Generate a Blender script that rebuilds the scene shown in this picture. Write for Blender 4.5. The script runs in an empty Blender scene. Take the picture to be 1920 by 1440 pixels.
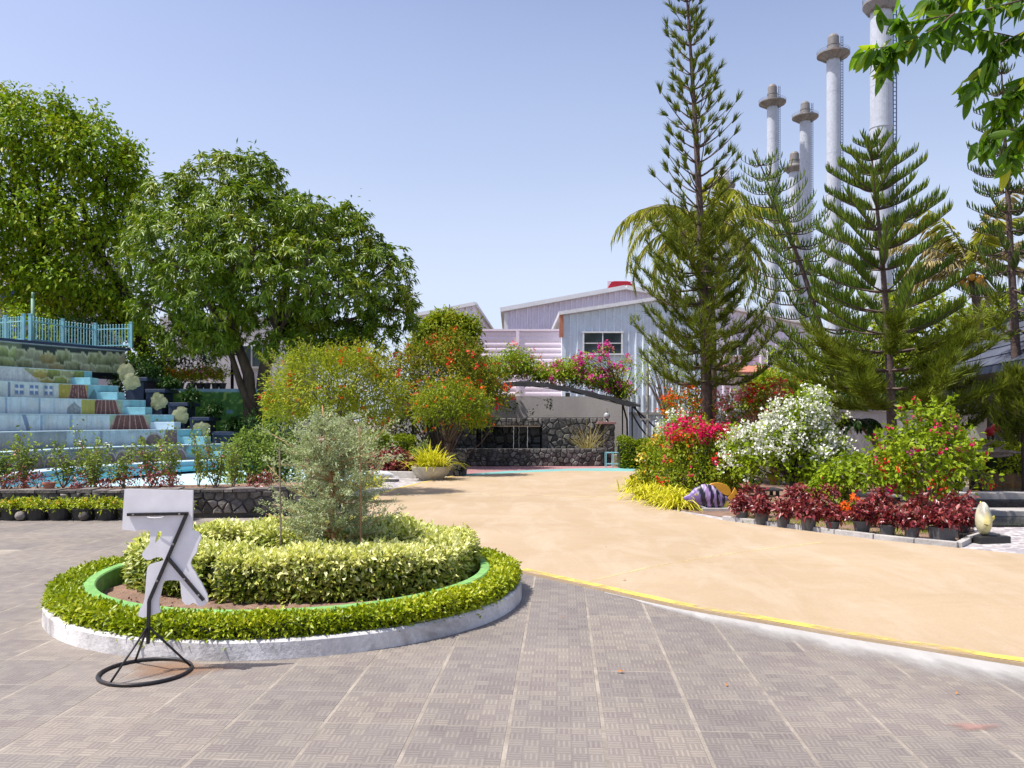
import bpy, math, random
import numpy as np
from mathutils import Vector, Matrix

random.seed(11)
RNG = np.random.default_rng(11)
SC = bpy.context.scene
COL = SC.collection
PI = math.pi

# ------------------------------------------------------------------ camera, sky, sun, exposure
CAM_H, FOC = 1.6, 1520.0            # eye height (m), focal length in pixels of a 1920 px wide frame
cam_data = bpy.data.cameras.new('camera')
cam_data.sensor_width = 36.0
cam_data.lens = 36.0 * FOC / 1920.0
cam_data.shift_y = 67.0 / 1920.0
cam_data.clip_start = 0.05
cam_data.clip_end = 3000.0
cam = bpy.data.objects.new('camera', cam_data)
cam.location = (0, 0, CAM_H)
cam.rotation_euler = (PI / 2, 0, 0)
COL.objects.link(cam)
SC.camera = cam

SUN_TRAVEL = Vector((0.45, 0.14, -0.88)).normalized()
SUN_EL = math.asin(-SUN_TRAVEL.z)
world = bpy.data.worlds.new('World')
SC.world = world
world.use_nodes = True
wn = world.node_tree
for n in list(wn.nodes):
    wn.nodes.remove(n)
w_out = wn.nodes.new('ShaderNodeOutputWorld')
w_bg = wn.nodes.new('ShaderNodeBackground')
w_sky = wn.nodes.new('ShaderNodeTexSky')
w_sky.sky_type = 'NISHITA'
w_sky.sun_disc = False
w_sky.sun_elevation = SUN_EL
w_sky.sun_rotation = math.radians(270)
w_sky.altitude = 0
w_sky.air_density = 1.0
w_sky.dust_density = 2.8
w_sky.ozone_density = 3.0
w_hsv = wn.nodes.new('ShaderNodeMix')
w_hsv.data_type = 'RGBA'
w_hsv.blend_type = 'MULTIPLY'
w_hsv.inputs[0].default_value = 1.0
w_hsv.inputs[7].default_value = (1.0, 0.935, 1.03, 1)
wn.links.new(w_sky.outputs[0], w_hsv.inputs[6])
# thin haze whitening the sky towards the horizon, the same all round
w_tc = wn.nodes.new('ShaderNodeTexCoord')
w_sep = wn.nodes.new('ShaderNodeSeparateXYZ')
wn.links.new(w_tc.outputs['Generated'], w_sep.inputs[0])
w_rmp = wn.nodes.new('ShaderNodeValToRGB')
w_rmp.color_ramp.elements[0].position = 0.0
w_rmp.color_ramp.elements[0].color = (0.93, 0.93, 0.93, 1)
w_rmp.color_ramp.elements[1].position = 0.80
w_rmp.color_ramp.elements[1].color = (0, 0, 0, 1)
w_e = w_rmp.color_ramp.elements.new(0.16); w_e.color = (0.80, 0.80, 0.80, 1)
w_e = w_rmp.color_ramp.elements.new(0.30); w_e.color = (0.42, 0.42, 0.42, 1)
w_e = w_rmp.color_ramp.elements.new(0.48); w_e.color = (0.13, 0.13, 0.13, 1)
wn.links.new(w_sep.outputs[2], w_rmp.inputs[0])
w_hz = wn.nodes.new('ShaderNodeMix')
w_hz.data_type = 'RGBA'
w_hz.inputs[7].default_value = (4.3, 4.9, 6.05, 1)
w_nz = wn.nodes.new('ShaderNodeTexNoise')          # the haze is a little uneven
w_nz.inputs['Scale'].default_value = 1.6
w_nz.inputs['Detail'].default_value = 4
wn.links.new(w_tc.outputs['Generated'], w_nz.inputs['Vector'])
w_ad = wn.nodes.new('ShaderNodeMath'); w_ad.operation = 'MULTIPLY_ADD'
wn.links.new(w_nz.outputs[0], w_ad.inputs[0]); w_ad.inputs[1].default_value = 0.5; w_ad.inputs[2].default_value = 0.75
w_ml = wn.nodes.new('ShaderNodeMath'); w_ml.operation = 'MULTIPLY'; w_ml.use_clamp = True
wn.links.new(w_rmp.outputs[0], w_ml.inputs[0]); wn.links.new(w_ad.outputs[0], w_ml.inputs[1])
wn.links.new(w_ml.outputs[0], w_hz.inputs[0])
wn.links.new(w_hsv.outputs[2], w_hz.inputs[6])
wn.links.new(w_hz.outputs[2], w_bg.inputs[0])
w_bg.inputs[1].default_value = 0.13
wn.links.new(w_bg.outputs[0], w_out.inputs[0])

sun_data = bpy.data.lights.new('sun', 'SUN')
sun_data.energy = 4.6
sun_data.angle = math.radians(0.5)
sun_data.color = (1.0, 0.95, 0.87)
sun = bpy.data.objects.new('sun', sun_data)
sun.rotation_euler = SUN_TRAVEL.to_track_quat('-Z', 'Y').to_euler()
sun.location = (-20, 0, 40)
COL.objects.link(sun)

SC.view_settings.view_transform = 'Standard'
SC.view_settings.look = 'None'
SC.view_settings.exposure = 0.48
SC.view_settings.gamma = 1.0
SC.view_settings.use_curve_mapping = False
SC.cycles.use_denoising = True
SC.cycles.max_bounces = 6
SC.cycles.transparent_max_bounces = 12
SC.cycles.sample_clamp_indirect = 6.0


def gp(px, py, z=0.0):
    """the point of the level z that the photograph shows at (px, py)"""
    Y = (CAM_H - z) * FOC / (py - 787.0)
    return Vector(((px - 960.0) / FOC * Y, Y, z))


def at(px, py, Y):
    """the point at distance Y seen at (px, py)"""
    return Vector(((px - 960.0) / FOC * Y, Y, CAM_H - (py - 787.0) / FOC * Y))


# ------------------------------------------------------------------ objects
def tag(o, label=None, cat=None, group=None, kind=None):
    if label: o['label'] = label
    if cat: o['category'] = cat
    if group: o['group'] = group
    if kind: o['kind'] = kind
    return o


def thing(name, label, cat, loc=(0, 0, 0), group=None, rz=0.0):
    o = bpy.data.objects.new(name, None)
    o.empty_display_size = 0.1
    o.location = loc
    o.rotation_euler = (0, 0, rz)
    COL.objects.link(o)
    return tag(o, label, cat, group)


def wloc(p):
    v = Vector((0, 0, 0))
    while p is not None:
        v += p.location
        p = p.parent
    return v


def link_mesh(name, me, parent=None):
    o = bpy.data.objects.new(name, me)
    COL.objects.link(o)
    if parent is not None:
        o.parent = parent
    return o


def npmesh(name, V, F, m, parent=None, smooth=False, off=None):
    """one mesh object from numpy arrays: V n x 3 (world), F m x k"""
    V = np.asarray(V, dtype=np.float32).reshape(-1, 3)
    F = np.asarray(F, dtype=np.int32)
    if parent is not None:
        V = V - np.array(wloc(parent), dtype=np.float32)
    k = F.shape[1]
    me = bpy.data.meshes.new(name)
    me.vertices.add(len(V))
    me.vertices.foreach_set('co', V.ravel())
    me.loops.add(F.size)
    me.loops.foreach_set('vertex_index', F.ravel())
    me.polygons.add(len(F))
    me.polygons.foreach_set('loop_start', np.arange(0, F.size, k, dtype=np.int32))
    me.polygons.foreach_set('loop_total', np.full(len(F), k, dtype=np.int32))
    if smooth:
        me.polygons.foreach_set('use_smooth', np.ones(len(F), dtype=bool))
    me.update(calc_edges=True)
    me.validate()
    if m is not None:
        me.materials.append(m)
    o = link_mesh(name, me, parent)
    if parent is not None: o['kind'] = 'stuff'      # leaves, needles, petals: too small to pick apart singly
    return o


class MB:
    """collects boxes, tubes, lathes and prisms into ONE mesh"""
    def __init__(self):
        self.V, self.F, self.MI = [], [], []

    def add(self, vs, fs, mi=0):
        b = len(self.V)
        self.V += [tuple(v) for v in vs]
        for f in fs:
            self.F.append(tuple(i + b for i in f)); self.MI.append(mi)
        return self

    def box(self, c, s, rz=0.0, mi=0, rot=None):
        hx, hy, hz = s[0] / 2, s[1] / 2, s[2] / 2
        R = rot if rot is not None else Matrix.Rotation(rz, 3, 'Z')
        c = Vector(c)
        vs = [c + R @ Vector((x * hx, y * hy, z * hz)) for z in (-1, 1) for y in (-1, 1) for x in (-1, 1)]
        return self.add(vs, [(0, 2, 3, 1), (4, 5, 7, 6), (0, 1, 5, 4), (2, 6, 7, 3), (0, 4, 6, 2), (1, 3, 7, 5)], mi)

    def beam(self, a, b, w, h=None, mi=0, up=(0, 0, 1)):
        h = w if h is None else h
        a, b = Vector(a), Vector(b)
        d = (b - a)
        L = d.length
        d.normalize()
        u = Vector(up)
        if abs(d.dot(u)) > 0.98: u = Vector((0, 1, 0))
        s = d.cross(u).normalized()
        n = s.cross(d)
        R = Matrix((s, d, n)).transposed()
        return self.box((a + b) / 2, (w, L, h), mi=mi, rot=R)

    def tube(self, pts, r, n=6, mi=0, closed=False, cap=True):
        pts = [Vector(p) for p in pts]
        m = len(pts)
        rs = r if isinstance(r, (list, tuple)) else [r] * m
        vs, fs = [], []
        prev = None
        for i, p in enumerate(pts):
            if closed:
                d = pts[(i + 1) % m] - pts[i - 1]
            else:
                d = pts[min(i + 1, m - 1)] - pts[max(i - 1, 0)]
            if d.length < 1e-9: d = Vector((0, 0, 1))
            d.normalize()
            if prev is None:
                a = Vector((1, 0, 0)) if abs(d.x) < 0.8 else Vector((0, 1, 0))
            else:
                a = prev
            s = (a - d * a.dot(d))
            if s.length < 1e-6:
                s = d.orthogonal()
            s.normalize()
            prev = s
            t = d.cross(s)
            for k in range(n):
                q = 2 * PI * k / n
                vs.append(p + (s * math.cos(q) + t * math.sin(q)) * rs[i])
        mm = m if closed else m - 1
        for i in range(mm):
            j = (i + 1) % m
            for k in range(n):
                k2 = (k + 1) % n
                fs.append((i * n + k, i * n + k2, j * n + k2, j * n + k))
        if cap and not closed:
            fs.append(tuple(range(n - 1, -1, -1)))
            fs.append(tuple((m - 1) * n + k for k in range(n)))
        return self.add(vs, fs, mi)

    def lathe(self, c, prof, n=20, mi=0, a0=0.0, a1=2 * PI):
        c = Vector(c)
        full = abs(a1 - a0 - 2 * PI) < 1e-6
        cols = n if full else n + 1
        vs, fs = [], []
        for r, z in prof:
            for k in range(cols):
                q = a0 + (a1 - a0) * k / n
                vs.append(c + Vector((r * math.cos(q), r * math.sin(q), z)))
        for i in range(len(prof) - 1):
            for k in range(n):
                k2 = (k + 1) % cols if full else k + 1
                fs.append((i * cols + k, i * cols + k2, (i + 1) * cols + k2, (i + 1) * cols + k))
        return self.add(vs, fs, mi)

    def prism(self, poly, z0, z1, mi=0):
        n = len(poly)
        vs = [(p[0], p[1], z0) for p in poly] + [(p[0], p[1], z1) for p in poly]
        fs = [tuple(range(n - 1, -1, -1)), tuple(range(n, 2 * n))]
        fs += [(i, (i + 1) % n, n + (i + 1) % n, n + i) for i in range(n)]
        return self.add(vs, fs, mi)

    def slab(self, quad, t, mi=0):
        """a quad (4 points) given a thickness t along its normal"""
        q = [Vector(p) for p in quad]
        nrm = (q[1] - q[0]).cross(q[3] - q[0]).normalized() * t
        vs = q + [p + nrm for p in q]
        return self.add(vs, [(3, 2, 1, 0), (4, 5, 6, 7), (0, 1, 5, 4), (1, 2, 6, 5), (2, 3, 7, 6), (3, 0, 4, 7)], mi)

    def build(self, name, m, parent=None, smooth=False, bevel=0.0, colors=None, local=False):
        off = Vector((0, 0, 0)) if local else wloc(parent)
        me = bpy.data.meshes.new(name)
        me.from_pydata([(v[0] - off.x, v[1] - off.y, v[2] - off.z) for v in self.V], [], self.F)
        for x in (m if isinstance(m, (list, tuple)) else [m]):
            me.materials.append(x)
        if isinstance(m, (list, tuple)):
            me.polygons.foreach_set('material_index', self.MI)
        if smooth:
            me.polygons.foreach_set('use_smooth', [True] * len(me.polygons))
        if colors is not None:
            ca = me.color_attributes.new('paint', 'FLOAT_COLOR', 'POINT')
            ca.data.foreach_set('color', np.asarray([(c[0], c[1], c[2], 1.0) for c in colors], dtype=np.float32).ravel())
        me.update()
        o = link_mesh(name, me, parent)
        if bevel:
            b = o.modifiers.new('bevel', 'BEVEL')
            b.width = bevel; b.segments = 2; b.limit_method = 'ANGLE'
        return o


def dup_tree(root, loc, rz=0.0, scale=1.0, label=None, group=None):
    r = root.copy()
    COL.objects.link(r)
    r.location = loc
    r.rotation_euler = (0, 0, rz)
    r.scale = (scale,) * 3 if not isinstance(scale, tuple) else scale
    if label: r['label'] = label
    if group: r['group'] = group
    for ch in list(root.children):
        c = ch.copy(); COL.objects.link(c); c.parent = r
        for g in ch.children:
            d = g.copy(); COL.objects.link(d); d.parent = c
    return r


# ------------------------------------------------------------------ materials
def _nt(name):
    m = bpy.data.materials.new(name)
    m.use_nodes = True
    nt = m.node_tree
    b = nt.nodes['Principled BSDF']
    return m, nt, b


def _n(nt, t, **kw):
    n = nt.nodes.new(t)
    for k, v in kw.items():
        setattr(n, k, v)
    return n


def _mix(nt, blend='MIX', fac=None, a=None, b=None):
    n = nt.nodes.new('ShaderNodeMix')
    n.data_type = 'RGBA'; n.blend_type = blend; n.clamp_factor = True
    for i, v in ((0, fac), (6, a), (7, b)):
        if v is None: continue
        if hasattr(v, 'is_linked'): nt.links.new(v, n.inputs[i])
        elif i == 0: n.inputs[0].default_value = v
        else: n.inputs[i].default_value = (v[0], v[1], v[2], 1)
    return n.outputs[2]


def _math(nt, op, a, b=None, c=None):
    n = nt.nodes.new('ShaderNodeMath'); n.operation = op
    for i, v in enumerate((a, b, c)):
        if v is None: continue
        if hasattr(v, 'is_linked'): nt.links.new(v, n.inputs[i])
        else: n.inputs[i].default_value = v
    return n.outputs[0]


def _ramp(nt, fac, stops):
    r = nt.nodes.new('ShaderNodeValToRGB')
    el = r.color_ramp.elements
    while len(el) < len(stops): el.new(0.5)
    for e, (p, c) in zip(el, stops):
        e.position = p
        e.color = (c[0], c[1], c[2], 1) if not isinstance(c, float) else (c, c, c, 1)
    nt.links.new(fac, r.inputs[0])
    return r.outputs[0]


def _noise(nt, scale, detail=4.0, rough=0.6, coord='Object', dist=0.0, stretch=None):
    tc = nt.nodes.new('ShaderNodeTexCoord')
    src = tc.outputs[coord]
    if coord == 'World':
        pass
    if stretch:
        mp = nt.nodes.new('ShaderNodeMapping'); mp.inputs['Scale'].default_value = stretch
        nt.links.new(src, mp.inputs[0]); src = mp.outputs[0]
    n = nt.nodes.new('ShaderNodeTexNoise')
    n.inputs['Scale'].default_value = scale
    n.inputs['Detail'].default_value = detail
    n.inputs['Roughness'].default_value = rough
    n.inputs['Distortion'].default_value = dist
    nt.links.new(src, n.inputs['Vector'])
    return n.outputs[0]


def mat(name, col, rough=0.7, var=0.25, scale=3.0, fine=40.0, bump=0.15, dirt=None, dirt_amt=0.5, metal=0.0, spec=0.4, obj_var=0.0, dirt_scale=1.2, stretch=None):
    """a plain material: base colour with broad and fine variation, stains and a fine relief"""
    m, nt, b = _nt(name)
    lo = [c * (1 - var) for c in col]; hi = [min(1, c * (1 + var)) for c in col]
    n1 = _noise(nt, scale, 5, 0.62, stretch=stretch)
    c = _ramp(nt, n1, [(0.3, lo), (0.7, hi)])
    n2 = _noise(nt, fine, 3, 0.6)
    c = _mix(nt, 'MULTIPLY', 0.6, c, _ramp(nt, n2, [(0.25, 0.72), (0.75, 1.18 if max(col) < 0.8 else 1.0)]))
    if dirt is not None:
        n3 = _noise(nt, dirt_scale, 8, 0.7, dist=0.6)
        f = _ramp(nt, n3, [(0.5, 0.0), (0.68, dirt_amt)])
        c = _mix(nt, 'MIX', f, c, dirt)
    if obj_var:
        oi = nt.nodes.new('ShaderNodeObjectInfo')
        g = nt.nodes.new('ShaderNodeNewGeometry')
        r = _math(nt, 'FRACT', _math(nt, 'ADD', oi.outputs['Random'], g.outputs['Random Per Island']))
        c = _mix(nt, 'MULTIPLY', 1.0, c, _ramp(nt, r, [(0.0, 1 - obj_var), (1.0, 1.0 + obj_var * 0.6)]))
    nt.links.new(c, b.inputs['Base Color'])
    b.inputs['Roughness'].default_value = rough
    b.inputs['Metallic'].default_value = metal
    b.inputs['Specular IOR Level'].default_value = spec
    if bump:
        bp = nt.nodes.new('ShaderNodeBump'); bp.inputs['Strength'].default_value = bump; bp.inputs['Distance'].default_value = 0.02
        nt.links.new(n2, bp.inputs['Height']); nt.links.new(bp.outputs[0], b.inputs['Normal'])
    return m


def leafmat(name, cols, trans=0.35, rough=0.5, spec=0.14, patch=0.35, tcol=1.3, gain=(1, 1, 1)):
    """leaf colours picked leaf by leaf (each leaf is an island), with broad growth patches, light shining through"""
    m, nt, b = _nt(name)
    g = nt.nodes.new('ShaderNodeNewGeometry')
    cols = [tuple(min(.85, x * g_) for x, g_ in zip(c, gain)) for c in cols]
    stops = [(i / max(1, len(cols) - 1), c) for i, c in enumerate(cols)]
    rnd = g.outputs['Random Per Island']
    n = _noise(nt, 0.9, 2, 0.5)
    f = _math(nt, 'ADD', _math(nt, 'MULTIPLY', rnd, 1 - patch), _math(nt, 'MULTIPLY', _ramp(nt, n, [(0.3, 0.0), (0.7, 1.0)]), patch))
    c = _ramp(nt, f, stops)
    nt.links.new(c, b.inputs['Base Color'])
    b.inputs['Roughness'].default_value = rough
    b.inputs['Specular IOR Level'].default_value = spec
    t = nt.nodes.new('ShaderNodeBsdfTranslucent')
    tc = _mix(nt, 'MULTIPLY', 1.0, c, (tcol * 1.1, tcol * 1.15, tcol * 0.6))
    nt.links.new(tc, t.inputs[0])
    mx = nt.nodes.new('ShaderNodeMixShader'); mx.inputs[0].default_value = trans * 0.6
    nt.links.new(b.outputs[0], mx.inputs[1]); nt.links.new(t.outputs[0], mx.inputs[2])
    nt.links.new(mx.outputs[0], nt.nodes['Material Output'].inputs[0])
    return m


def paintmat(name, rough=0.6, dirt=0.35, scale=2.0):
    m, nt, b = _nt(name)
    a = nt.nodes.new('ShaderNodeAttribute'); a.attribute_name = 'paint'
    n = _noise(nt, scale, 7, 0.7)
    c = _mix(nt, 'MULTIPLY', dirt, a.outputs[0], _ramp(nt, n, [(0.3, 0.45), (0.65, 1.1)]))
    n3 = _noise(nt, 2.2, 6, 0.7, stretch=(2.5, 2.5, 0.22))
    c = _mix(nt, 'MULTIPLY', dirt * 1.1, c, _ramp(nt, n3, [(0.34, 0.5), (0.58, 1.05)]))
    n2 = _noise(nt, 30, 3, 0.6)
    c = _mix(nt, 'MULTIPLY', 0.5, c, _ramp(nt, n2, [(0.3, 0.75), (0.7, 1.1)]))
    nt.links.new(c, b.inputs['Base Color'])
    b.inputs['Roughness'].default_value = rough
    bp = nt.nodes.new('ShaderNodeBump'); bp.inputs['Strength'].default_value = 0.2; bp.inputs['Distance'].default_value = 0.02
    nt.links.new(n2, bp.inputs['Height']); nt.links.new(bp.outputs[0], b.inputs['Normal'])
    return m


def tilemat():
    m, nt, b = _nt('basket_weave_tile')
    uv = nt.nodes.new('ShaderNodeUVMap'); uv.uv_map = 'UVMap'
    sp = nt.nodes.new('ShaderNodeSeparateXYZ'); nt.links.new(uv.outputs[0], sp.inputs[0])
    u, v = sp.outputs[0], sp.outputs[1]
    fu, fv = _math(nt, 'FLOOR', u), _math(nt, 'FLOOR', v)
    par = _math(nt, 'MODULO', _math(nt, 'ADD', _math(nt, 'ADD', fu, fv), 20.0), 2.0)
    ru, rv = _math(nt, 'FRACT', u), _math(nt, 'FRACT', v)
    pick = nt.nodes.new('ShaderNodeMix'); pick.data_type = 'FLOAT'
    nt.links.new(par, pick.inputs[0]); nt.links.new(ru, pick.inputs[2]); nt.links.new(rv, pick.inputs[3])
    s = _math(nt, 'FRACT', _math(nt, 'ADD', _math(nt, 'MULTIPLY', pick.outputs[0], 3.0), 0.18))
    strip = _math(nt, 'MULTIPLY', _math(nt, 'GREATER_THAN', s, 0.62), 1.0)
    # block ends: strips stop a little before the neighbouring block
    other = nt.nodes.new('ShaderNodeMix'); other.data_type = 'FLOAT'
    nt.links.new(par, other.inputs[0]); nt.links.new(rv, other.inputs[2]); nt.links.new(ru, other.inputs[3])
    edge = _math(nt, 'MULTIPLY', _math(nt, 'GREATER_THAN', other.outputs[0], 0.06), _math(nt, 'LESS_THAN', other.outputs[0], 0.94))
    strip = _math(nt, 'MULTIPLY', strip, edge)
    gap = _math(nt, 'MAXIMUM', _math(nt, 'LESS_THAN', ru, 0.05), _math(nt, 'LESS_THAN', rv, 0.05))
    n1 = _noise(nt, 1.1, 6, 0.65, coord='Object')
    g = nt.nodes.new('ShaderNodeNewGeometry')
    mp = nt.nodes.new('ShaderNodeTexNoise'); mp.inputs['Scale'].default_value = 0.7; mp.inputs['Detail'].default_value = 6
    nt.links.new(g.outputs['Position'], mp.inputs['Vector'])
    base = _ramp(nt, mp.outputs[0], [(0.3, (0.173, 0.152, 0.134)), (0.7, (0.224, 0.197, 0.173))])
    oi = nt.nodes.new('ShaderNodeObjectInfo')
    r = _math(nt, 'FRACT', _math(nt, 'ADD', oi.outputs['Random'], g.outputs['Random Per Island']))
    base = _mix(nt, 'MULTIPLY', 1.0, base, _ramp(nt, r, [(0.0, (0.87, 0.87, 0.89)), (0.5, (1.0, 0.99, 0.99)), (1.0, (1.10, 1.08, 1.05))]))
    # single blocks differ a little
    wn_ = nt.nodes.new('ShaderNodeTexWhiteNoise'); wn_.noise_dimensions = '3D'
    cb = nt.nodes.new('ShaderNodeCombineXYZ')
    nt.links.new(fu, cb.inputs[0]); nt.links.new(fv, cb.inputs[1]); nt.links.new(r, cb.inputs[2])
    nt.links.new(cb.outputs[0], wn_.inputs[0])
    base = _mix(nt, 'MULTIPLY', 0.8, base, _ramp(nt, wn_.outputs[0], [(0.0, (0.82, 0.80, 0.84)), (1.0, (1.1, 1.1, 1.06))]))
    lite = _mix(nt, 'MULTIPLY', 1.0, base, (1.30, 1.32, 1.31))
    col = _mix(nt, 'MIX', strip, base, lite)
    col = _mix(nt, 'MIX', _math(nt, 'MULTIPLY', gap, 0.25), col, (0.15, 0.13, 0.13))
    # dust and scuffs
    d = nt.nodes.new('ShaderNodeTexNoise'); d.inputs['Scale'].default_value = 2.4; d.inputs['Detail'].default_value = 9; d.inputs['Roughness'].default_value = 0.7
    nt.links.new(g.outputs['Position'], d.inputs['Vector'])
    col = _mix(nt, 'MIX', _ramp(nt, d.outputs[0], [(0.45, 0.0), (0.75, 0.5)]), col, (0.25, 0.225, 0.20))
    d2 = nt.nodes.new('ShaderNodeTexNoise'); d2.inputs['Scale'].default_value = 60; d2.inputs['Detail'].default_value = 3
    nt.links.new(g.outputs['Position'], d2.inputs['Vector'])
    col = _mix(nt, 'MULTIPLY', 0.35, col, _ramp(nt, d2.outputs[0], [(0.3, 0.75), (0.7, 1.15)]))
    nt.links.new(col, b.inputs['Base Color'])
    b.inputs['Roughness'].default_value = 0.62
    b.inputs['Specular IOR Level'].default_value = 0.35
    bp = nt.nodes.new('ShaderNodeBump'); bp.inputs['Strength'].default_value = 0.25; bp.inputs['Distance'].default_value = 0.004
    h = _math(nt, 'ADD', strip, _math(nt, 'MULTIPLY', d2.outputs[0], 0.3))
    nt.links.new(h, bp.inputs['Height']); nt.links.new(bp.outputs[0], b.inputs['Normal'])
    return m


def concretemat():
    """the painted beige court: worn, with dusty streaks and pale scuffs"""
    m, nt, b = _nt('beige_court')
    g = nt.nodes.new('ShaderNodeNewGeometry')
    def nz(scale, detail, rough, st=None, dist=0.0):
        src = g.outputs['Position']
        if st:
            mp = nt.nodes.new('ShaderNodeMapping'); mp.inputs['Scale'].default_value = st
            nt.links.new(src, mp.inputs[0]); src = mp.outputs[0]
        n = nt.nodes.new('ShaderNodeTexNoise'); n.inputs['Scale'].default_value = scale
        n.inputs['Detail'].default_value = detail; n.inputs['Roughness'].default_value = rough; n.inputs['Distortion'].default_value = dist
        nt.links.new(src, n.inputs['Vector']); return n.outputs[0]
    c = _ramp(nt, nz(0.35, 6, 0.6), [(0.3, (0.372, 0.278, 0.172)), (0.7, (0.440, 0.338, 0.220))])
    c = _mix(nt, 'MIX', _ramp(nt, nz(1.6, 8, 0.7, (1, 0.35, 1), 0.8), [(0.46, 0.0), (0.70, 0.70)]), c, (0.48, 0.395, 0.29))
    c = _mix(nt, 'MIX', _ramp(nt, nz(0.8, 9, 0.72, (0.5, 1.6, 1), 0.5), [(0.50, 0.0), (0.72, 0.50)]), c, (0.345, 0.235, 0.125))
    c = _mix(nt, 'MULTIPLY', 0.4, c, _ramp(nt, nz(70, 3, 0.6), [(0.3, 0.8), (0.7, 1.1)]))
    c = _mix(nt, 'MIX', _ramp(nt, nz(9, 6, 0.75), [(0.66, 0.0), (0.74, 0.35)]), c, (0.27, 0.18, 0.11))
    nt.links.new(c, b.inputs['Base Color'])
    b.inputs['Roughness'].default_value = 0.7
    b.inputs['Specular IOR Level'].default_value = 0.3
    bp = nt.nodes.new('ShaderNodeBump'); bp.inputs['Strength'].default_value = 0.12; bp.inputs['Distance'].default_value = 0.01
    nt.links.new(nz(50, 4, 0.6), bp.inputs['Height']); nt.links.new(bp.outputs[0], b.inputs['Normal'])
    return m


def wornpaint(name, col, under, hole=0.5, soft=0.06, scale=6.0):
    """painted line or patch worn through to what is under it (see-through where worn)"""
    m, nt, b = _nt(name)
    g = nt.nodes.new('ShaderNodeNewGeometry')
    n = nt.nodes.new('ShaderNodeTexNoise'); n.inputs['Scale'].default_value = scale; n.inputs['Detail'].default_value = 8; n.inputs['Roughness'].default_value = 0.72
    nt.links.new(g.outputs['Position'], n.inputs['Vector'])
    n2 = nt.nodes.new('ShaderNodeTexNoise'); n2.inputs['Scale'].default_value = 1.3; n2.inputs['Detail'].default_value = 3
    nt.links.new(g.outputs['Position'], n2.inputs['Vector'])
    f = _math(nt, 'ADD', _math(nt, 'MULTIPLY', n.outputs[0], 0.5), _math(nt, 'MULTIPLY', n2.outputs[0], 0.5))
    al = _ramp(nt, f, [(hole - soft, 1.0), (hole + soft, 0.0)])
    c = _mix(nt, 'MIX', n2.outputs[0], col, under)
    nt.links.new(c, b.inputs['Base Color'])
    b.inputs['Roughness'].default_value = 0.6
    nt.links.new(al, b.inputs['Alpha'])
    return m


def smearmat(name='cement_smear', c0=(0.36, 0.345, 0.325), c1=(0.46, 0.445, 0.42), top=0.96):
    """thin cement slurry that feathers out over the tiles: the attribute gives its thickness"""
    m, nt, b = _nt(name)
    a = nt.nodes.new('ShaderNodeAttribute'); a.attribute_name = 'paint'
    g = nt.nodes.new('ShaderNodeNewGeometry')
    n = nt.nodes.new('ShaderNodeTexNoise'); n.inputs['Scale'].default_value = 5; n.inputs['Detail'].default_value = 8; n.inputs['Roughness'].default_value = 0.65
    mp = nt.nodes.new('ShaderNodeMapping'); mp.inputs['Rotation'].default_value = (0, 0, 0.7); mp.inputs['Scale'].default_value = (1, 0.35, 1)
    nt.links.new(g.outputs['Position'], mp.inputs[0]); nt.links.new(mp.outputs[0], n.inputs['Vector'])
    al = _ramp(nt, _math(nt, 'ADD', _math(nt, 'MULTIPLY', a.outputs[2], 0.75), _math(nt, 'MULTIPLY', _math(nt, 'SUBTRACT', n.outputs[0], 0.5), 0.55)), [(0.12, 0.0), (0.55, top)])
    nt.links.new(_ramp(nt, n.outputs[0], [(0.3, c0), (0.7, c1)]), b.inputs['Base Color'])
    b.inputs['Roughness'].default_value = 0.75
    nt.links.new(al, b.inputs['Alpha'])
    return m


def mosaicmat():
    m, nt, b = _nt('pebble_mosaic')
    tc = nt.nodes.new('ShaderNodeTexCoord')
    vo = nt.nodes.new('ShaderNodeTexVoronoi'); vo.inputs['Scale'].default_value = 11
    nt.links.new(tc.outputs['Object'], vo.inputs['Vector'])
    ve = nt.nodes.new('ShaderNodeTexVoronoi'); ve.feature = 'DISTANCE_TO_EDGE'; ve.inputs['Scale'].default_value = 11
    nt.links.new(tc.outputs['Object'], ve.inputs['Vector'])
    sp = nt.nodes.new('ShaderNodeSeparateXYZ'); nt.links.new(vo.outputs['Color'], sp.inputs[0])
    c = _ramp(nt, sp.outputs[0], [(0.0, (0.22, 0.20, 0.22)), (0.5, (0.38, 0.355, 0.36)), (1.0, (0.56, 0.535, 0.53))])
    c = _mix(nt, 'MIX', _ramp(nt, ve.outputs[0], [(0.02, 1.0), (0.07, 0.0)]), c, (0.40, 0.37, 0.36))
    nt.links.new(c, b.inputs['Base Color']); b.inputs['Roughness'].default_value = 0.6
    bp = nt.nodes.new('ShaderNodeBump'); bp.inputs['Strength'].default_value = 0.4; bp.inputs['Distance'].default_value = 0.01
    nt.links.new(ve.outputs[0], bp.inputs['Height']); nt.links.new(bp.outputs[0], b.inputs['Normal'])
    return m


def watermat(name, col, rough=0.06, strength=0.15, scale=3.0):
    m, nt, b = _nt(name)
    n = _noise(nt, scale, 3, 0.5)
    nt.links.new(_ramp(nt, n, [(0.3, [c * 0.8 for c in col]), (0.7, [min(1, c * 1.2) for c in col])]), b.inputs['Base Color'])
    b.inputs['Roughness'].default_value = rough
    b.inputs['IOR'].default_value = 1.33
    bp = nt.nodes.new('ShaderNodeBump'); bp.inputs['Strength'].default_value = strength; bp.inputs['Distance'].default_value = 0.05
    nt.links.new(_noise(nt, scale * 4, 2, 0.5), bp.inputs['Height']); nt.links.new(bp.outputs[0], b.inputs['Normal'])
    return m


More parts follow.
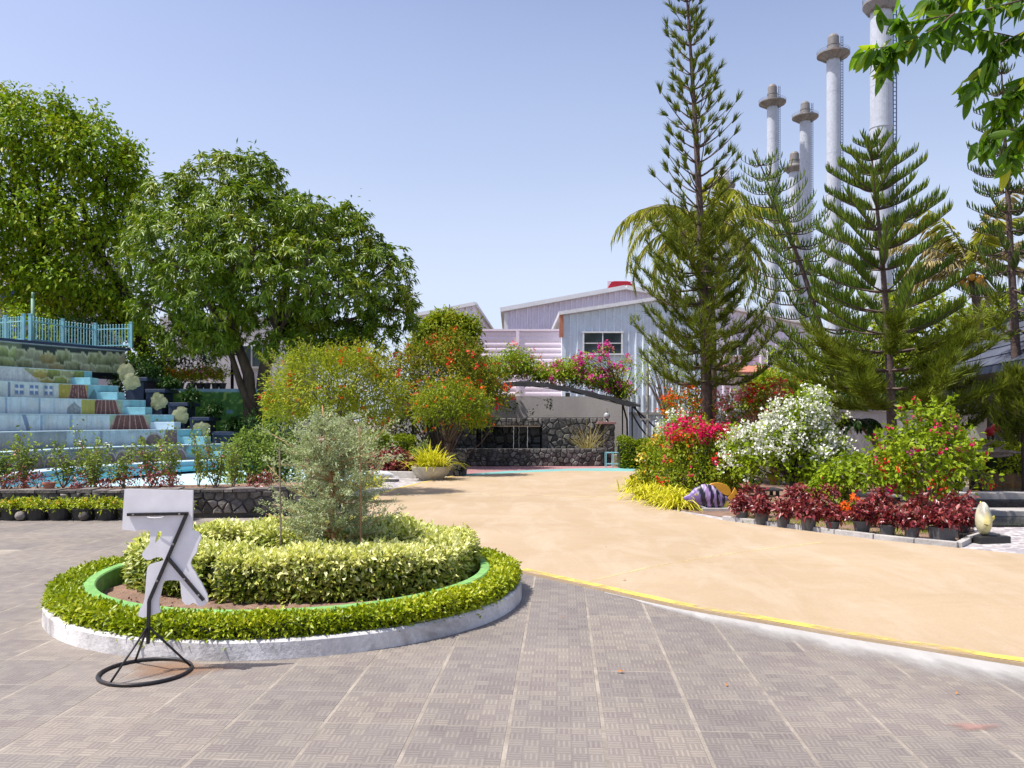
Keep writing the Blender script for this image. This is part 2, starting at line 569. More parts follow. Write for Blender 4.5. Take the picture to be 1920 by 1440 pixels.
M = {}
M['tile'] = tilemat()
M['court'] = concretemat()
M['mosaic'] = mosaicmat()
M['grout'] = mat('pale_grout', (0.285, 0.25, 0.205), 0.8, 0.3, 4, 60, dirt=(0.14, 0.12, 0.11), dirt_amt=0.8, dirt_scale=1.5)
M['earth'] = mat('ground_earth', (0.22, 0.18, 0.13), 0.9, 0.3, 1, 20)
M['soil'] = mat('bare_soil', (0.235, 0.15, 0.105), 0.95, 0.3, 4, 35, bump=0.9, dirt=(0.12, 0.075, 0.05), dirt_scale=5)
M['kerb_white'] = mat('white_kerb', (0.64, 0.62, 0.61), 0.7, 0.25, 2, 30, bump=0.3, dirt=(0.20, 0.185, 0.175), dirt_amt=0.8, dirt_scale=1.7)
M['ring_green'] = mat('green_kerb', (0.18, 0.40, 0.11), 0.8, 0.25, 4, 30, bump=0.3, dirt=(0.14, 0.19, 0.08), dirt_amt=0.75, dirt_scale=4)
M['concrete'] = mat('grey_concrete', (0.40, 0.38, 0.36), 0.8, 0.2, 2, 35, dirt=(0.16, 0.15, 0.14), dirt_amt=0.6)
M['wall_grey'] = mat('rendered_wall', (0.56, 0.535, 0.52), 0.85, 0.15, 0.8, 20, dirt=(0.34, 0.32, 0.30), dirt_amt=0.5, dirt_scale=0.8, stretch=(1, 1, 0.4))
M['stone'] = mat('grey_stone', (0.17, 0.15, 0.135), 0.85, 0.45, 7, 25, bump=1.0, obj_var=0.55, dirt=(0.30, 0.27, 0.24), dirt_amt=0.5, dirt_scale=6)
M['stone_dark'] = mat('dark_stone', (0.125, 0.118, 0.112), 0.78, 0.5, 5, 22, bump=0.9, obj_var=0.5, dirt=(0.28, 0.27, 0.26), dirt_amt=0.4, dirt_scale=5)
M['mortar'] = mat('dark_mortar', (0.075, 0.07, 0.066), 0.9, 0.2, 3, 30)
M['black_metal'] = mat('black_steel', (0.018, 0.018, 0.021), 0.42, 0.2, 5, 50, bump=0.05, dirt=(0.075, 0.035, 0.02), dirt_amt=0.6, dirt_scale=9)
M['board_white'] = mat('white_board', (0.84, 0.82, 0.85), 0.35, 0.02, 0.7, 8, bump=0.0)
M['black_plastic'] = mat('black_pot', (0.022, 0.022, 0.022), 0.5, 0.3, 3, 30, bump=0.05)
M['grey_plastic'] = mat('grey_pot', (0.085, 0.085, 0.088), 0.55, 0.2, 3, 30, bump=0.05, dirt=(0.2, 0.17, 0.13), dirt_amt=0.4)
M['navy'] = mat('navy_paint', (0.028, 0.042, 0.085), 0.55, 0.25, 2, 25, dirt=(0.08, 0.09, 0.11), dirt_amt=0.5)
M['aqua_metal'] = mat('aqua_fence', (0.25, 0.52, 0.58), 0.45, 0.1, 3, 30, bump=0.04, dirt=(0.14, 0.32, 0.38), dirt_amt=0.4)
M['aqua'] = mat('aqua_paint', (0.22, 0.47, 0.53), 0.6, 0.2, 2, 25, dirt=(0.13, 0.33, 0.38), dirt_amt=0.6)
M['ledge'] = mat('pale_blue_paint', (0.56, 0.70, 0.80), 0.6, 0.08, 2, 25, dirt=(0.35, 0.42, 0.46), dirt_amt=0.5)
M['poolfloor'] = mat('pool_paint', (0.52, 0.74, 0.82), 0.5, 0.1, 0.7, 20, dirt=(0.36, 0.55, 0.62), dirt_amt=0.5)
M['poolwater'] = watermat('pool_water', (0.06, 0.36, 0.47), 0.05)
M['pondwater'] = watermat('pond_water', (0.02, 0.025, 0.02), 0.03)
M['bark'] = mat('brown_bark', (0.115, 0.08, 0.055), 0.9, 0.4, 6, 25, bump=0.9, stretch=(1, 1, 0.25))
M['bark_dark'] = mat('dark_bark', (0.06, 0.042, 0.034), 0.9, 0.4, 6, 25, bump=0.9, stretch=(1, 1, 0.25))
M['bark_pine'] = mat('pine_bark', (0.105, 0.072, 0.062), 0.9, 0.4, 8, 30, bump=0.8)
M['twig'] = mat('grey_twig', (0.24, 0.19, 0.14), 0.85, 0.3, 6, 30, bump=0.4)
M['stack'] = mat('stack_paint', (0.43, 0.46, 0.52), 0.55, 0.06, 0.15, 3, bump=0.03, dirt=(0.30, 0.31, 0.33), dirt_amt=0.5, dirt_scale=0.25, stretch=(1, 1, 0.15))
M['stack_steel'] = mat('weathered_steel', (0.19, 0.18, 0.175), 0.6, 0.3, 0.8, 6, bump=0.1, dirt=(0.2, 0.11, 0.07), dirt_amt=0.6, dirt_scale=0.6)
M['ladder'] = mat('ladder_paint', (0.10, 0.14, 0.24), 0.5, 0.2, 2, 10, bump=0.03)
M['shed_blue'] = mat('pale_blue_sheet', (0.72, 0.80, 0.90), 0.5, 0.04, 0.3, 8, bump=0.03, dirt=(0.42, 0.44, 0.46), dirt_amt=0.4, dirt_scale=0.4, stretch=(1, 1, 0.2))
M['shed_lilac'] = mat('lilac_sheet', (0.80, 0.745, 0.87), 0.5, 0.04, 0.3, 8, bump=0.03, dirt=(0.43, 0.36, 0.40), dirt_amt=0.4, dirt_scale=0.3, stretch=(1, 1, 0.2))
M['screen_pink'] = mat('pink_sheet', (0.86, 0.74, 0.82), 0.5, 0.04, 0.3, 8, bump=0.03)
M['trim_white'] = mat('white_trim', (0.70, 0.70, 0.72), 0.5, 0.05, 1, 10, bump=0.03)
M['glass'] = mat('dark_glass', (0.035, 0.05, 0.06), 0.06, 0.3, 0.6, 2, bump=0.0, spec=0.7)
M['red_sheet'] = mat('red_sheet', (0.42, 0.012, 0.03), 0.45, 0.1, 1, 10, bump=0.03)
M['terracotta'] = mat('terracotta', (0.42, 0.17, 0.11), 0.75, 0.2, 2, 15, bump=0.1)
M['net'] = mat('shade_net', (0.03, 0.03, 0.034), 0.7, 0.3, 2, 60, bump=0.1)
M['roof_slate'] = mat('slate_roof', (0.075, 0.085, 0.12), 0.6, 0.25, 1.5, 20, bump=0.3, obj_var=0.2)
M['bowl'] = mat('stone_bowl', (0.46, 0.42, 0.34), 0.8, 0.15, 3, 30, dirt=(0.2, 0.17, 0.13), dirt_amt=0.6, dirt_scale=2)
M['red_paving'] = mat('red_paving', (0.36, 0.19, 0.19), 0.75, 0.15, 1, 20, dirt=(0.30, 0.17, 0.17))
M['teal_paving'] = mat('teal_paving', (0.16, 0.40, 0.38), 0.7, 0.12, 1, 20, dirt=(0.22, 0.36, 0.33))
M['tile_pale'] = mat('pale_paving', (0.50, 0.46, 0.48), 0.7, 0.12, 1.5, 15, obj_var=0.12)
M['cement'] = smearmat()
M['yellow_line'] = wornpaint('yellow_line', (0.70, 0.48, 0.02), (0.62, 0.52, 0.22), 0.53, 0.06, 7.0)
M['joint'] = wornpaint('joint_line', (0.64, 0.47, 0.16), (0.60, 0.48, 0.27), 0.56, 0.08, 3.0)
M['stain'] = smearmat('paint_spill', (0.33, 0.19, 0.16), (0.40, 0.25, 0.21), 0.75)
M['rust'] = smearmat('rust_stain', (0.26, 0.13, 0.06), (0.32, 0.19, 0.11), 0.6)
M['rust_old'] = wornpaint('rust_stain', (0.34, 0.19, 0.10), (0.28, 0.20, 0.14), 0.47, 0.14, 2.5)
M['paint'] = paintmat('mural_paint', dirt=0.36)
M['fishpaint'] = paintmat('fish_paint', 0.4, 0.2, 6.0)
M['orange_paint'] = mat('orange_paint', (0.60, 0.30, 0.03), 0.4, 0.12, 4, 30, dirt=(0.35, 0.2, 0.05))
M['yellow_paint'] = mat('yellow_paint', (0.62, 0.52, 0.09), 0.4, 0.1, 5, 30)
M['plank'] = mat('weathered_plank', (0.30, 0.285, 0.275), 0.8, 0.25, 4, 40, stretch=(0.3, 3, 3), obj_var=0.2)
M['plank_dark'] = mat('dark_plank', (0.06, 0.06, 0.065), 0.6, 0.3, 4, 40, obj_var=0.2)
M['drift'] = mat('driftwood', (0.30, 0.24, 0.21), 0.85, 0.35, 8, 30, bump=0.6)
M['wet_orange'] = mat('wet_algae_wall', (0.22, 0.10, 0.02), 0.2, 0.6, 3, 20, bump=0.3, stretch=(4, 4, 0.4), dirt=(0.03, 0.02, 0.01), dirt_amt=0.8, dirt_scale=4)
M['wet_stone'] = mat('wet_black_stone', (0.02, 0.02, 0.021), 0.25, 0.5, 4, 20, bump=0.6)
M['streamwater'] = mat('falling_water', (0.36, 0.38, 0.39), 0.1, 0.2, 8, 40)
M['bldg_pale'] = mat('pale_wall', (0.45, 0.43, 0.46), 0.8, 0.1, 0.5, 10)
M['blue_paint'] = mat('blue_column', (0.05, 0.12, 0.38), 0.5, 0.15, 2, 20)
M['green_pole'] = mat('green_pole', (0.12, 0.24, 0.16), 0.5, 0.15, 2, 20)
M['cane'] = mat('cane', (0.42, 0.24, 0.12), 0.7, 0.2, 5, 30)

# leaves
L = {}
L['mango'] = leafmat('mango_leaves', [(0.030, 0.070, 0.006), (0.070, 0.135, 0.012), (0.125, 0.195, 0.018), (0.25, 0.25, 0.03)], 0.3, 0.36, 0.3, 0.5, gain=(1.55, 1.38, 0.9))
L['yellowgreen'] = leafmat('yellowish_leaves', [(0.055, 0.115, 0.005), (0.115, 0.190, 0.009), (0.20, 0.265, 0.014), (0.28, 0.24, 0.03)], 0.33, 0.45, gain=(1.3, 1.32, 0.9))
L['pomegranate'] = leafmat('lime_leaves', [(0.12, 0.19, 0.012), (0.20, 0.28, 0.018), (0.31, 0.36, 0.03), (0.36, 0.31, 0.045)], 0.4, 0.45, gain=(1.15, 1.05, 0.9))
L['darkbush'] = leafmat('olive_leaves', [(0.06, 0.105, 0.010), (0.115, 0.165, 0.014), (0.18, 0.21, 0.02), (0.24, 0.15, 0.03)], 0.35, gain=(1.35, 1.2, 0.9))
L['midbush'] = leafmat('fresh_leaves', [(0.07, 0.135, 0.012), (0.115, 0.195, 0.016), (0.19, 0.26, 0.022), (0.22, 0.2, 0.03)], 0.4, gain=(1.4, 1.2, 0.8))
L['boug'] = leafmat('bright_green_leaves', [(0.10, 0.19, 0.012), (0.17, 0.28, 0.018), (0.27, 0.36, 0.03)], 0.42, gain=(1.35, 1.15, 0.8))
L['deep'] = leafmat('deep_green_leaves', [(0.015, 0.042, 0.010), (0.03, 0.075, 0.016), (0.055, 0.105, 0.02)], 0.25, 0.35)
L['border'] = leafmat('border_hedge_leaves', [(0.085, 0.14, 0.006), (0.19, 0.25, 0.010), (0.31, 0.35, 0.014), (0.40, 0.39, 0.03)], 0.35, 0.4, 0.4, gain=(1.25, 1.25, 0.8))
L['vari'] = leafmat('cream_green_leaves', [(0.24, 0.32, 0.05), (0.55, 0.575, 0.16), (0.77, 0.755, 0.34), (0.85, 0.825, 0.52)], 0.35, 0.45, 0.35)
L['vari_old'] = leafmat('old_green_leaves', [(0.055, 0.10, 0.012), (0.12, 0.18, 0.02), (0.28, 0.33, 0.06), (0.60, 0.58, 0.25)], 0.25, 0.4, 0.4, gain=(1.3, 1.2, 1))
L['silver'] = leafmat('silver_leaves', [(0.21, 0.26, 0.15), (0.35, 0.41, 0.26), (0.50, 0.54, 0.38)], 0.3, 0.6, gain=(1.15, 1.12, 1.05))
L['rose'] = leafmat('rose_leaves', [(0.085, 0.15, 0.025), (0.17, 0.245, 0.045), (0.30, 0.36, 0.11)], 0.3, gain=(1.1, 1.05, 0.9))
L['redleaf'] = leafmat('dark_red_leaves', [(0.045, 0.005, 0.008), (0.13, 0.011, 0.018), (0.25, 0.032, 0.032), (0.46, 0.17, 0.14)], 0.25, 0.35, 0.5, patch=0.2)
L['pine'] = leafmat('pine_needles', [(0.05, 0.085, 0.010), (0.10, 0.135, 0.014), (0.17, 0.19, 0.022)], 0.2, 0.5, gain=(1.25, 1.2, 0.9))
L['pine_dark'] = leafmat('dark_pine_needles', [(0.022, 0.055, 0.014), (0.045, 0.09, 0.02), (0.08, 0.125, 0.028)], 0.2, 0.5, gain=(1.5, 1.25, 0.9))
L['norfolk'] = leafmat('norfolk_needles', [(0.03, 0.08, 0.017), (0.065, 0.14, 0.026), (0.13, 0.19, 0.03)], 0.15, 0.45, gain=(1.6, 1.25, 0.7))
L['palm'] = leafmat('palm_leaflets', [(0.16, 0.20, 0.018), (0.31, 0.33, 0.035), (0.50, 0.46, 0.11)], 0.4, 0.4)
L['palm_dry'] = leafmat('dry_palm_leaflets', [(0.24, 0.21, 0.08), (0.42, 0.35, 0.17), (0.62, 0.52, 0.32)], 0.35, 0.5)
L['grass'] = leafmat('yellow_strap_leaves', [(0.34, 0.36, 0.014), (0.56, 0.53, 0.025), (0.74, 0.69, 0.14)], 0.4, 0.4)
L['hedge'] = leafmat('clipped_hedge_leaves', [(0.07, 0.13, 0.010), (0.13, 0.20, 0.014), (0.22, 0.29, 0.02)], 0.35, gain=(1.4, 1.2, 0.8))
L['big'] = leafmat('glossy_big_leaves', [(0.07, 0.15, 0.012), (0.12, 0.22, 0.016), (0.22, 0.32, 0.02)], 0.45, 0.35, 0.4)
L['dry'] = leafmat('dry_brown_leaves', [(0.16, 0.07, 0.045), (0.27, 0.12, 0.08), (0.34, 0.19, 0.12)], 0.3)
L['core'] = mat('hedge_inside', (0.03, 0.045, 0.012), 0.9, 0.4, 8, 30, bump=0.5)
L['f_red'] = leafmat('red_flowers', [(0.55, 0.012, 0.02), (0.72, 0.035, 0.035), (0.78, 0.10, 0.03)], 0.3, 0.6, patch=0.2)
L['f_orange'] = leafmat('orange_flowers', [(0.70, 0.055, 0.012), (0.78, 0.13, 0.015), (0.80, 0.25, 0.03)], 0.3, 0.6, patch=0.2)
L['f_crimson'] = leafmat('crimson_bracts', [(0.58, 0.008, 0.12), (0.70, 0.015, 0.15), (0.74, 0.04, 0.12)], 0.35, 0.6, patch=0.2)
L['f_magenta'] = leafmat('magenta_bracts', [(0.55, 0.02, 0.28), (0.70, 0.04, 0.40), (0.74, 0.12, 0.46)], 0.35, 0.6, patch=0.2)
L['f_pink'] = leafmat('pink_bracts', [(0.60, 0.10, 0.20), (0.72, 0.24, 0.30), (0.70, 0.36, 0.28)], 0.35, 0.6, patch=0.2)
L['f_white'] = leafmat('white_bracts', [(0.70, 0.72, 0.62), (0.80, 0.80, 0.76), (0.82, 0.82, 0.80)], 0.3, 0.6, patch=0.2, tcol=1.0)
L['f_yellow'] = leafmat('yellow_flowers', [(0.70, 0.36, 0.03), (0.78, 0.52, 0.06), (0.78, 0.68, 0.35)], 0.3, 0.6, patch=0.2)
# ------------------------------------------------------------------ plant builders (numpy)
def unit(v):
    return v / np.maximum(np.linalg.norm(v, axis=-1, keepdims=True), 1e-9)


def rdir(n):
    return unit(RNG.normal(size=(n, 3)))


UP = np.array([0, 0, 1.0])


def leaf_arrays(P, D, Ln, W, N=None, fold=0.18, droop=0.12):
    """one folded four-cornered leaf (2 triangles) at every P along D"""
    n = len(P)
    D = unit(D)
    if N is None: N = rdir(n) + UP * 0.8
    S = np.cross(D, N)
    S = unit(S)
    N2 = np.cross(S, D)
    Ln = np.broadcast_to(np.asarray(Ln, float).reshape(-1, 1) if np.ndim(Ln) else np.full((1, 1), Ln), (n, 1))
    W = np.broadcast_to(np.asarray(W, float).reshape(-1, 1) if np.ndim(W) else np.full((1, 1), W), (n, 1))
    tip = P + D * Ln - UP * Ln * droop
    mid = P + D * Ln * 0.45
    a = mid + S * W * 0.5 + N2 * W * fold
    b = mid - S * W * 0.5 + N2 * W * fold
    V = np.stack([P, b, tip, a], axis=1).reshape(-1, 3)
    i = np.arange(n) * 4
    F = np.concatenate([np.stack([i, i + 1, i + 2], 1), np.stack([i, i + 2, i + 3], 1)], 0)
    return V, F


def cat(parts):
    Vs, Fs, o = [], [], 0
    for V, F in parts:
        Vs.append(V); Fs.append(F + o); o += len(V)
    return np.concatenate(Vs), np.concatenate(Fs)


def lobe_points(lobes, n, inner=0.7, low=-0.55, reject=0.72, outer=1.03):
    """clump centres on and just inside the surface of a crown made of uneven lobes"""
    Lb = np.asarray(lobes, float)
    C, R = Lb[:, :3], Lb[:, 3:6]
    w = R[:, 0] * R[:, 2] + R[:, 0] * R[:, 1]
    w = w / w.sum()
    outP, outD = [], []
    need = n
    while need > 0:
        k = RNG.choice(len(Lb), size=need * 3, p=w)
        d = rdir(len(k))
        f = RNG.uniform(inner, outer, size=(len(k), 1))
        p = C[k] + d * R[k] * f
        q = np.linalg.norm((p[:, None, :] - C[None]) / R[None], axis=2)
        q[np.arange(len(k)), k] = 9
        ok = (q.min(1) > reject) & ((d[:, 2] > low) | (RNG.random(len(k)) < 0.15))
        p, dd = p[ok], unit(d[ok] / R[k][ok])
        outP.append(p[:need]); outD.append(dd[:need])
        need -= min(need, len(p))
    return np.concatenate(outP), np.concatenate(outD)


def clump_leaves(P, O, per, spread, Ln, W, droop=0.25, outw=0.9, jitter=0.9, lenvar=0.3, ndir=0.9):
    n = len(P)
    k = np.repeat(np.arange(n), per)
    m = len(k)
    p = P[k] + RNG.normal(size=(m, 3)) * spread
    d = unit(O[k] * outw + rdir(m) * jitter - UP * droop)
    N = unit(O[k] * 0.6 + UP * ndir + rdir(m) * 0.7)
    l = Ln * RNG.uniform(1 - lenvar, 1 + lenvar, size=m)
    return leaf_arrays(p, d, l, W * l / Ln, N)


def rosettes(P, O, per, Ln, W, droop=0.45, lift=0.45, lenvar=0.25):
    """whorls of long hanging leaves"""
    n = len(P)
    ax = unit(O + UP * 0.4 + rdir(n) * 0.5)
    e1 = unit(np.cross(ax, rdir(n)))
    e2 = np.cross(ax, e1)
    ph = (np.arange(per)[None, :] / per * 2 * PI * 1.618 + RNG.uniform(0, 6.28, (n, 1)) + RNG.normal(size=(n, per)) * 0.3)[..., None]
    D = np.cos(ph) * e1[:, None] + np.sin(ph) * e2[:, None] + ax[:, None] * (lift + RNG.normal(size=(n, per, 1)) * 0.3) - UP * droop
    Pm = np.repeat(P[:, None], per, 1) + RNG.normal(size=(n, per, 3)) * Ln * 0.15
    N = np.repeat(ax[:, None], per, 1) + UP * 0.4 + RNG.normal(size=(n, per, 3)) * 0.3
    l = Ln * RNG.uniform(1 - lenvar, 1 + lenvar, size=n * per)
    return leaf_arrays(Pm.reshape(-1, 3), D.reshape(-1, 3), l, W * l / Ln, N.reshape(-1, 3), droop=0.25)


def blossoms(P, per, spread, size, O=None):
    n = len(P)
    k = np.repeat(np.arange(n), per)
    m = len(k)
    p = P[k] + RNG.normal(size=(m, 3)) * spread
    d = rdir(m)
    if O is not None: d = unit(d + O[k] * 0.6)
    N = rdir(m)
    l = size * RNG.uniform(0.7, 1.3, size=m)
    return leaf_arrays(p, d, l, l * 0.95, N, fold=0.3, droop=0.0)


def curved(a, b, sag=0.0, wob=0.1, n=6, up=0.0):
    a, b = np.asarray(a, float), np.asarray(b, float)
    t = np.linspace(0, 1, n)[:, None]
    p = a + (b - a) * t
    L_ = np.linalg.norm(b - a)
    w = RNG.normal(size=(1, 3)) * wob * L_
    p = p + np.sin(t * PI) * w
    p[:, 2] += (np.sin(t * PI) * up * L_)[:, 0] - (np.sin(t * PI) * sag * L_)[:, 0]
    return [tuple(x) for x in p]


def limbs(mb, forks, targets, r0, r1, mi=0, wob=0.08, up=0.12, n=6, sides=5):
    """curved limbs from the nearest fork to every target"""
    F_ = np.asarray(forks, float)
    for t in targets:
        k = np.argmin(np.linalg.norm(F_ - t, axis=1) + RNG.uniform(0, 0.6, len(F_)))
        pts = curved(F_[k], t, wob=wob, up=up, n=n)
        rs = list(np.linspace(r0, r1, n))
        mb.tube(pts, rs, sides, mi)


def plant(name, label, cat_, base, lobes, nclump, per, spread, Ln, W, leafm, stems=8, stem_r=0.02, stem_m='bark', flowers=(), group=None, droop=0.2,
          trunk=None, inner=0.6, low=-0.6, jitter=1.0, part='foliage', twigs=0, forks=None, shoot=None):
    """a shrub: stems, foliage and flowers; flowers = [(material, count, per, spread, size, filter)]"""
    base = Vector(base)
    root = thing(name, label, cat_, base, group)
    P, O = lobe_points(lobes, nclump, inner, low)
    V, F = clump_leaves(P, O, per, spread, Ln, W, droop=droop, jitter=jitter)
    ok = None
    npmesh(part, V, F, L[leafm], root)
    mb = MB()
    forks = forks or [tuple(base)]
    if trunk:
        pts = [tuple(base + Vector(p)) for p in trunk[0]]
        mb.tube(pts, list(np.linspace(trunk[1], trunk[2], len(pts))), 7)
        forks = [pts[-1], pts[max(0, len(pts) - 2)]]
    T = P[RNG.choice(len(P), stems)]
    limbs(mb, forks, T, stem_r, stem_r * 0.3)
    mb.build('stem' if not trunk else 'trunk', M[stem_m], root, smooth=True)
    for fm, cnt, fper, fs, size, *flt in flowers:
        Pf, Of = P, O
        if flt and flt[0] is not None:
            keep = np.array([flt[0](p) for p in P]); Pf, Of = P[keep], O[keep]
        if len(Pf) == 0: continue
        k = RNG.choice(len(Pf), cnt)
        Pc = Pf[k] + Of[k] * (spread * 1.1 + 0.03)
        V, F = blossoms(Pc, fper, fs, size, Of[k])
        npmesh('flowers', V, F, L[fm], root)
    if shoot:
        shoots(root, lobes, shoot[0], leafm, shoot[1], Ln, W, shoot[2] if len(shoot) > 2 else None)
    return root


def shoots(root, lobes, n, leafm, length=(.15, .45), Ln=.08, W=.03, flower=None, stem_m='twig'):
    """loose upright and arching shoots that break up the outline of a bush"""
    P, O = lobe_points(lobes, n, .8, -.1)
    mb = MB()
    SP, SD, TP = [], [], []
    for p, o in zip(P, O):
        d = unit(o * .8 + UP * .7 + RNG.normal(size=3) * .3)
        ln = RNG.uniform(*length)
        pts = [p - d * .05, p + d * ln * .5, p + d * ln - UP * ln * RNG.uniform(0, .2)]
        mb.tube([tuple(x) for x in pts], [.006, .004, .002], 4)
        pa = np.array(pts)
        for t in np.linspace(.15, 1, max(4, int(ln / .035))):
            q = tr_at(pa, t)
            for s_ in range(2):
                SP.append(q); SD.append(unit(d * .6 + rdir(1)[0] * .9))
        TP.append(pts[-1])
    V, F = leaf_arrays(np.array(SP), np.array(SD), RNG.uniform(.7, 1.2, len(SP)) * Ln, W)
    npmesh('shoot_leaves', V, F, L[leafm], root)
    mb.build('shoots', M[stem_m], root)['kind'] = 'stuff'
    if flower:
        k = RNG.choice(len(TP), max(1, int(n * flower[1])), replace=False)
        V, F = blossoms(np.array(TP)[k], flower[2], flower[3], flower[4])
        npmesh('flowers', V, F, L[flower[0]], root)


def hedge_surface(path, closed, half_w, h, z0, n, seed_noise=0.05):
    """points and outward normals over the top and sides of a clipped hedge along a path"""
    P = np.asarray(path, float)
    if closed: P = np.vstack([P, P[:1]])
    seg = np.linalg.norm(np.diff(P, axis=0), axis=1)
    cs = np.concatenate([[0], np.cumsum(seg)])
    s = RNG.uniform(0, cs[-1], n)
    i = np.clip(np.searchsorted(cs, s) - 1, 0, len(seg) - 1)
    t = ((s - cs[i]) / seg[i])[:, None]
    c = P[i] + (P[i + 1] - P[i]) * t
    T = unit(P[i + 1] - P[i])
    Nn = np.stack([T[:, 1], -T[:, 0]], 1)
    hw = half_w * (1 + 0.12 * np.sin(s * 3.1 + 0.4) + 0.07 * np.sin(s * 7.7))
    hh = h * (1 + 0.05 * np.sin(s * 4.3 + 1.0) + 0.05 * np.sin(s * 9.1))
    per = hw * 2 + hh * 2
    q = RNG.uniform(0, 1, n) * per
    X = np.where(q < hh, -hw, np.where(q < hh + 2 * hw, q - hh - hw, hw))
    Z = np.where(q < hh, q, np.where(q < hh + 2 * hw, hh, per - q))
    # round the shoulders
    e = 0.35
    ax = np.abs(X) / hw; az = Z / hh
    corner = np.clip((ax + az - 1.5) / 0.5, 0, 1)
    X = X * (1 - 0.10 * corner); Z = Z * (1 - 0.10 * corner)
    side = np.where(q < hh, -1.0, np.where(q > hh + 2 * hw, 1.0, 0.0))
    pts = np.concatenate([c + Nn * X[:, None], (z0 + Z)[:, None]], 1)
    nr = np.concatenate([Nn * (side + 0.5 * corner * np.sign(X))[:, None], ((side == 0) * 1.0 + 0.3 * corner)[:, None]], 1)
    return pts, unit(nr + 1e-6), Z / hh


def hedge(name, label, path, closed, half_w, h, z0, n, Ln, W, leafm, base, leafm2=None, group=None, cat_='hedge', core=True, jitter=0.8, stalks=0):
    root = thing(name, label, cat_, base, group)
    pts, nr, zz = hedge_surface(path, closed, half_w, h, z0, n)
    pts = pts + RNG.normal(size=pts.shape) * Ln * 0.35 - nr * RNG.uniform(0, 0.6, (n, 1)) * Ln
    d = unit(nr * 0.8 + rdir(n) * jitter + UP * 0.25)
    N = unit(nr * 0.5 + UP * 0.7 + rdir(n) * 0.6)
    l = Ln * RNG.uniform(0.65, 1.25, n)
    if leafm2:
        young = RNG.random(n) < np.clip((zz - 0.35) * 1.5, 0.04, 0.92)
        for mk, nm, idx in ((leafm, 'young_leaves', young), (leafm2, 'foliage', ~young)):
            V, F = leaf_arrays(pts[idx], d[idx], l[idx], (W * l / Ln)[idx], N[idx])
            npmesh(nm, V, F, L[mk], root)
    else:
        V, F = leaf_arrays(pts, d, l, W * l / Ln, N)
        npmesh('foliage', V, F, L[leafm], root)
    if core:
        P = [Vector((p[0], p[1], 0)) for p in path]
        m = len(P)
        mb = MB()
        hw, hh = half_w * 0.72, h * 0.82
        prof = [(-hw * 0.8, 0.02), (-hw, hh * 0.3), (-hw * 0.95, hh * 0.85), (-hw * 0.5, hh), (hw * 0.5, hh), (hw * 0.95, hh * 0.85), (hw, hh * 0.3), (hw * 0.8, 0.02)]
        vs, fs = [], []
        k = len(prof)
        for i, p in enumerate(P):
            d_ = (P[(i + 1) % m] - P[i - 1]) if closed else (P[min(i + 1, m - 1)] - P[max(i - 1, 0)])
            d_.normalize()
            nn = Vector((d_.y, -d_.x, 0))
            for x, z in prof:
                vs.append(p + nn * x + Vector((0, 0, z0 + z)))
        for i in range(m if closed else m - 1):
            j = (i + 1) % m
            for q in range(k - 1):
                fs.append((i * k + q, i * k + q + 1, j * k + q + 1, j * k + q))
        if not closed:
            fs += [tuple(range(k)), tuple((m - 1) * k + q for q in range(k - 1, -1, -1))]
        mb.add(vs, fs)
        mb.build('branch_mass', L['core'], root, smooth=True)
    return root


def strap_grass(name, label, base, n, Ln, W, leafm='grass', group=None, spread=0.12, cat_='ornamental grass', root=None, part='blades', arch=1.0):
    """arching strap leaves from one crown; each blade 4 segments"""
    base = np.asarray(base, float)
    if root is None:
        root = thing(name, label, cat_, tuple(base), group)
    az = RNG.uniform(0, 2 * PI, n)
    el = RNG.uniform(0.55, 1.45, n)
    l = Ln * RNG.uniform(0.6, 1.15, n)
    d = np.stack([np.cos(az) * np.cos(el), np.sin(az) * np.cos(el), np.sin(el)], 1)
    h = np.stack([np.cos(az), np.sin(az), 0 * az], 1)
    s = np.stack([-np.sin(az), np.cos(az), 0 * az], 1)
    p0 = base + np.stack([RNG.normal(size=n) * spread, RNG.normal(size=n) * spread, 0 * az], 1)
    K = 5
    rows = []
    for k in range(K):
        t = k / (K - 1)
        c = p0 + d * (l * t)[:, None] - UP * (arch * 0.62 * l * t * t * (1.25 - 0.5 * np.sin(el)))[:, None] + h * (0.12 * l * t * t)[:, None]
        w = W * (1 - t ** 2.2) * 0.5 + 0.0006
        rows.append(c + s * w); rows.append(c - s * w)
    V = np.stack(rows, 1).reshape(-1, 3)
    i = np.arange(n)[:, None] * (2 * K)
    F = np.concatenate([np.concatenate([i + 2 * k, i + 2 * k + 1, i + 2 * k + 3, i + 2 * k + 2], 1) for k in range(K - 1)], 0)
    npmesh(part, V, F, L[leafm], root)
    return root


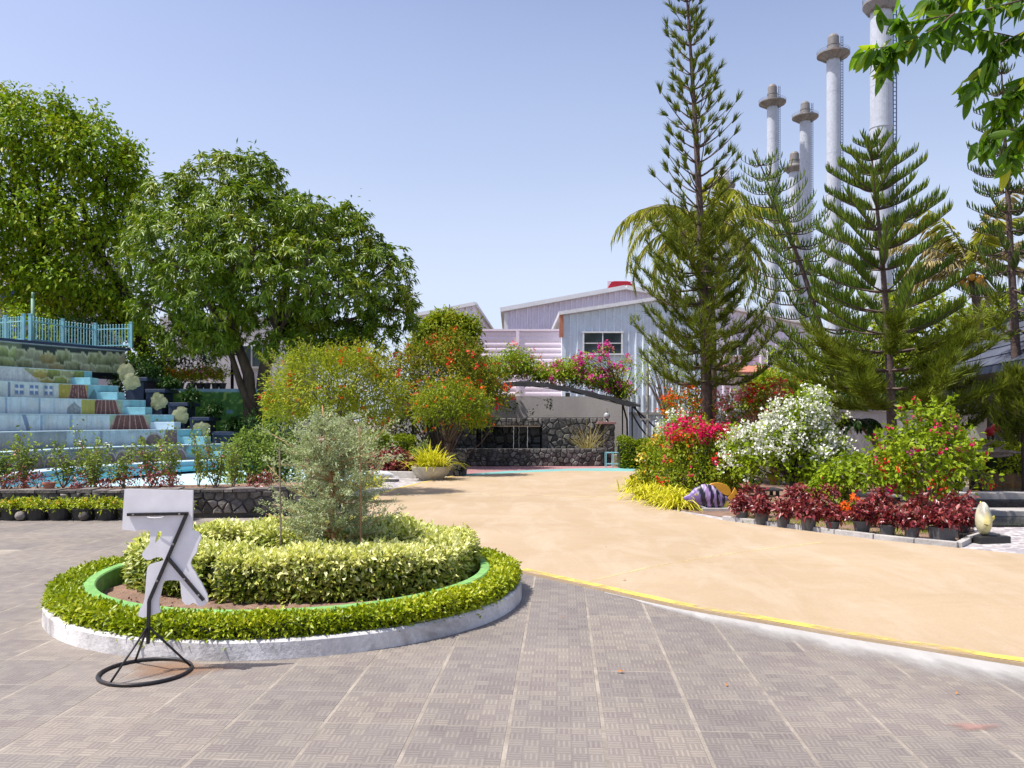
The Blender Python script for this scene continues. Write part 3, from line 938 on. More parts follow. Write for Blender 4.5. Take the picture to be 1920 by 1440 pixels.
def broad_tree(name, label, cat_, base, trunks, lobes, leafm, nclump, per, Ln, W, kind='rosette', spread=0.2, limb_n=22, limb_r=0.07, bark='bark', group=None,
               droop=0.45, extra=(), twig_n=0, fill=0):
    base = Vector(base)
    root = thing(name, label, cat_, base, group)
    P, O = lobe_points(lobes, nclump, 0.62, -0.7, 0.66)
    if kind == 'rosette':
        V, F = rosettes(P, O, per, Ln, W, droop=droop)
    else:
        V, F = clump_leaves(P, O, per, spread, Ln, W, droop=droop, jitter=1.0)
    if fill:        # leaves deeper inside the crown
        Pi, Oi = lobe_points(lobes, fill, 0.1, -0.9, 0.0, 0.72)
        V2, F2 = clump_leaves(Pi, Oi, 14, 0.26, Ln, W * 1.2, droop=droop)
        V, F = cat([(V, F), (V2, F2)])
    crown = npmesh('crown', V, F, L[leafm], root)
    mb = MB()
    forks = []
    for pts, r0, r1 in trunks:
        pts = [tuple(p) for p in pts]
        mb.tube(pts, list(np.linspace(r0, r1, len(pts))), 9)
        forks += pts[-2:]
    Lb = np.asarray(lobes, float)
    limbs(mb, forks, Lb[Lb[:, 3] > .95][:, :3], limb_r * 1.5, limb_r * 0.5, wob=0.1, up=0.05)
    T = P[RNG.choice(len(P), limb_n)]
    limbs(mb, [tuple(x) for x in Lb[:, :3]] + forks, T, limb_r * 0.55, limb_r * 0.12, wob=0.08)
    mb.build('trunk', M[bark], root, smooth=True)
    return root


def needle_tufts(P, D, per, Ln, W, spread=0.75, back=0.25):
    """bottle-brush tufts of needles pointing forward round D; 1 triangle each"""
    n = len(P)
    k = np.repeat(np.arange(n), per)
    m = len(k)
    d = unit(D[k] + rdir(m) * spread + UP * 0.12)
    p = P[k] - D[k] * RNG.uniform(0, back, (m, 1))
    s = unit(np.cross(d, rdir(m)))
    l = (Ln * RNG.uniform(0.65, 1.15, m))[:, None]
    V = np.stack([p - s * W * 0.5, p + s * W * 0.5, p + d * l], 1).reshape(-1, 3)
    i = np.arange(m) * 3
    return V, np.stack([i, i + 1, i + 2], 1)


def trunk_curve(base, top, lean=(0, 0), n=10):
    b, t = np.asarray(base, float), np.asarray(top, float)
    u = np.linspace(0, 1, n)[:, None]
    p = b + (t - b) * u
    p[:, 0] += np.sin(u[:, 0] * PI) * lean[0]
    p[:, 1] += np.sin(u[:, 0] * PI) * lean[1]
    return p


def tr_at(p, u):
    x = u * (len(p) - 1)
    i = min(int(x), len(p) - 2)
    return p[i] + (p[i + 1] - p[i]) * (x - i)


def tufted_pine(name, label, base, top, r0, prof, whorls, leafm, group=None, lean=(0, 0), tuft_per=26, needle=0.3, nw=0.011, dense_below=0.5, ntuft=(3, 9), nb=5, bark='bark_pine'):
    """tall pine with up-curving whorled branches that carry brush-like tufts; prof(u) = branch length, u from 0 (base) to 1 (top)"""
    root = thing(name, label, 'pine tree', tuple(base), group)
    tp = trunk_curve(base, top, lean, 14)
    mb = MB()
    mb.tube([tuple(x) for x in tp], list(np.linspace(r0, 0.015, len(tp))), 9)
    mb.build('trunk', M[bark], root, smooth=True)
    TP, TD = [], []
    br = MB()
    for u in whorls:
        c = tr_at(tp, u)
        n = nb + RNG.integers(-1, 2)
        a0 = RNG.uniform(0, 6.28)
        for k in range(n):
            a = a0 + 2 * PI * k / n + RNG.normal() * 0.2
            R = prof(u) * (RNG.uniform(0.62, 1.0) if RNG.random() < .8 else RNG.uniform(1.05, 1.3))
            h = np.array([math.cos(a), math.sin(a), 0])
            low = u < dense_below
            pts = []
            rise = 0.62 if u > dense_below else 0.30
            for j in range(7):
                t = j / 6
                z = R * (rise * t ** (1.6 if u > dense_below else 2.6) + (0.0 if u > dense_below else -0.14 * math.sin(t * PI)) + (0.16 * t))
                pts.append(c + h * R * t + UP * z)
            br.tube([tuple(x) for x in pts], list(np.linspace(0.012 + 0.012 * R, 0.006, 7)), 4)
            pa = np.array(pts)
            nt_ = ntuft[1] if low else ntuft[0]
            t0 = 0.34 if low else 0.62
            for t in np.linspace(t0, 1.0, max(2, int(nt_ * (0.6 + 0.25 * R)))):
                p = tr_at(pa, t)
                d = unit(tr_at(pa, min(1, t + 0.05)) - tr_at(pa, t - 0.06))
                side = np.cross(d, UP)
                off = RNG.normal() * (0.10 if t < 0.98 else 0.0) * (1.6 if low else 1.0)
                dd = unit(d * 0.8 + UP * (0.55 if t < 0.98 else 0.25) + side * np.sign(off) * 0.5 * (t < 0.98) + RNG.normal(size=3) * 0.2)
                TP.append(p + side * off + UP * abs(off) * 0.4); TD.append(dd)
                if t < 0.98 and low and RNG.random() < 0.8:     # side shoots
                    sd = unit(side * RNG.choice([-1, 1]) + d * 0.7 + UP * 0.35)
                    q = p + sd * R * RNG.uniform(0.1, 0.24)
                    br.tube([tuple(p), tuple(q)], [0.007, 0.004], 3)
                    TP.append(q); TD.append(sd)
    br.build('branches', M[bark], root)['kind'] = 'stuff'
    TP, TD = np.array(TP), np.array(TD)
    hi = TP[:, 2] > tr_at(tp, dense_below)[2] + 0.5
    parts = [needle_tufts(TP[~hi], TD[~hi], tuft_per, needle, nw)]
    if hi.any(): parts.append(needle_tufts(TP[hi], TD[hi], int(tuft_per * 1.5), needle * 1.1, nw * 1.35, 0.56, 0.14))
    V, F = cat(parts)
    npmesh('needles', V, F, L[leafm], root)
    return root


def comb_pine(name, label, base, top, r0, prof, whorls, leafm, group=None, lean=(0, 0), finger=0.32, nb=6, bark='bark_pine', fw=0.017, tuft_below=0.0, step=0.05, rise=0.42, droop=0.2, pw=1.5, needle_m=None):
    """star-pine: tiers of fan-like branches, each with two rows of upright rope-like branchlets"""
    root = thing(name, label, 'pine tree', tuple(base), group)
    tp = trunk_curve(base, top, lean, 14)
    mb = MB()
    mb.tube([tuple(x) for x in tp], list(np.linspace(r0, 0.012, len(tp))), 9)
    mb.build('trunk', M[bark], root, smooth=True)
    br = MB()
    FP, FD, FL = [], [], []
    TP, TD = [], []
    for u in whorls:
        c = tr_at(tp, u)
        n = nb
        a0 = RNG.uniform(0, 6.28)
        for k in range(n):
            a = a0 + 2 * PI * k / n + RNG.normal() * 0.16
            R = prof(u) * RNG.uniform(0.85, 1.1)
            h = np.array([math.cos(a), math.sin(a), 0])
            pts = []
            for j in range(8):
                t = j / 7
                z = R * (rise * min(1.0, .18 + 1.25 * u) * t ** pw - droop * math.sin(t * PI) * (0.4 + 0.6 * (1 - u)))
                pts.append(c + h * R * t + UP * z)
            pa = np.array(pts)
            br.tube([tuple(x) for x in pts], list(np.linspace(0.01 + 0.010 * R, 0.006, 8)), 4)
            m = max(4, int(R / step))
            bare = 0.12 if u > 0.6 else 0.30
            for t in np.linspace(bare, 1.0, m):
                p = tr_at(pa, t)
                d = unit(tr_at(pa, min(1, t + 0.04)) - tr_at(pa, max(0, t - 0.05)))
                side = unit(np.cross(d, UP))
                if u < tuft_below:
                    if RNG.random() < .62: continue
                    for sg in (-1, 1):
                        TP.append(p + side * sg * RNG.uniform(0, .16)); TD.append(unit(side * sg * 0.7 + d * 0.8 + UP * 0.45))
                    continue
                for sg in (-1, 1):
                    FP.append(p)
                    FD.append(unit(side * sg * 0.42 + d * 0.30 + UP * 0.95 + RNG.normal(size=3) * 0.10))
                    FL.append(finger * (0.55 + 0.6 * math.sin(min(1, 0.15 + t) * PI * 0.75)) * RNG.uniform(0.8, 1.15) * (0.5 + 0.5 * min(1, R / 1.2)))
    br.build('branches', M[bark], root)['kind'] = 'stuff'
    if FP:
        P, D, l = np.array(FP), np.array(FD), np.array(FL)[:, None]
        n = len(P)
        e1 = unit(np.cross(D, rdir(n)))
        e2 = np.cross(D, e1)
        curl = unit(D + UP * 0.5)
        ringv = []
        for t, w in ((0.0, 0.6), (0.5, 1.0), (1.0, 0.15)):
            c = P + D * l * t + (curl - D) * l * t * t * 0.5
            for q in range(3):
                ang = 2 * PI * q / 3
                ringv.append(c + (e1 * math.cos(ang) + e2 * math.sin(ang)) * fw * w)
        V = np.stack(ringv, 1).reshape(-1, 3)
        i = np.arange(n)[:, None] * 9
        Fs = []
        for r in range(2):
            for q in range(3):
                q2 = (q + 1) % 3
                Fs.append(np.concatenate([i + r * 3 + q, i + r * 3 + q2, i + r * 3 + 3 + q2, i + r * 3 + 3 + q], 1))
        npmesh('branchlets', V, np.concatenate(Fs, 0), L[leafm], root)
    if TP:
        V, F = needle_tufts(np.array(TP), np.array(TD), 13, 0.32, 0.018, 0.6)
        npmesh('needles', V, F, L[needle_m or leafm], root)
    return root


def palm_tree(name, label, base, head, r0, fronds, leafm, Lf=3.2, group=None, droopy=1.0, leaflet=0.55, crown_m='twig'):
    """coconut palm: trunk, arching fronds (each a part) with two rows of leaflets"""
    root = thing(name, label, 'palm tree', tuple(base), group)
    tp = trunk_curve(base, head, (0.2, 0), 10)
    mb = MB()
    mb.tube([tuple(x) for x in tp], list(np.linspace(r0, r0 * 0.65, 10)), 9)
    mb.build('trunk', M['bark'], root, smooth=True)
    head = np.asarray(head, float)
    for fr in fronds:
        az, el, lf = fr[:3]
        lm = fr[3] if len(fr) > 3 else leafm
        h = np.array([math.cos(az), math.sin(az), 0])
        l = Lf * lf
        pts = []
        p = head.copy(); e = el
        K = 12
        for j in range(K):
            pts.append(p.copy())
            p = p + (h * math.cos(e) + UP * math.sin(e)) * l / (K - 1)
            e -= droopy * (0.10 + 0.05 * j / K * 2.2)
        pa = np.array(pts)
        f = MB()
        f.tube([tuple(x) for x in pa], list(np.linspace(0.035, 0.006, K)), 4)
        side = np.cross(h, UP)
        LP, LD, LL = [], [], []
        for t in np.linspace(0.14, 1.0, 46):
            q = tr_at(pa, t)
            d = unit(tr_at(pa, min(1, t + 0.03)) - tr_at(pa, t - 0.05))
            for sg in (-1, 1):
                LP.append(q); LD.append(unit(side * sg * 0.75 + d * 0.55 - UP * RNG.uniform(0.25, 0.75) + RNG.normal(size=3) * 0.08))
                LL.append(leaflet * (0.45 + 0.75 * math.sin(min(t + 0.08, 1) * PI * 0.85)) * RNG.uniform(0.8, 1.1))
        fo = f.build('frond', M[crown_m], root)
        V, F = leaf_arrays(np.array(LP), np.array(LD), np.array(LL), np.full(len(LP), 0.045), None, fold=0.05, droop=0.35)
        npmesh('leaflets', V, F, L[lm], fo)
    return root


# ------------------------------------------------------------------ stone walls: every stone an object
def clip_half(poly, px, py, nx, ny):
    out = []
    for i in range(len(poly)):
        a, b = poly[i], poly[(i + 1) % len(poly)]
        da = (a[0] - px) * nx + (a[1] - py) * ny
        db = (b[0] - px) * nx + (b[1] - py) * ny
        if da <= 0: out.append(a)
        if (da < 0 < db) or (db < 0 < da):
            t = da / (da - db)
            out.append((a[0] + (b[0] - a[0]) * t, a[1] + (b[1] - a[1]) * t))
    return out


def voronoi(w, h, cell, jit=0.42, aspect=1.25):
    nx, ny = max(1, round(w / (cell * aspect))), max(1, round(h / cell))
    seeds = []
    for j in range(ny):
        for i in range(nx):
            seeds.append(((i + 0.5 + (0.25 if j % 2 else -0.25) + RNG.uniform(-jit, jit)) * w / nx, (j + 0.5 + RNG.uniform(-jit, jit)) * h / ny))
    polys = []
    for i, s in enumerate(seeds):
        p = [(0, 0), (w, 0), (w, h), (0, h)]
        for k, o in enumerate(seeds):
            if k == i: continue
            dx, dy = o[0] - s[0], o[1] - s[1]
            if abs(dx) > cell * aspect * 3.2 or abs(dy) > cell * 3.2: continue
            p = clip_half(p, (s[0] + o[0]) / 2, (s[1] + o[1]) / 2, dx, dy)
            if len(p) < 3: break
        if len(p) >= 3: polys.append(p)
    return polys


def stones_on(parent, path, z0, h, cell, m, limit=300, gap=0.012, depth=(0.02, 0.06), name='stone'):
    """separate stones over the face of a wall that runs along path (outward = right of the path direction)"""
    P = [Vector((p[0], p[1])) for p in path]
    seg = [(P[i + 1] - P[i]).length for i in range(len(P) - 1)]
    tot = sum(seg)
    def frame(s):
        i = 0
        while i < len(seg) - 1 and s > seg[i]:
            s -= seg[i]; i += 1
        d = (P[i + 1] - P[i]).normalized()
        return P[i] + d * s, Vector((d.y, -d.x))
    off = wloc(parent)
    cnt = 0
    for poly in voronoi(tot, h, cell):
        if cnt >= limit: break
        cx = sum(p[0] for p in poly) / len(poly); cy = sum(p[1] for p in poly) / len(poly)
        rad = max(math.hypot(p[0] - cx, p[1] - cy) for p in poly)
        k = max(0.3, 1 - gap / rad * 1.6)
        dep = RNG.uniform(*depth)
        tilt = RNG.normal(size=2) * 0.12
        vs = []
        for ring, (sc, dd) in enumerate(((k, -0.02), (k * 0.97, dep * 0.65), (k * 0.72, dep))):
            for p in poly:
                s = cx + (p[0] - cx) * sc; z = cy + (p[1] - cy) * sc
                q, n = frame(min(max(s, 0), tot))
                e = dd + ((s - cx) * tilt[0] + (z - cy) * tilt[1] if ring else 0)
                vs.append((q.x + n.x * e - off.x, q.y + n.y * e - off.y, z0 + z - off.z))
        n = len(poly)
        fs = [(r * n + i, r * n + (i + 1) % n, (r + 1) * n + (i + 1) % n, (r + 1) * n + i) for r in range(2) for i in range(n)]
        fs.append(tuple(2 * n + i for i in range(n)))
        me = bpy.data.meshes.new(name)
        me.from_pydata(vs, [], fs)
        me.materials.append(m)
        link_mesh(name, me, parent)
        cnt += 1
    return cnt


def wall_core(mb, path, z0, z1, t):
    """a plain wall body of thickness t behind the path line (inward = left of the path direction)"""
    P = [Vector((p[0], p[1])) for p in path]
    for i in range(len(P) - 1):
        d = (P[i + 1] - P[i])
        n = Vector((d.y, -d.x)).normalized()
        a, b = P[i], P[i + 1]
        mb.prism([(a.x, a.y), (b.x, b.y), (b.x - n.x * t, b.y - n.y * t), (a.x - n.x * t, a.y - n.y * t)], z0, z1)
    return mb
# ------------------------------------------------------------------ ground, paving, court
def flat(name, poly, z, m, parent=None, kind=None, label=None, thick=0.0):
    mb = MB()
    n = len(poly)
    if thick:
        mb.prism([(p[0], p[1]) for p in poly], z - thick, z)
    else:
        mb.add([(p[0], p[1], z) for p in poly], [tuple(range(n))])
    o = mb.build(name, m, parent)
    if kind: tag(o, label, kind=kind)
    return o


def G(pts, z=0.0):
    return [tuple(gp(x, y, z))[:2] for x, y in pts]


flat('ground', [(-400, -60), (400, -60), (400, 900), (-400, 900)], -0.06, M['earth'], kind='structure')

EDGE = G([(2200, 1296), (1920, 1249.7), (1803, 1231), (1697, 1213.6), (1590.8, 1196.6), (1484.5, 1178), (1378, 1159.4), (1282.6, 1142.4), (1213.5, 1127.5), (1133.8, 1109), (1054, 1091.4), (971.7, 1072.8)])
EDGE_BACK = [(-0.45, 9.35), (-1.25, 10.6), (-2.3, 13.2), (-2.75, 15.4)] + G([(703, 928), (735, 918.5), (790, 905.5), (845, 894)])
FAR = G([(869, 894.5), (953, 888.5), (1066, 883.8), (1192, 885)])
RIGHT = G([(1180, 905), (1186, 928), (1215, 945), (1269, 960.5), (1362, 979), (1500, 996.5), (1640, 1014.5), (1797.5, 1030.5), (1920, 1042.5), (2250, 1078)])
court_poly = EDGE + EDGE_BACK + FAR + RIGHT
flat('court', court_poly, 0.022, M['court'], kind='structure', thick=0.05)

# tiles: every one of the nearest 300 an object, the rest one mesh
paved = thing('paved_court', None, None, (0, 0, 0))
tag(paved, kind='structure')
TS = 0.488
ta = math.atan(94.0 / FOC)
ex, ey = Vector((math.cos(ta), -math.sin(ta), 0)), Vector((math.sin(ta), math.cos(ta), 0))
anchor = gp(1282.8, 1309.6)
flat('grout_bed', [(-14, 1.0), (8, 1.0), (8, 13.2), (-14, 13.2)], -0.0012, M['grout'], paved)


def in_poly(p, poly):
    c = False
    n = len(poly)
    for i in range(n):
        a, b = poly[i], poly[i - 1]
        if (a[1] > p[1]) != (b[1] > p[1]) and p[0] < (b[0] - a[0]) * (p[1] - a[1]) / (b[1] - a[1]) + a[0]:
            c = not c
    return c


def tile_geo(o, gx, gy, e=0.004):
    """a tile with a chamfered edge from its corner o: vertices, faces, uv"""
    x0, x1, y0, y1 = gx, TS - gx, gy, TS - gy
    vs, uv = [], []
    for zz, i_ in ((-0.012, 0.0), (-e * 0.6, 0.0), (0.0, e)):
        for a, b in ((x0 + i_, y0 + i_), (x1 - i_, y0 + i_), (x1 - i_, y1 - i_), (x0 + i_, y1 - i_)):
            vs.append(o + ex * a + ey * b + Vector((0, 0, zz))); uv.append(((a - x0) / (x1 - x0) * 6, (b - y0) / (y1 - y0) * 6))
    fs = [(r * 4 + i, r * 4 + (i + 1) % 4, r * 4 + 4 + (i + 1) % 4, r * 4 + 4 + i) for r in range(2) for i in range(4)] + [(8, 9, 10, 11)]
    return vs, fs, uv


def uv_mesh(name, vs, fs, uvs, m):
    me = bpy.data.meshes.new(name)
    me.from_pydata([tuple(v) for v in vs], [], fs)
    ul = me.uv_layers.new(name='UVMap')
    for lp in me.loops:
        ul.data[lp.index].uv = uvs[lp.vertex_index]
    me.materials.append(m)
    me.update()
    return me


ISL = Vector((-1.944, 7.407, 0))
cells = []
for i in range(-26, 14):
    for j in range(-6, 22):
        o = anchor + ex * (i * TS) + ey * (j * TS)
        c = o + (ex + ey) * TS / 2
        if c.y < 2.3 or c.y > 12.9: continue
        if abs(c.x) > c.y * 0.66 + 0.9: continue
        if (c - ISL).length < 1.62: continue
        corners = [o, o + ex * TS, o + (ex + ey) * TS, o + ey * TS]
        if all(in_poly((q.x, q.y), court_poly) for q in corners + [c]): continue
        cells.append((c.length, i, j, o))
cells.sort(key=lambda t: t[0])
GX, GY = 0.0082, 0.0014
vs, fs, uv = tile_geo(Vector((0, 0, 0)), GX, GY)
tile_meshes = [uv_mesh('tile', vs, fs, uv, M['tile'])]
uv2 = [(6 - b, a) for a, b in uv]
tile_meshes.append(uv_mesh('tile', vs, fs, uv2, M['tile']))
VS, FS, UVS = [], [], []
for n_, (d_, i, j, o) in enumerate(cells):
    dz = RNG.normal() * 0.0006
    if n_ < 298:
        t = link_mesh('tile', tile_meshes[(i * 7 + j * 3 + (i * j) % 2) % 2], paved)
        t.location = (o.x, o.y, dz)
    else:
        v, f, u = tile_geo(o, GX, GY)
        b = len(VS)
        VS += v; UVS += u
        FS += [tuple(q + b for q in face) for face in f]
if VS:
    rest = link_mesh('far_tiles', uv_mesh('far_tiles', VS, FS, UVS, M['tile']), paved)
    rest['kind'] = 'stuff'

# worn yellow line along the court's edge, cement strip, joints, stains
def ribbon(name, pts, w0, w1, z, m, side=1):
    """a strip beside the polyline pts (xy), between offsets w0 and w1 to its left"""
    P = [Vector((p[0], p[1])) for p in pts]
    fine = []
    for a, b in zip(P, P[1:]):
        k = max(1, int((b - a).length / 0.15))
        fine += [a + (b - a) * (i / k) for i in range(k)]
    fine.append(P[-1])
    vs, fs = [], []
    for i, p in enumerate(fine):
        d = (fine[min(i + 1, len(fine) - 1)] - fine[max(i - 1, 0)]).normalized()
        n = Vector((-d.y, d.x)) * side
        j0, j1 = RNG.normal() * 0.004, RNG.normal() * 0.006
        a, b = p + n * (w0 + j0), p + n * (w1 + j1)
        vs += [(a.x, a.y, z), (b.x, b.y, z)]
    for i in range(len(fine) - 1):
        fs.append((2 * i, 2 * i + 1, 2 * i + 3, 2 * i + 2))
    mb = MB(); mb.add(vs, fs)
    return mb.build(name, m)


tag(ribbon('edge_line', EDGE, 0.01, 0.12, 0.026, M['yellow_line'], side=-1), kind='structure')
tag(ribbon('edge_line', EDGE_BACK[3:], 0.01, 0.12, 0.026, M['yellow_line'], side=-1), kind='structure')
tag(ribbon('joint_line', G([(1092, 1094), (1230, 1062), (1380, 1037), (1545, 1017)], 0.02), 0, 0.03, 0.0235, M['joint']), kind='structure')
tag(ribbon('joint_line', G([(752, 925), (960, 929), (1240, 934)], 0.02), 0, 0.06, 0.0235, M['joint']), kind='structure')
cw = [(0.0, 0.52), (0.9, 0.50), (1.3, 0.46), (1.7, 0.40), (2.1, 0.36), (2.5, 0.30), (2.9, 0.22), (3.3, 0.13), (3.7, 0.03)]
Pe = [Vector(p) for p in EDGE]
vs, fs, cs, s_ = [], [], [], 0.0
KC = 8
rows_ = []
for a, b in zip(Pe, Pe[1:]):
    L_ = (b - a).length
    if s_ > 3.7: break
    d = (b - a).normalized(); n_ = Vector((-d.y, d.x))
    x = 0.0
    while x < L_:
        w_ = float(np.interp(s_ + x, [c[0] for c in cw], [c[1] for c in cw]))
        for k in range(KC + 1):
            t = k / KC
            p = a + d * x + n_ * (0.03 - 0 + w_ * 1.35 * t)
            vs.append((p.x, p.y, 0.0042)); cs.append((1 - t,) * 3)
        rows_.append(1); x += 0.12
    s_ += L_
for i in range(len(rows_) - 1):
    for k in range(KC):
        q = i * (KC + 1) + k; fs.append((q, q + 1, q + KC + 2, q + KC + 1))
mb = MB(); mb.add(vs, fs)
tag(mb.build('cement_strip', M['cement'], colors=cs), kind='structure')
sp = gp(1825, 1363)
def blot(name, c, rx, ry, m, z, wob=.3):
    """a soft-edged stain: a disc whose paint attribute falls off outwards"""
    vs, cs, fs = [(c.x, c.y, z)], [(1, 1, 1)], []
    n_, rings = 36, 5
    for r in range(1, rings + 1):
        for k in range(n_):
            a = 2 * PI * k / n_
            e = 1 + wob * math.sin(3 * a + 1) * .5 + wob * math.sin(5 * a) * .3
            vs.append((c.x + rx * e * r / rings * math.cos(a), c.y + ry * e * r / rings * math.sin(a), z)); cs.append((1 - r / rings,) * 3)
    fs += [(0, 1 + k, 1 + (k + 1) % n_) for k in range(n_)]
    for r in range(rings - 1):
        for k in range(n_):
            a, b = 1 + r * n_, 1 + (r + 1) * n_
            fs.append((a + k, b + k, b + (k + 1) % n_, a + (k + 1) % n_))
    mb = MB(); mb.add(vs, fs)
    tag(mb.build(name, m, colors=cs), kind='structure')
blot('paint_spill', sp, .17, .075, M['stain'], .0046)
rs = gp(325, 1256)
blot('rust_stain', rs, .42, .24, M['rust'], .0046)
# paving beyond: pale tiles, teal band, red band
flat('pale_paving', G([(700, 930), (735, 920), (790, 907), (845, 896), (845, 885), (720, 893), (640, 905), (610, 930)]), 0.003, M['mosaic'], kind='structure')
flat('teal_band', FAR[:3] + G([(1205, 884.5), (1205, 877), (1066, 879), (953, 883.3), (866, 889.5)]), 0.004, M['teal_paving'], kind='structure')
flat('red_band', G([(866, 889.5), (953, 883.3), (1066, 879), (1205, 877), (1205, 871), (840, 871), (830, 885)]), 0.0, M['red_paving'], kind='structure')
flat('mosaic_path', RIGHT[2:7] + G([(1797, 1028), (1830, 1012), (1790, 975), (1600, 950), (1420, 930), (1260, 930), (1215, 940)]), 0.006, M['mosaic'], kind='structure')
flat('mosaic_path', RIGHT[7:10] + G([(2250, 985), (1920, 985), (1800, 985), (1830, 1010)]), 0.010, M['mosaic'], kind='structure')

# fallen leaves on the paving
fl_m = [leafmat('fallen_leaf', [(0.40, 0.13, 0.03), (0.45, 0.2, 0.05)], 0.1)]
for k, (x, y) in enumerate([(1164, 1262), (1362, 1287), (1170, 1093), (1136, 1030), (1055, 1159), (1795, 1303)]):
    p = gp(x, y)
    mb = MB()
    a = k * 1.3
    s = 0.028 if k in (0, 2) else 0.015
    z = 0.03 if y < 1120 else 0.006
    e = Vector((math.cos(a), math.sin(a), 0)); q = Vector((-e.y, e.x, 0))
    mb.add([p + Vector((0, 0, z)) - e * s, p + q * s * .5 + Vector((0, 0, z + .012)), p + e * s + Vector((0, 0, z + .004)), p - q * s * .5 + Vector((0, 0, z + .01))], [(0, 3, 1), (1, 3, 2)])
    o = mb.build('fallen_leaf', fl_m[0])
    tag(o, ['crumpled orange fallen leaf on the basket weave paving, nearest the camera', 'small dry leaf lying on the grey paving, to the right of the larger one',
            'dry leaf lying on the beige court just behind the yellow line', 'small dry leaf far out on the beige court beside the round bed',
            'tiny dry leaf on the paving beside the round bed', 'small yellow leaf near the cement strip at the court edge'][k], 'leaf')

# ------------------------------------------------------------------ round bed
bed = thing('round_flower_bed', 'round raised bed with white kerb and green inner ring', 'flower bed', ISL)
mb = MB()
mb.lathe(ISL, [(1.90, 0.0), (1.90, 0.118), (1.915, 0.13), (2.015, 0.13), (2.03, 0.115), (2.035, 0.0)], 96)
mb.build('kerb', M['kerb_white'], bed, smooth=False)
mb = MB()
mb.lathe(ISL, [(1.655, 0.02), (1.655, 0.245), (1.665, 0.255), (1.735, 0.255), (1.745, 0.245), (1.745, 0.02)], 96)
mb.build('inner_ring', M['ring_green'], bed)
# uneven soil
n = 56
vs, fs = [], []
gx = np.linspace(-1.92, 1.92, n)
idx = {}
for i in range(n):
    for j in range(n):
        x, y = gx[i], gx[j]
        if math.hypot(x, y) < 1.93:
            idx[i, j] = len(vs)
            z = 0.105 + 0.018 * math.sin(x * 5 + y * 2) * math.sin(y * 4.3) + RNG.normal() * 0.006 - (0.02 if math.hypot(x, y) > 1.6 else 0)
            vs.append((ISL.x + x, ISL.y + y, z))
for i in range(n - 1):
    for j in range(n - 1):
        q = [(i, j), (i + 1, j), (i + 1, j + 1), (i, j + 1)]
        if all(k in idx for k in q):
            fs.append(tuple(idx[k] for k in q))
mb = MB(); mb.add(vs, fs)
soil = mb.build('soil', M['soil'], bed, smooth=True)
# clods and fallen leaves on the soil
P = []
for k in range(700):
    a, r = RNG.uniform(0, 2 * PI), 1.64 * math.sqrt(RNG.uniform(0.3, 1))
    P.append((ISL.x + r * math.cos(a), ISL.y + r * math.sin(a), 0.115))
P = np.array(P)
V, F = leaf_arrays(P, rdir(700) * np.array([1, 1, 0.2]), RNG.uniform(0.015, 0.05, 700), 0.02, None)
o = npmesh('leaf_litter', V, F, L['dry'], bed); o['kind'] = 'stuff'

circ = [(ISL.x + 1.875 * math.cos(a), ISL.y + 1.875 * math.sin(a)) for a in np.linspace(0, 2 * PI, 73)[:-1]]
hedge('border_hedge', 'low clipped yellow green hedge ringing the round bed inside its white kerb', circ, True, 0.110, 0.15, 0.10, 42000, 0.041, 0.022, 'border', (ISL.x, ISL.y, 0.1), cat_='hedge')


def ell(a, b_front, b_back, k=60, c=ISL):
    out = []
    for q in np.linspace(0, 2 * PI, k + 1)[:-1]:
        s = math.sin(q)
        out.append((c.x + a * math.cos(q), c.y + (b_back if s > 0 else b_front) * s))
    return out


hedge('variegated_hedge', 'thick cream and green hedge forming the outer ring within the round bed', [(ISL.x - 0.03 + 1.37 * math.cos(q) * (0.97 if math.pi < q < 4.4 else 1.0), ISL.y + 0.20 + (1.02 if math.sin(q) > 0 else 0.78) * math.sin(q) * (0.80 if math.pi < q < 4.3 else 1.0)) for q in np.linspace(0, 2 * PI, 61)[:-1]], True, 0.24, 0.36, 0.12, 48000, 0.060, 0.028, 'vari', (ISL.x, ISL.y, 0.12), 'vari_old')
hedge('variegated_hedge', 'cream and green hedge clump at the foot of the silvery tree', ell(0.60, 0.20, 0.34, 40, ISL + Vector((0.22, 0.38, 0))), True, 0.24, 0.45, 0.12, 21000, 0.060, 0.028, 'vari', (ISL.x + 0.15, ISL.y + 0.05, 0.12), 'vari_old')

# silvery young tree in the middle of the bed
sb = Vector((-1.62, 7.35, 0.11))
silver = thing('silvery_tree', 'young silvery grey feathery tree rising from the round bed', 'tree', sb)
mb = MB()
tr = trunk_curve(sb, sb + Vector((-0.10, 0, 1.62)), (0.03, 0.02), 10)
mb.tube([tuple(x) for x in tr], list(np.linspace(0.030, 0.006, 10)), 7)
PL, PD, PLn = [], [], []
for k in range(190):
    u = RNG.uniform(0.16, 0.88)
    p = tr_at(tr, u)
    a = RNG.uniform(0, 2 * PI)
    R = (0.42 * (1 - ((u - 0.42) / 0.62) ** 2) + 0.05) * (RNG.uniform(0.45, 1.0) if k % 6 else RNG.uniform(1.0, 1.45))
    R = max(R, 0.10)
    end = p + np.array([math.cos(a) * R, math.sin(a) * R, R * RNG.uniform(0.05, 0.65)])
    pts = curved(p, end, wob=0.06, up=-0.05, n=5)
    mb.tube(pts, [0.007, 0.006, 0.005, 0.004, 0.002], 4)
    pa = np.array(pts)
    for t in np.linspace(0.30, 1.0, 5):
        q = tr_at(pa, t)
        for s_ in range(2):
            PL.append(q); PD.append(unit(tr_at(pa, 1.0) - p + UP * 0.30 * R + RNG.normal(size=3) * 0.42 * R)); PLn.append(RNG.uniform(0.08, 0.17))
mb.build('trunk', M['cane'], silver, smooth=True)
PL, PD, PLn = np.array(PL), np.array(PD), np.array(PLn)
k = np.repeat(np.arange(len(PL)), 17)
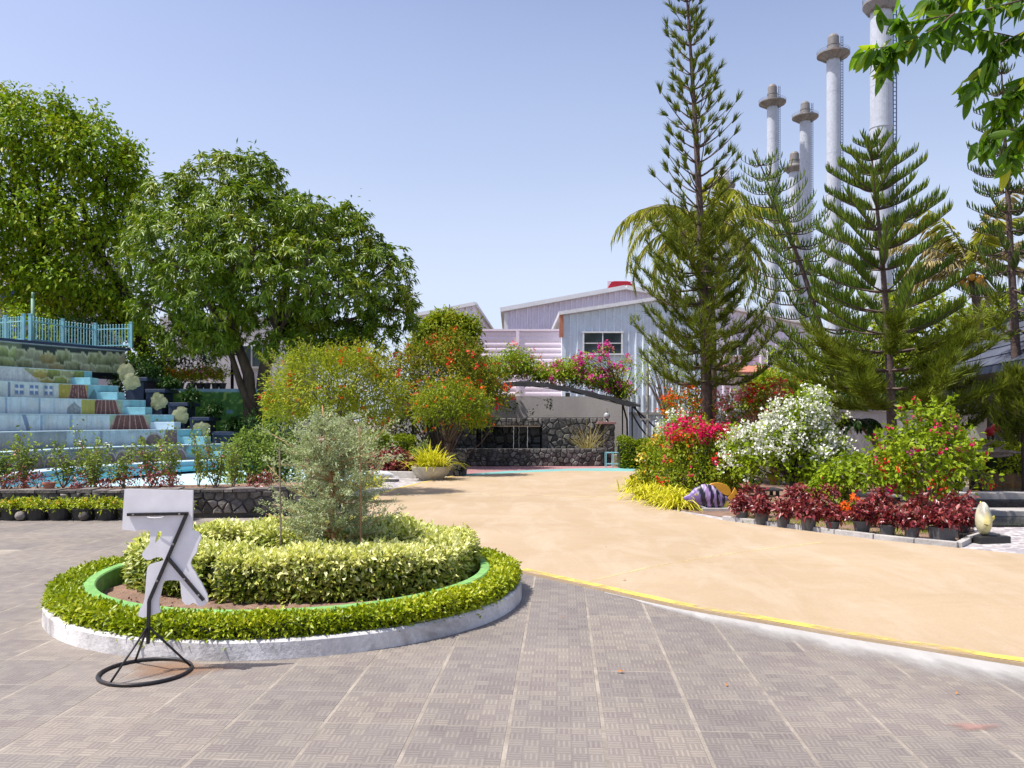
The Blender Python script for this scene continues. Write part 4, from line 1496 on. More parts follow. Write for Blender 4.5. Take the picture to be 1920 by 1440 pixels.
t = RNG.uniform(0, 1, len(k))[:, None]
p = PL[k] + PD[k] * PLn[k][:, None] * t + RNG.normal(size=(len(k), 3)) * 0.010
V, F = leaf_arrays(p, PD[k] * 0.8 + rdir(len(k)) * 0.75, RNG.uniform(0.020, 0.040, len(k)), 0.010, None)
npmesh('crown', V, F, L['silver'], silver)
for k_, (px, y0, y1, lab) in enumerate([(676, 1010, 800, 'thin brown bamboo stake to the right of the silvery tree trunk'), (526, 1000, 838, 'slim grey stake left of the silvery tree in the round bed')]):
    a, b = at(px, y0, 7.2), at(px - 2, y1, 7.2)
    a.z = 0.1
    mb = MB(); mb.tube([a, (a + b) / 2 + Vector((0.006, 0, 0)), b], 0.008, 6)
    tag(mb.build('bamboo_stake', M['cane'] if k_ == 0 else M['twig']), lab, 'stake')

# ------------------------------------------------------------------ the seven-shaped board on its ring stand
SY = 5.12
def sg(x, y, dy=0.0):
    return at(60 + x / 3.348, 880 + y / 3.348, SY) + Vector((0, dy, 0))
sign = thing('number_sign', 'white board cut as a 7 with an animal outline on a black ring stand', 'sign', (-2.314, SY, 0))
outline = [(575, 125), (1005, 133), (1003, 260), (1000, 380), (1022, 392), (1040, 395), (1058, 430), (1040, 470), (1034, 495), (1030, 520), (1000, 560), (990, 590), (1000, 622), (1020, 650), (1040, 690), (1060, 720),
           (1080, 760), (1095, 790), (1100, 830), (1080, 855), (1060, 862), (1040, 860), (1010, 840), (985, 852), (960, 855), (938, 830), (930, 780), (928, 735), (920, 702), (880, 698), (845, 700), (820, 705),
           (810, 740), (800, 790), (790, 830), (792, 865), (800, 900), (760, 915), (690, 935), (662, 925), (664, 900), (672, 880), (690, 850), (700, 820), (706, 760), (710, 700), (715, 640), (720, 615), (735, 598), (765, 588),
           (800, 580), (820, 572), (812, 556), (770, 553), (740, 570), (712, 570), (695, 560), (685, 540), (690, 520), (705, 503), (730, 470), (734, 430), (735, 388), (690, 380), (640, 388), (560, 380), (566, 250)]
import bmesh
def plate(outer, hole, y, t):
    """extruded plate with one hole: outline in sign coordinates"""
    bm = bmesh.new()
    def loop(pts):
        v = [bm.verts.new(sg(px, py, 0)) for px, py in pts]
        return [bm.edges.new((v[i], v[(i + 1) % len(v)])) for i in range(len(v))]
    e = loop(outer) + (loop(hole) if hole else [])
    r = bmesh.ops.triangle_fill(bm, use_beauty=True, use_dissolve=False, edges=e)
    faces = [f for f in r['geom'] if isinstance(f, bmesh.types.BMFace)]
    ex_ = bmesh.ops.extrude_face_region(bm, geom=faces)
    for v in ex_['geom']:
        if isinstance(v, bmesh.types.BMVert): v.co.y += t
    for v in bm.verts: v.co.y += y
    bmesh.ops.recalc_face_normals(bm, faces=bm.faces)
    return bm
bm = plate(outline, [(783, 392), (808, 390), (806, 415), (796, 435), (766, 466), (772, 430)], 0.012, 0.014)
me = bpy.data.meshes.new('board')
off = wloc(sign)
for v in bm.verts: v.co -= off
bm.to_mesh(me); bm.free()
me.materials.append(M['board_white'])
link_mesh('board', me, sign)
mb = MB()
w = 0.019
A, B_, C_, D_ = sg(598, 284), sg(972, 277), sg(735, 825), sg(728, 1095)
mb.beam(A, B_ + Vector((0.009, 0, 0)), w); mb.beam(B_, C_, w, up=(0, 1, 0)); mb.beam(C_, D_, w, up=(0, 1, 0)); mb.beam(sg(852, 556), sg(1078, 822), w, up=(0, 1, 0))
mb.build('frame', M['black_metal'], sign, bevel=0.002)
mb = MB(); mb.tube([sg(718, 292), sg(735, 300, -0.01), sg(780, 303, -0.016), (sg(820, 300, -0.01)), sg(838, 290)], 0.003, 5)
mb.build('wire_handle', M['trim_white'], sign)
for bx_, by_ in ((640, 285), (930, 281), (890, 470), (790, 700), (960, 690), (1050, 790)):
    p_ = sg(bx_, by_)
    mb = MB()
    mb.lathe((0, 0, 0), [(0.0075, 0), (0.0075, 0.004), (0.005, 0.006), (0, 0.006)], 8)
    for i, v in enumerate(mb.V): mb.V[i] = (p_.x + v[0], SY - 0.0095 - v[2], p_.z + v[1])
    mb.build('bolt', M['stack_steel'], sign)
rc = Vector((-2.314, SY, 0.012))
mb = MB()
mb.tube([rc + Vector((0.27 * math.cos(a), 0.27 * math.sin(a), 0)) for a in np.linspace(0, 2 * PI, 49)[:-1]], 0.0125, 8, closed=True)
mb.build('ring_base', M['black_metal'], sign, smooth=True)
apex = sg(728, 985)
for q in (math.radians(205) - .0, math.radians(20), math.radians(255)):
    foot = rc + Vector((0.27 * math.cos(q), 0.27 * math.sin(q), 0.0))
    if q > 4: foot = rc + Vector((-0.105, -0.247, 0))
    elif q > 3: foot = rc + Vector((-0.165, 0.212, 0))
    mb = MB(); mb.tube([apex, foot], 0.0075, 6)
    mb.build('leg', M['black_metal'], sign, smooth=True)
# ------------------------------------------------------------------ left: planter wall, roses, pool, painted amphitheatre
PW = [(-13.5, 13.4), (-9.5, 13.45), (-6.5, 13.5), (-4.7, 13.65), (-3.9, 14.0), (-3.4, 14.7), (-3.2, 15.6)]
pw = thing('stone_planter_wall', 'low grey stone planter wall curving in front of the blue pool', 'stone wall', (-7, 13.5, 0))
mb = MB(); wall_core(mb, PW, -0.05, 0.40, 0.35); mb.build('mortar', M['mortar'], pw)
stones_on(pw, PW, 0.02, 0.37, 0.145, M['stone'], 240)
# the flat cap stones
mbn = 0
off = wloc(pw)
Pv = [Vector((p[0], p[1])) for p in PW]
s_ = 0.0
for a, b in zip(Pv, Pv[1:]):
    Lg = (b - a).length; d = (b - a).normalized(); n_ = Vector((d.y, -d.x)); x = 0.0
    while x < Lg - 0.05 and a.x + d.x * x < -2.5:
        w_ = min(RNG.uniform(0.18, 0.42), Lg - x)
        c0, c1 = a + d * (x + 0.006), a + d * (x + w_ - 0.006)
        e = 0.045 + RNG.uniform(-0.02, 0.02)
        zt = 0.40 + RNG.uniform(0.02, 0.05)
        m_ = MB()
        m_.prism([(c0.x + n_.x * e, c0.y + n_.y * e), (c1.x + n_.x * (e + .01), c1.y + n_.y * (e + .01)), (c1.x - n_.x * .3, c1.y - n_.y * .3), (c0.x - n_.x * .3, c0.y - n_.y * .3)], 0.385, zt)
        m_.build('cap_stone', M['stone'], pw)
        x += w_
flat('planting_soil', [(-13.5, 13.6), (-4.7, 13.9), (-4.0, 14.3), (-3.7, 14.9), (-3.6, 16.4), (-5.5, 15.6), (-8, 15.0), (-13.5, 14.9)], 0.36, M['soil'], kind='structure', thick=0.4)

# pots with yellow flowers along the foot of the wall
px_list = [-30, 18, 62, 106, 150, 194, 240, 285, 330]
for k, px in enumerate(px_list):
    c = gp(px, 976); c.y += 0.12
    lab = 'black trough of yellow flowers at the foot of the stone planter wall'
    p = thing('flower_trough', lab, 'planter', c, 'black flower troughs along the stone planter wall')
    mb = MB()
    mb.lathe(c, [(0.0, 0.0), (0.155, 0.0), (0.19, 0.17), (0.20, 0.17), (0.20, 0.19), (0.175, 0.19), (0.17, 0.15), (0.0, 0.15)], 16)
    mb.build('pot', M['black_plastic'], p, smooth=False)
    P_, O_ = lobe_points([(c.x, c.y, 0.22, 0.22, 0.17, 0.10)], 60, 0.4, -0.2)
    V, F = clump_leaves(P_, O_, 10, 0.03, 0.06, 0.025); npmesh('foliage', V, F, L['border'], p)
    kf = RNG.choice(len(P_), 16)
    V, F = blossoms(P_[kf] + UP * 0.03, 5, 0.010, 0.030); npmesh('flowers', V, F, L['f_yellow'], p)
for px, lab in ((45, 'round grey stone ball on the ground among the black troughs, far left one'), (163, 'round grey stone ball on the ground among the black troughs, nearer the 7 board')):
    c = gp(px, 975)
    mb = MB(); mb.lathe(c + Vector((0, -0.1, 0)), [(0.001, 0.0), (0.05, 0.012), (0.075, 0.06), (0.078, 0.08), (0.06, 0.125), (0.03, 0.15), (0.001, 0.155)], 16)
    tag(mb.build('stone_ball', M['stone'], smooth=True), lab, 'stone ball')

# roses and dark red shrubs in the planter
rose_specs = [(12, 838, 14.4, .26), (48, 850, 14.2, .24), (118, 846, 14.6, .24), (166, 826, 14.9, .18), (178, 868, 14.2, .20), (232, 850, 14.7, .22), (288, 826, 14.9, .22), (322, 852, 14.3, .20), (372, 818, 15.0, .13),
              (402, 838, 14.8, .20), (436, 856, 14.5, .18)]
rose_labels = ['tall rose bush at the left picture edge above the stone wall', 'broad rose bush second from the left picture edge above the stone wall', 'leafy rose bush in front of painted boulders, above the two stone balls',
               'slender rose with a pale top shoot left of the seven board', 'low rose bush with reddish stems left of the seven board', 'rose bush directly above the top of the seven board', 'tall rose bush with dense top right of the seven board',
               'low sparse rose bush right of the seven board', 'narrow upright rose carrying one white bud', 'rose bush with a cane stake near the lowest navy planter', 'straggly rose bush with bare thorny stems over the pale pool floor']
protos = []
for k in range(3):
    b = Vector((0, 0, 0))
    r = thing('rose_bush', 'rose bush', 'rose bush', (0, 0, 0), 'rose bushes behind the stone planter wall')
    mb = MB(); TP = []
    for s in range(6):
        e = Vector((RNG.uniform(-.22, .22), RNG.uniform(-.15, .15), RNG.uniform(.45, .98)))
        pts = curved((RNG.uniform(-.05, .05), 0, 0), e, wob=0.06, n=6)
        mb.tube(pts, list(np.linspace(0.010, 0.004, 6)), 5)
        pa = np.array(pts)
        for t in np.linspace(0.35, 1.0, 7):
            TP.append(tr_at(pa, t))
    TP = np.array(TP)
    mb.build('stem', M['twig'], r)
    kk = np.repeat(np.arange(len(TP)), 11)
    pp = TP[kk] + RNG.normal(size=(len(kk), 3)) * 0.06
    V, F = leaf_arrays(pp, rdir(len(kk)) + UP * 0.1, RNG.uniform(0.045, 0.085, len(kk)), 0.034, None); npmesh('foliage', V, F, L['rose'], r)
    if k != 1:
        V, F = blossoms(TP[RNG.choice(len(TP), 3)] + UP * 0.06, 8, 0.015, 0.035); npmesh('flowers', V, F, L['f_white' if k else 'f_pink'], r)
    protos.append(r)
used = set()
for k, (px, py, Y, hw) in enumerate(rose_specs):
    top = at(px, py - 40, Y)
    h = (top.z - 0.36) * .93
    c = at(px, 920, Y)
    pr = k % 3
    src = protos[pr]
    if pr not in used:
        used.add(pr); o = src
        o.location = (c.x, Y, 0.36); o.rotation_euler = (0, 0, k * 1.1)
        o['label'] = rose_labels[k]
    else:
        o = dup_tree(src, (c.x, Y, 0.36), k * 1.1, 1.0, rose_labels[k])
    s = h / 0.98
    o.scale = (hw / 0.175, hw / 0.175, s)
red_specs = [(28, 905, 13.9), (70, 902, 13.9), (150, 900, 14.0), (205, 898, 14.0), (262, 888, 14.1), (300, 893, 13.9), (322, 900, 13.9), (480, 900, 14.4), (505, 880, 15.2)]
red_r = [.16, .14, .13, .12, .24, .20, .12, .12, .12]
red_labels = ['low dark red shrub at the far left behind the stone wall', 'low dark red shrub left of a terracotta pot', 'small crimson shrub left of the seven board', 'thin crimson shrub close to the left of the seven board', 'dense dark red shrub above the top of the seven board',
              'dark red shrub above the right edge of the seven board', 'small red shrub right of the seven board', 'maroon leaved shrub left of the silvery tree', 'tall maroon shrub behind the silvery tree']
for k, (px, py, Y) in enumerate(red_specs):
    c = at(px, py, Y)
    plant('red_shrub', red_labels[k], 'shrub', (c.x, Y, 0.36), [(c.x, Y, 0.36 + red_r[k] * 1.1, red_r[k] * 1.1, 0.16, red_r[k])], 30, 6, 0.05, 0.055, 0.026, 'redleaf', stems=6, stem_r=0.006, stem_m='twig', group='dark red shrubs behind the stone planter wall')
c = gp(92, 925)
tp = at(92, 918, 13.75)
mb = MB(); mb.lathe((tp.x, 13.75, 0.36), [(0, 0), (0.07, 0), (0.095, 0.15), (0.11, 0.15), (0.11, 0.18), (0.085, 0.18), (0.08, 0.15), (0, 0.14)], 16)
tag(mb.build('terracotta_pot', M['terracotta']), 'empty terracotta pot standing on the stone planter wall bed', 'pot')

# yellow strap grass and a terracotta bowl at the end of the planter wall
g = at(694, 905, 15.4)
strap_grass('ornamental_grass', 'bright yellow strap leaved grass at the end of the stone planter wall', (-2.78, 15.6, 0.30), 130, 0.62, 0.035)
c = at(598, 880, 18.2)
b_ = thing('terracotta_bowl', 'terracotta bowl of dry reddish plants behind the silvery tree', 'planter', (c.x, 18.2, 0.0))
mb = MB(); mb.lathe((c.x, 18.2, 0.0), [(0, 0), (0.16, 0), (0.14, 0.08), (0.3, 0.38), (0.34, 0.47), (0.31, 0.47), (0.27, 0.4), (0, 0.4)], 20); mb.build('bowl', M['terracotta'], b_)
P_, O_ = lobe_points([(c.x, 18.2, 0.6, 0.3, 0.3, 0.18)], 40, 0.5, 0); V, F = clump_leaves(P_, O_, 10, 0.05, 0.09, 0.03); npmesh('foliage', V, F, L['dry'], b_)

# pool ----------------------------------------------------------------
AC = Vector((-3.5, 19.5, 0))
def arc(R, a0, a1, k=60):
    return [(AC.x + R * math.cos(q), AC.y + R * math.sin(q)) for q in np.linspace(a0, a1, k)]
def end_angle(R, yend):
    s = (yend - AC.y) / R
    return PI - math.asin(min(0.999, s))
YEND = 26.2
A_END = math.radians(226)
flat('pool_floor', arc(7.95, end_angle(7.95, 26.1), A_END, 60) + [(-8.6, 14.9), (-5.5, 15.7), (-3.7, 16.6), (-3.4, 19.0), (-3.6, 23.0), (-5.2, 26.1)], 0.10, M['poolfloor'], kind='structure', thick=0.2)
inner = arc(6.3, end_angle(6.3, 24.6), math.radians(222), 50)
outer = arc(7.75, end_angle(7.75, 25.6), math.radians(224), 50)
flat('pool_water', outer + inner[::-1], 0.215, M['poolwater'], kind='structure', thick=0.05)

# painted amphitheatre
amph = thing('painted_amphitheatre', 'curved blue amphitheatre steps painted with a village mural', 'amphitheatre', (AC.x, AC.y, 0))
Z0, DZ, R0, DR = 0.36, 0.468, 7.9, 0.70
def vnoise(x, y=0.0):
    def h(i, j):
        s = math.sin(i * 127.1 + j * 311.7) * 43758.5453
        return s - math.floor(s)
    xi, yi = math.floor(x), math.floor(y)
    fx, fy = x - xi, y - yi
    fx, fy = fx * fx * (3 - 2 * fx), fy * fy * (3 - 2 * fy)
    return (h(xi, yi) * (1 - fx) + h(xi + 1, yi) * fx) * (1 - fy) + (h(xi, yi + 1) * (1 - fx) + h(xi + 1, yi + 1) * fx) * fy
def lerp(a, b, t): return tuple(a[i] + (b[i] - a[i]) * t for i in range(3))
WHT, PBL, TRQ, YEL, OLV, BRN, GRY, BLU, DRK, PNK = (.66, .70, .69), (.50, .65, .73), (.16, .46, .53), (.46, .40, .07), (.27, .30, .09), (.13, .05, .045), (.36, .39, .41), (.13, .22, .40), (.03, .05, .05), (.50, .32, .27)
def foliage_paint(px, v, back, a=OLV, b=(.50, .54, .30), top=0.8):
    """round painted bushes: two rows of overlapping blobs"""
    for row, (ph, y0, r) in enumerate(((0.0, 0.10, 0.36), (15.0, 0.45, 0.40))):
        w = 30.0
        k = math.floor((px + ph) / w)
        for kk in (k, k - 1, k + 1):
            cx = (kk + 0.5) * w - ph + (vnoise(kk * 3.7, row) - .5) * 7
            cy = y0 + (vnoise(kk * 1.9, row + 5) - .5) * 0.25
            rr = r * (0.75 + 0.4 * vnoise(kk * 2.3, row + 9))
            dx = (px - cx) / (w * 0.72); dy = (v - cy) / rr
            ang = math.atan2(dy, dx)
            e = 1 + 0.10 * math.sin(ang * 7 + kk)
            d = math.hypot(dx, dy) / e
            if d < 1 and (row == 1 or v < 0.5 or d < 1):
                t = vnoise(px * 0.3 + kk * 10, v * 7)
                k_ = min(1.0, max(0.0, 0.45 + 0.55 * dy / e + 0.35 * (t - .5)))
                c = lerp((.07, .085, .03), lerp(a, b, .35 + .65 * t), k_)
                if vnoise(kk * 5.1) > 0.66: c = lerp(c, (.50, .30, .08), 0.40)
                if vnoise(kk * 7.7) > 0.6: c = lerp(c, (.42, .40, .30), 0.45)
                if d > 0.80 and dy > -.2: c = lerp(c, (.60, .62, .42), 0.65)
                return c
    return back
def hut(px, v, x0, x1, base):
    """brown thatched hut: an arched roof with pale ribs"""
    cx, hw = (x0 + x1) / 2, (x1 - x0) / 2
    d = abs(px - cx) / (hw * (1.0 - 0.38 * v))
    if d > 1: return base
    rib = (abs(((px - cx) / (hw * (1 - .3 * v))) * 3.5) % 1.0)
    c = lerp(BRN, (.2, .09, .08), vnoise(px * .6, v * 3))
    if d > 0.93 or rib < 0.13: c = PNK
    return c
def boulders(px, v, base, w=26, sh=(.25, .17, .16)):
    k = math.floor(px / w)
    for kk in (k, k + 1):
        cx = (kk + .3 + .4 * vnoise(kk * 2.1)) * w
        rx, ry = w * (.42 + .3 * vnoise(kk * 3.3)), .55 + .4 * vnoise(kk * 1.7)
        d = math.hypot((px - cx) / rx, v / ry)
        if d < 1:
            if d > .88: return lerp(sh, (.55, .5, .5), .6)
            return lerp(sh, (.10, .08, .09), max(0, d - .2) * .8 + .3 * vnoise(px * .3, v * 5))
    return base
def mural(row, px, v):
    n = vnoise(px * .12, row * 7 + v * 2)
    n2 = vnoise(px * .7, row * 3 + v * 9)
    if row == 7:
        return foliage_paint(px, v * 1.05, DRK if px > 40 else (.16, .2, .12), OLV if px > 30 else (.30, .42, .10), (.52, .56, .32) if px > 30 else (.58, .68, .28))
    if row == 6:
        edge = 42 + (1 - v) * 38
        if px < edge - 2: return lerp(WHT, GRY, .5 * n2 + (.35 if (v * 5) % 1 < .12 else 0))
        if px < edge: return (.6, .6, .55)
        if px < 158: return foliage_paint(px * 1.2, v * .8, YEL, YEL, (.30, .40, .10))
        return lerp(TRQ, PBL, .4 * n)
    if row == 5:
        if px < 110:
            for cx in (-38, 36, 64, 91):
                if abs(px - cx) < 9 and .2 < v < .85:
                    if abs(px - cx) > 7.6 or v < .25 or v > .8: return GRY
                    if abs(px - cx) < 1.4 or abs(v - .52) < .06: return WHT
                    return BLU
            if abs(px - 17) < 2: return (.2, .25, .35)
            return lerp(WHT, (.45, .55, .5), .6 * n + .2 * n2)
        if px < 165: return hut(px, v, 127, 167, lerp(YEL, (.36, .28, .05), n2))
        if px < 185 and v < .75 - abs(px - 176) * .06: return (.10, .22, .24)
        return lerp(TRQ, PBL, .45 * n)
    if row == 4:
        if px < 153:
            if abs(px - 74) < 2.2 or abs(px - 12) < 2: return lerp(BLU, PBL, .45)
            if 126 < px < 152 and v < .8 - abs(px - 139) * .03: return lerp(GRY, (.2, .25, .26), n2)
            return lerp(WHT, PBL, .75 * n + .25 * n2)
        if px < 178: return lerp(YEL, (.38, .40, .12), n2)
        if px < 230: return hut(px, v, 168, 228, lerp(TRQ, YEL, .5))
        return lerp(TRQ, PBL, .5 * n + .2 * n2)
    if row == 3:
        if px < 206:
            if 40 < px < 56 and abs(px - 44 - (1 - v) * 10) < 4: return lerp(BLU, GRY, .3)
            if abs(px - 78) < 2.4 or abs(px - 133) < 2.4: return lerp(BLU, PBL, .5)
            j = ((v * 3.3) % 1 < .08) or (((px + 9 * math.floor(v * 3.3)) % 18) < .9)
            return lerp(lerp(WHT, PBL, .6 * n + .3 * n2), GRY, .5 if j else 0)
        if px < 282: return hut(px, v, 203, 284, lerp(YEL, TRQ, .5))
        if px < 335 and v < .45 and vnoise(px * .1) > .55: return DRK
        return lerp(TRQ, PBL, .45 * n + .2 * n2)
    if row == 2:
        if px < 30: return lerp(GRY, (.3, .2, .2), n2 * .5)
        if px < 125: return lerp((.20, .24, .26), GRY, n * .9)
        if abs(px - 143) < 3 or abs(px - 190) < 2: return lerp(BLU, GRY, .6)
        if px < 262: return lerp(GRY, PBL, .5 * n + .5 * n2)
        if px < 310: return boulders(px, v, lerp(GRY, PBL, n2), 34)
        if px < 332: return lerp(BRN, (.25, .2, .2), n2)
        return lerp(TRQ, PBL, .4 * n)
    if px < 350: return boulders(px, v, lerp((.10, .11, .11), GRY, n2 * .6), 27)
    return lerp(TRQ, (.2, .2, .2), n)
for row in range(1, 8):
    R = R0 + DR * row
    a0 = end_angle(R, YEND)
    zb, zt = Z0 + DZ * (row - 1), Z0 + DZ * row
    if row == 7: R = R0 + DR * 6 + 0.42; a0 = end_angle(R, 27.5); zb, zt = Z0 + DZ * 6, 3.95
    NC, NR = 700, 14
    vs, fs, cs = [], [], []
    for j in range(NR + 1):
        v = j / NR
        for i in range(NC + 1):
            q = a0 + (A_END - a0) * (i / NC) ** 1.35
            x, y, z = AC.x + R * math.cos(q), AC.y + R * math.sin(q), zb + (zt - zb) * v
            px = 960 + x / y * FOC
            vs.append((x, y, z)); cs.append(mural(row, px, v) if v < 1 else lerp(PBL, WHT, .3))
    for j in range(NR):
        for i in range(NC):
            k = j * (NC + 1) + i
            fs.append((k, k + 1, k + NC + 2, k + NC + 1))
    # tread: from the top of this riser out to the next radius
    Rn = R + DR + 0.05 if row < 7 else R + 0.9
    b = len(vs)
    for i in range(NC + 1):
        q = a0 + (A_END - a0) * (i / NC) ** 1.35
        for rr, zz in ((R - 0.012, zt), (Rn, zt)):
            vs.append((AC.x + rr * math.cos(q), AC.y + rr * math.sin(q), zz)); cs.append(PBL if row < 7 else DRK)
    for i in range(NC):
        fs.append((b + 2 * i, b + 2 * i + 2, b + 2 * i + 3, b + 2 * i + 1))
    # end face
    b = len(vs)
    for rr in (R, Rn):
        for zz in (zb, zt):
            vs.append((AC.x + rr * math.cos(a0), AC.y + rr * math.sin(a0), zz)); cs.append(TRQ)
    fs.append((b, b + 1, b + 3, b + 2))
    mb = MB(); mb.add(vs, fs)
    mb.build('step' if row < 7 else 'back_wall', M['paint'], amph, colors=cs)
# pool ledge round the foot
mb = MB()
k = 70
a0 = end_angle(R0, 26.0)
prof = [(R0 - 0.14, 0.05), (R0 - 0.14, 0.20), (R0 - 0.17, 0.20), (R0 - 0.17, Z0), (R0 + DR + 0.02, Z0), (R0 + DR + 0.02, 0.0)]
mb.lathe((AC.x, AC.y, 0), prof, 70, 0, a0, A_END)
mb.build('ledge', M['ledge'], amph)
mb = MB()
mb.lathe((AC.x, AC.y, 0), [(R0 + 6 * DR + 0.36, 3.95), (R0 + 6 * DR + 0.36, 4.03), (R0 + 6 * DR + 1.4, 4.03), (R0 + 6 * DR + 1.4, 3.0)], 60, 0, end_angle(R0 + 6 * DR + .4, 27.62), A_END)
mb.build('coping', M['navy'], amph)
# stair of half-height blocks at the end of the rows
for row in range(1, 7):
    R = R0 + DR * row
    q = end_angle(R, YEND)
    x, y = AC.x + R * math.cos(q), YEND
    zt = Z0 + DZ * row
    mb = MB()
    Lx = 0.55
    mb.box((x - 0.22, y - 0.34, zt - DZ * 0.75), (0.95, 0.5, DZ * 0.5))
    mb.build('stair_block', M['aqua'] if row != 3 else M['ledge'], amph, bevel=0.01)
# stepped navy planters beside the stair: piers with a coping and plants on top
steps = [(262, 708, 26.9, 34), (298, 730, 26.8, 30), (340, 755, 26.7, 30), (380, 782, 26.6, 30), (424, 809, 26.5, 34)]
nav_lab = ['topmost navy stepped planter pier beside the painted stair', 'second navy planter pier from the top of the painted stair', 'middle navy planter pier of the stepped row beside the stair', 'fourth navy planter pier from the top, beside the stair', 'lowest navy planter pier, beside the mango tree trunk']
for k, (px, py, Y, w_) in enumerate(steps):
    c = at(px, py, Y)
    zt = c.z
    wm = w_ * 2 / FOC * Y * 0.62
    t = thing('planter_pier', nav_lab[k], 'planter', (c.x, Y, 0), 'navy planter piers stepping down beside the stair')
    mb = MB(); mb.box((c.x - 0.1, Y + 0.3, zt / 2 - 0.06), (wm * 0.8, 0.9, zt - 0.12)); mb.build('pier', M['navy'], t)
    mb = MB(); mb.box((c.x, Y + 0.25, zt - 0.06), (wm, 1.1, 0.12)); mb.build('coping', M['navy'], t, bevel=0.015)
    P_, O_ = lobe_points([(c.x + .25, Y + .2, zt + .18, wm * .42, .35, .22)], 70, .4, -.2)
    V, F = clump_leaves(P_, O_, 10, .06, .12, .05); npmesh('foliage', V, F, L['deep'], t)
    # painted cut-out bush standing on the stair end in front of the pier
    if k < 5:
        bx, by = [(235, 704), (297, 753), (338, 779), (378, 807), (250, 722)][k] if k != 0 else (236, 700)
        if k == 4: bx, by = 246, 716
        cc = at(bx, by, Y - 0.45)
        n_ = 40
        hw, hh = (0.27, 0.28) if k else (0.26, .34)
        ring = []
        for q in range(n_):
            a = 2 * PI * q / n_
            e = 1 + 0.09 * math.sin(a * 3 + k * 2.1) + 0.06 * math.sin(a * 7 + k) + 0.045 * math.sin(a * 11 + 3 * k) + 0.03 * math.sin(a * 17)
            ring.append((cc.x + hw * e * math.cos(a), cc.z + hh * e * math.sin(a) * (1 if math.sin(a) > -.7 else .95)))
        mb = MB(); cs = []
        mb.V = [(cc.x, Y - .47, cc.z)] + [(x, Y - .45, z) for x, z in ring] + [(cc.x + (x - cc.x) * .6, Y - .47, cc.z + (z - cc.z) * .6) for x, z in ring] + [(x, Y - .40, z) for x, z in ring]
        mb.F = [(1 + q, 1 + (q + 1) % n_, 1 + n_ + (q + 1) % n_, 1 + n_ + q) for q in range(n_)] + [(1 + n_ + q, 1 + n_ + (q + 1) % n_, 0) for q in range(n_)] + [(1 + q, 1 + 2 * n_ + q, 1 + 2 * n_ + (q + 1) % n_, 1 + (q + 1) % n_) for q in range(n_)]
        mb.MI = [0] * len(mb.F)
        for (x, y, z) in mb.V:
            cs.append(lerp((.13, .15, .055), (.36, .36, .20), vnoise(x * 9, z * 9)))
        cs[0] = (.24, .24, .12)
        mb.build('painted_bush', M['paint'], t, colors=cs)

# aqua picket fence along the top wall: each post and picket a part
fence = thing('picket_fence', 'aqua metal picket fence along the top of the amphitheatre', 'fence', (-14, 26, 4.03))
FP_ = [(-70, 26.3), (-27, 26.0), (11, 25.75), (44, 25.35), (57, 25.35), (118, 26.6), (179, 27.75), (246, 27.45)]
FZ, FH = 4.03, 0.86
fp = [Vector(((px - 960) / FOC * Y, Y, FZ)) for px, Y in FP_]
base_me = None
def share(name, me, parent, loc, rot=0.0):
    o = link_mesh(name, me, parent)
    o.location = Vector(loc) - wloc(parent); o.rotation_euler = (0, 0, rot)
    return o
def shared_mesh(mb, name, m):
    me = bpy.data.meshes.new(name)
    me.from_pydata(mb.V, [], mb.F); me.materials.append(m); me.update(); return me
mb = MB(); mb.box((0, 0, FH / 2), (0.085, 0.085, FH)); mb.box((0, 0, FH + 0.012), (0.105, 0.105, 0.024)); post_me = shared_mesh(mb, 'post', M['aqua_metal'])
mb = MB(); mb.box((0, 0, FH * .47), (0.022, 0.022, FH * .82)); mb.lathe((0, 0, FH * .88), [(0.011, 0), (0.022, 0.02), (0.022, 0.04), (0.0, 0.065)], 6); pick_me = shared_mesh(mb, 'picket', M['aqua_metal'])
for p in fp: share('post', post_me, fence, p)
for a, b in zip(fp, fp[1:]):
    d = b - a
    n_ = max(0, int(d.length / 0.112) - 1)
    rot = math.atan2(d.y, d.x)
    for z_ in (0.10, 0.66):
        mb = MB(); mb.beam(a + Vector((0, 0, z_)), b + Vector((0, 0, z_)), 0.03, 0.03); mb.build('rail', M['aqua_metal'], fence)
    if (b - a).length > 0.4:
        for i in range(1, n_ + 1):
            share('picket', pick_me, fence, a + d * (i / (n_ + 1)), rot)

# poles behind the fence, building with blue columns at the far left
c = at(51, 600, 25.6)
mb = MB(); mb.tube([(c.x, 25.9, 3.2), (c.x, 25.9, at(51, 560, 25.9).z)], 0.055, 10); mb.tube([(c.x, 25.9, at(51, 560, 25.9).z), (c.x, 25.9, at(51, 548, 25.9).z)], 0.04, 10)
tag(mb.build('lamp_pole', M['green_pole'], smooth=True), 'slim green metal pole standing behind the fence gap', 'pole')
bl = thing('building', 'pale lilac building with blue columns behind the large tree', 'building', (-32, 47, 0))
mb = MB(); mb.box((-33, 51, 6), (14, 6, 12)); mb.build('wall', M['bldg_pale'], bl)
for k, px in enumerate((10, 26, -14)):
    p = at(px, 600, 46); mb = MB(); mb.tube([(p.x, 46, 0), (p.x, 46, 9.0)], 0.22, 12); mb.build('column', M['blue_paint'], bl, smooth=True)
mb = MB(); mb.box((-33, 47, 9.3), (14, 3, 0.6)); mb.build('canopy', M['trim_white'], bl)

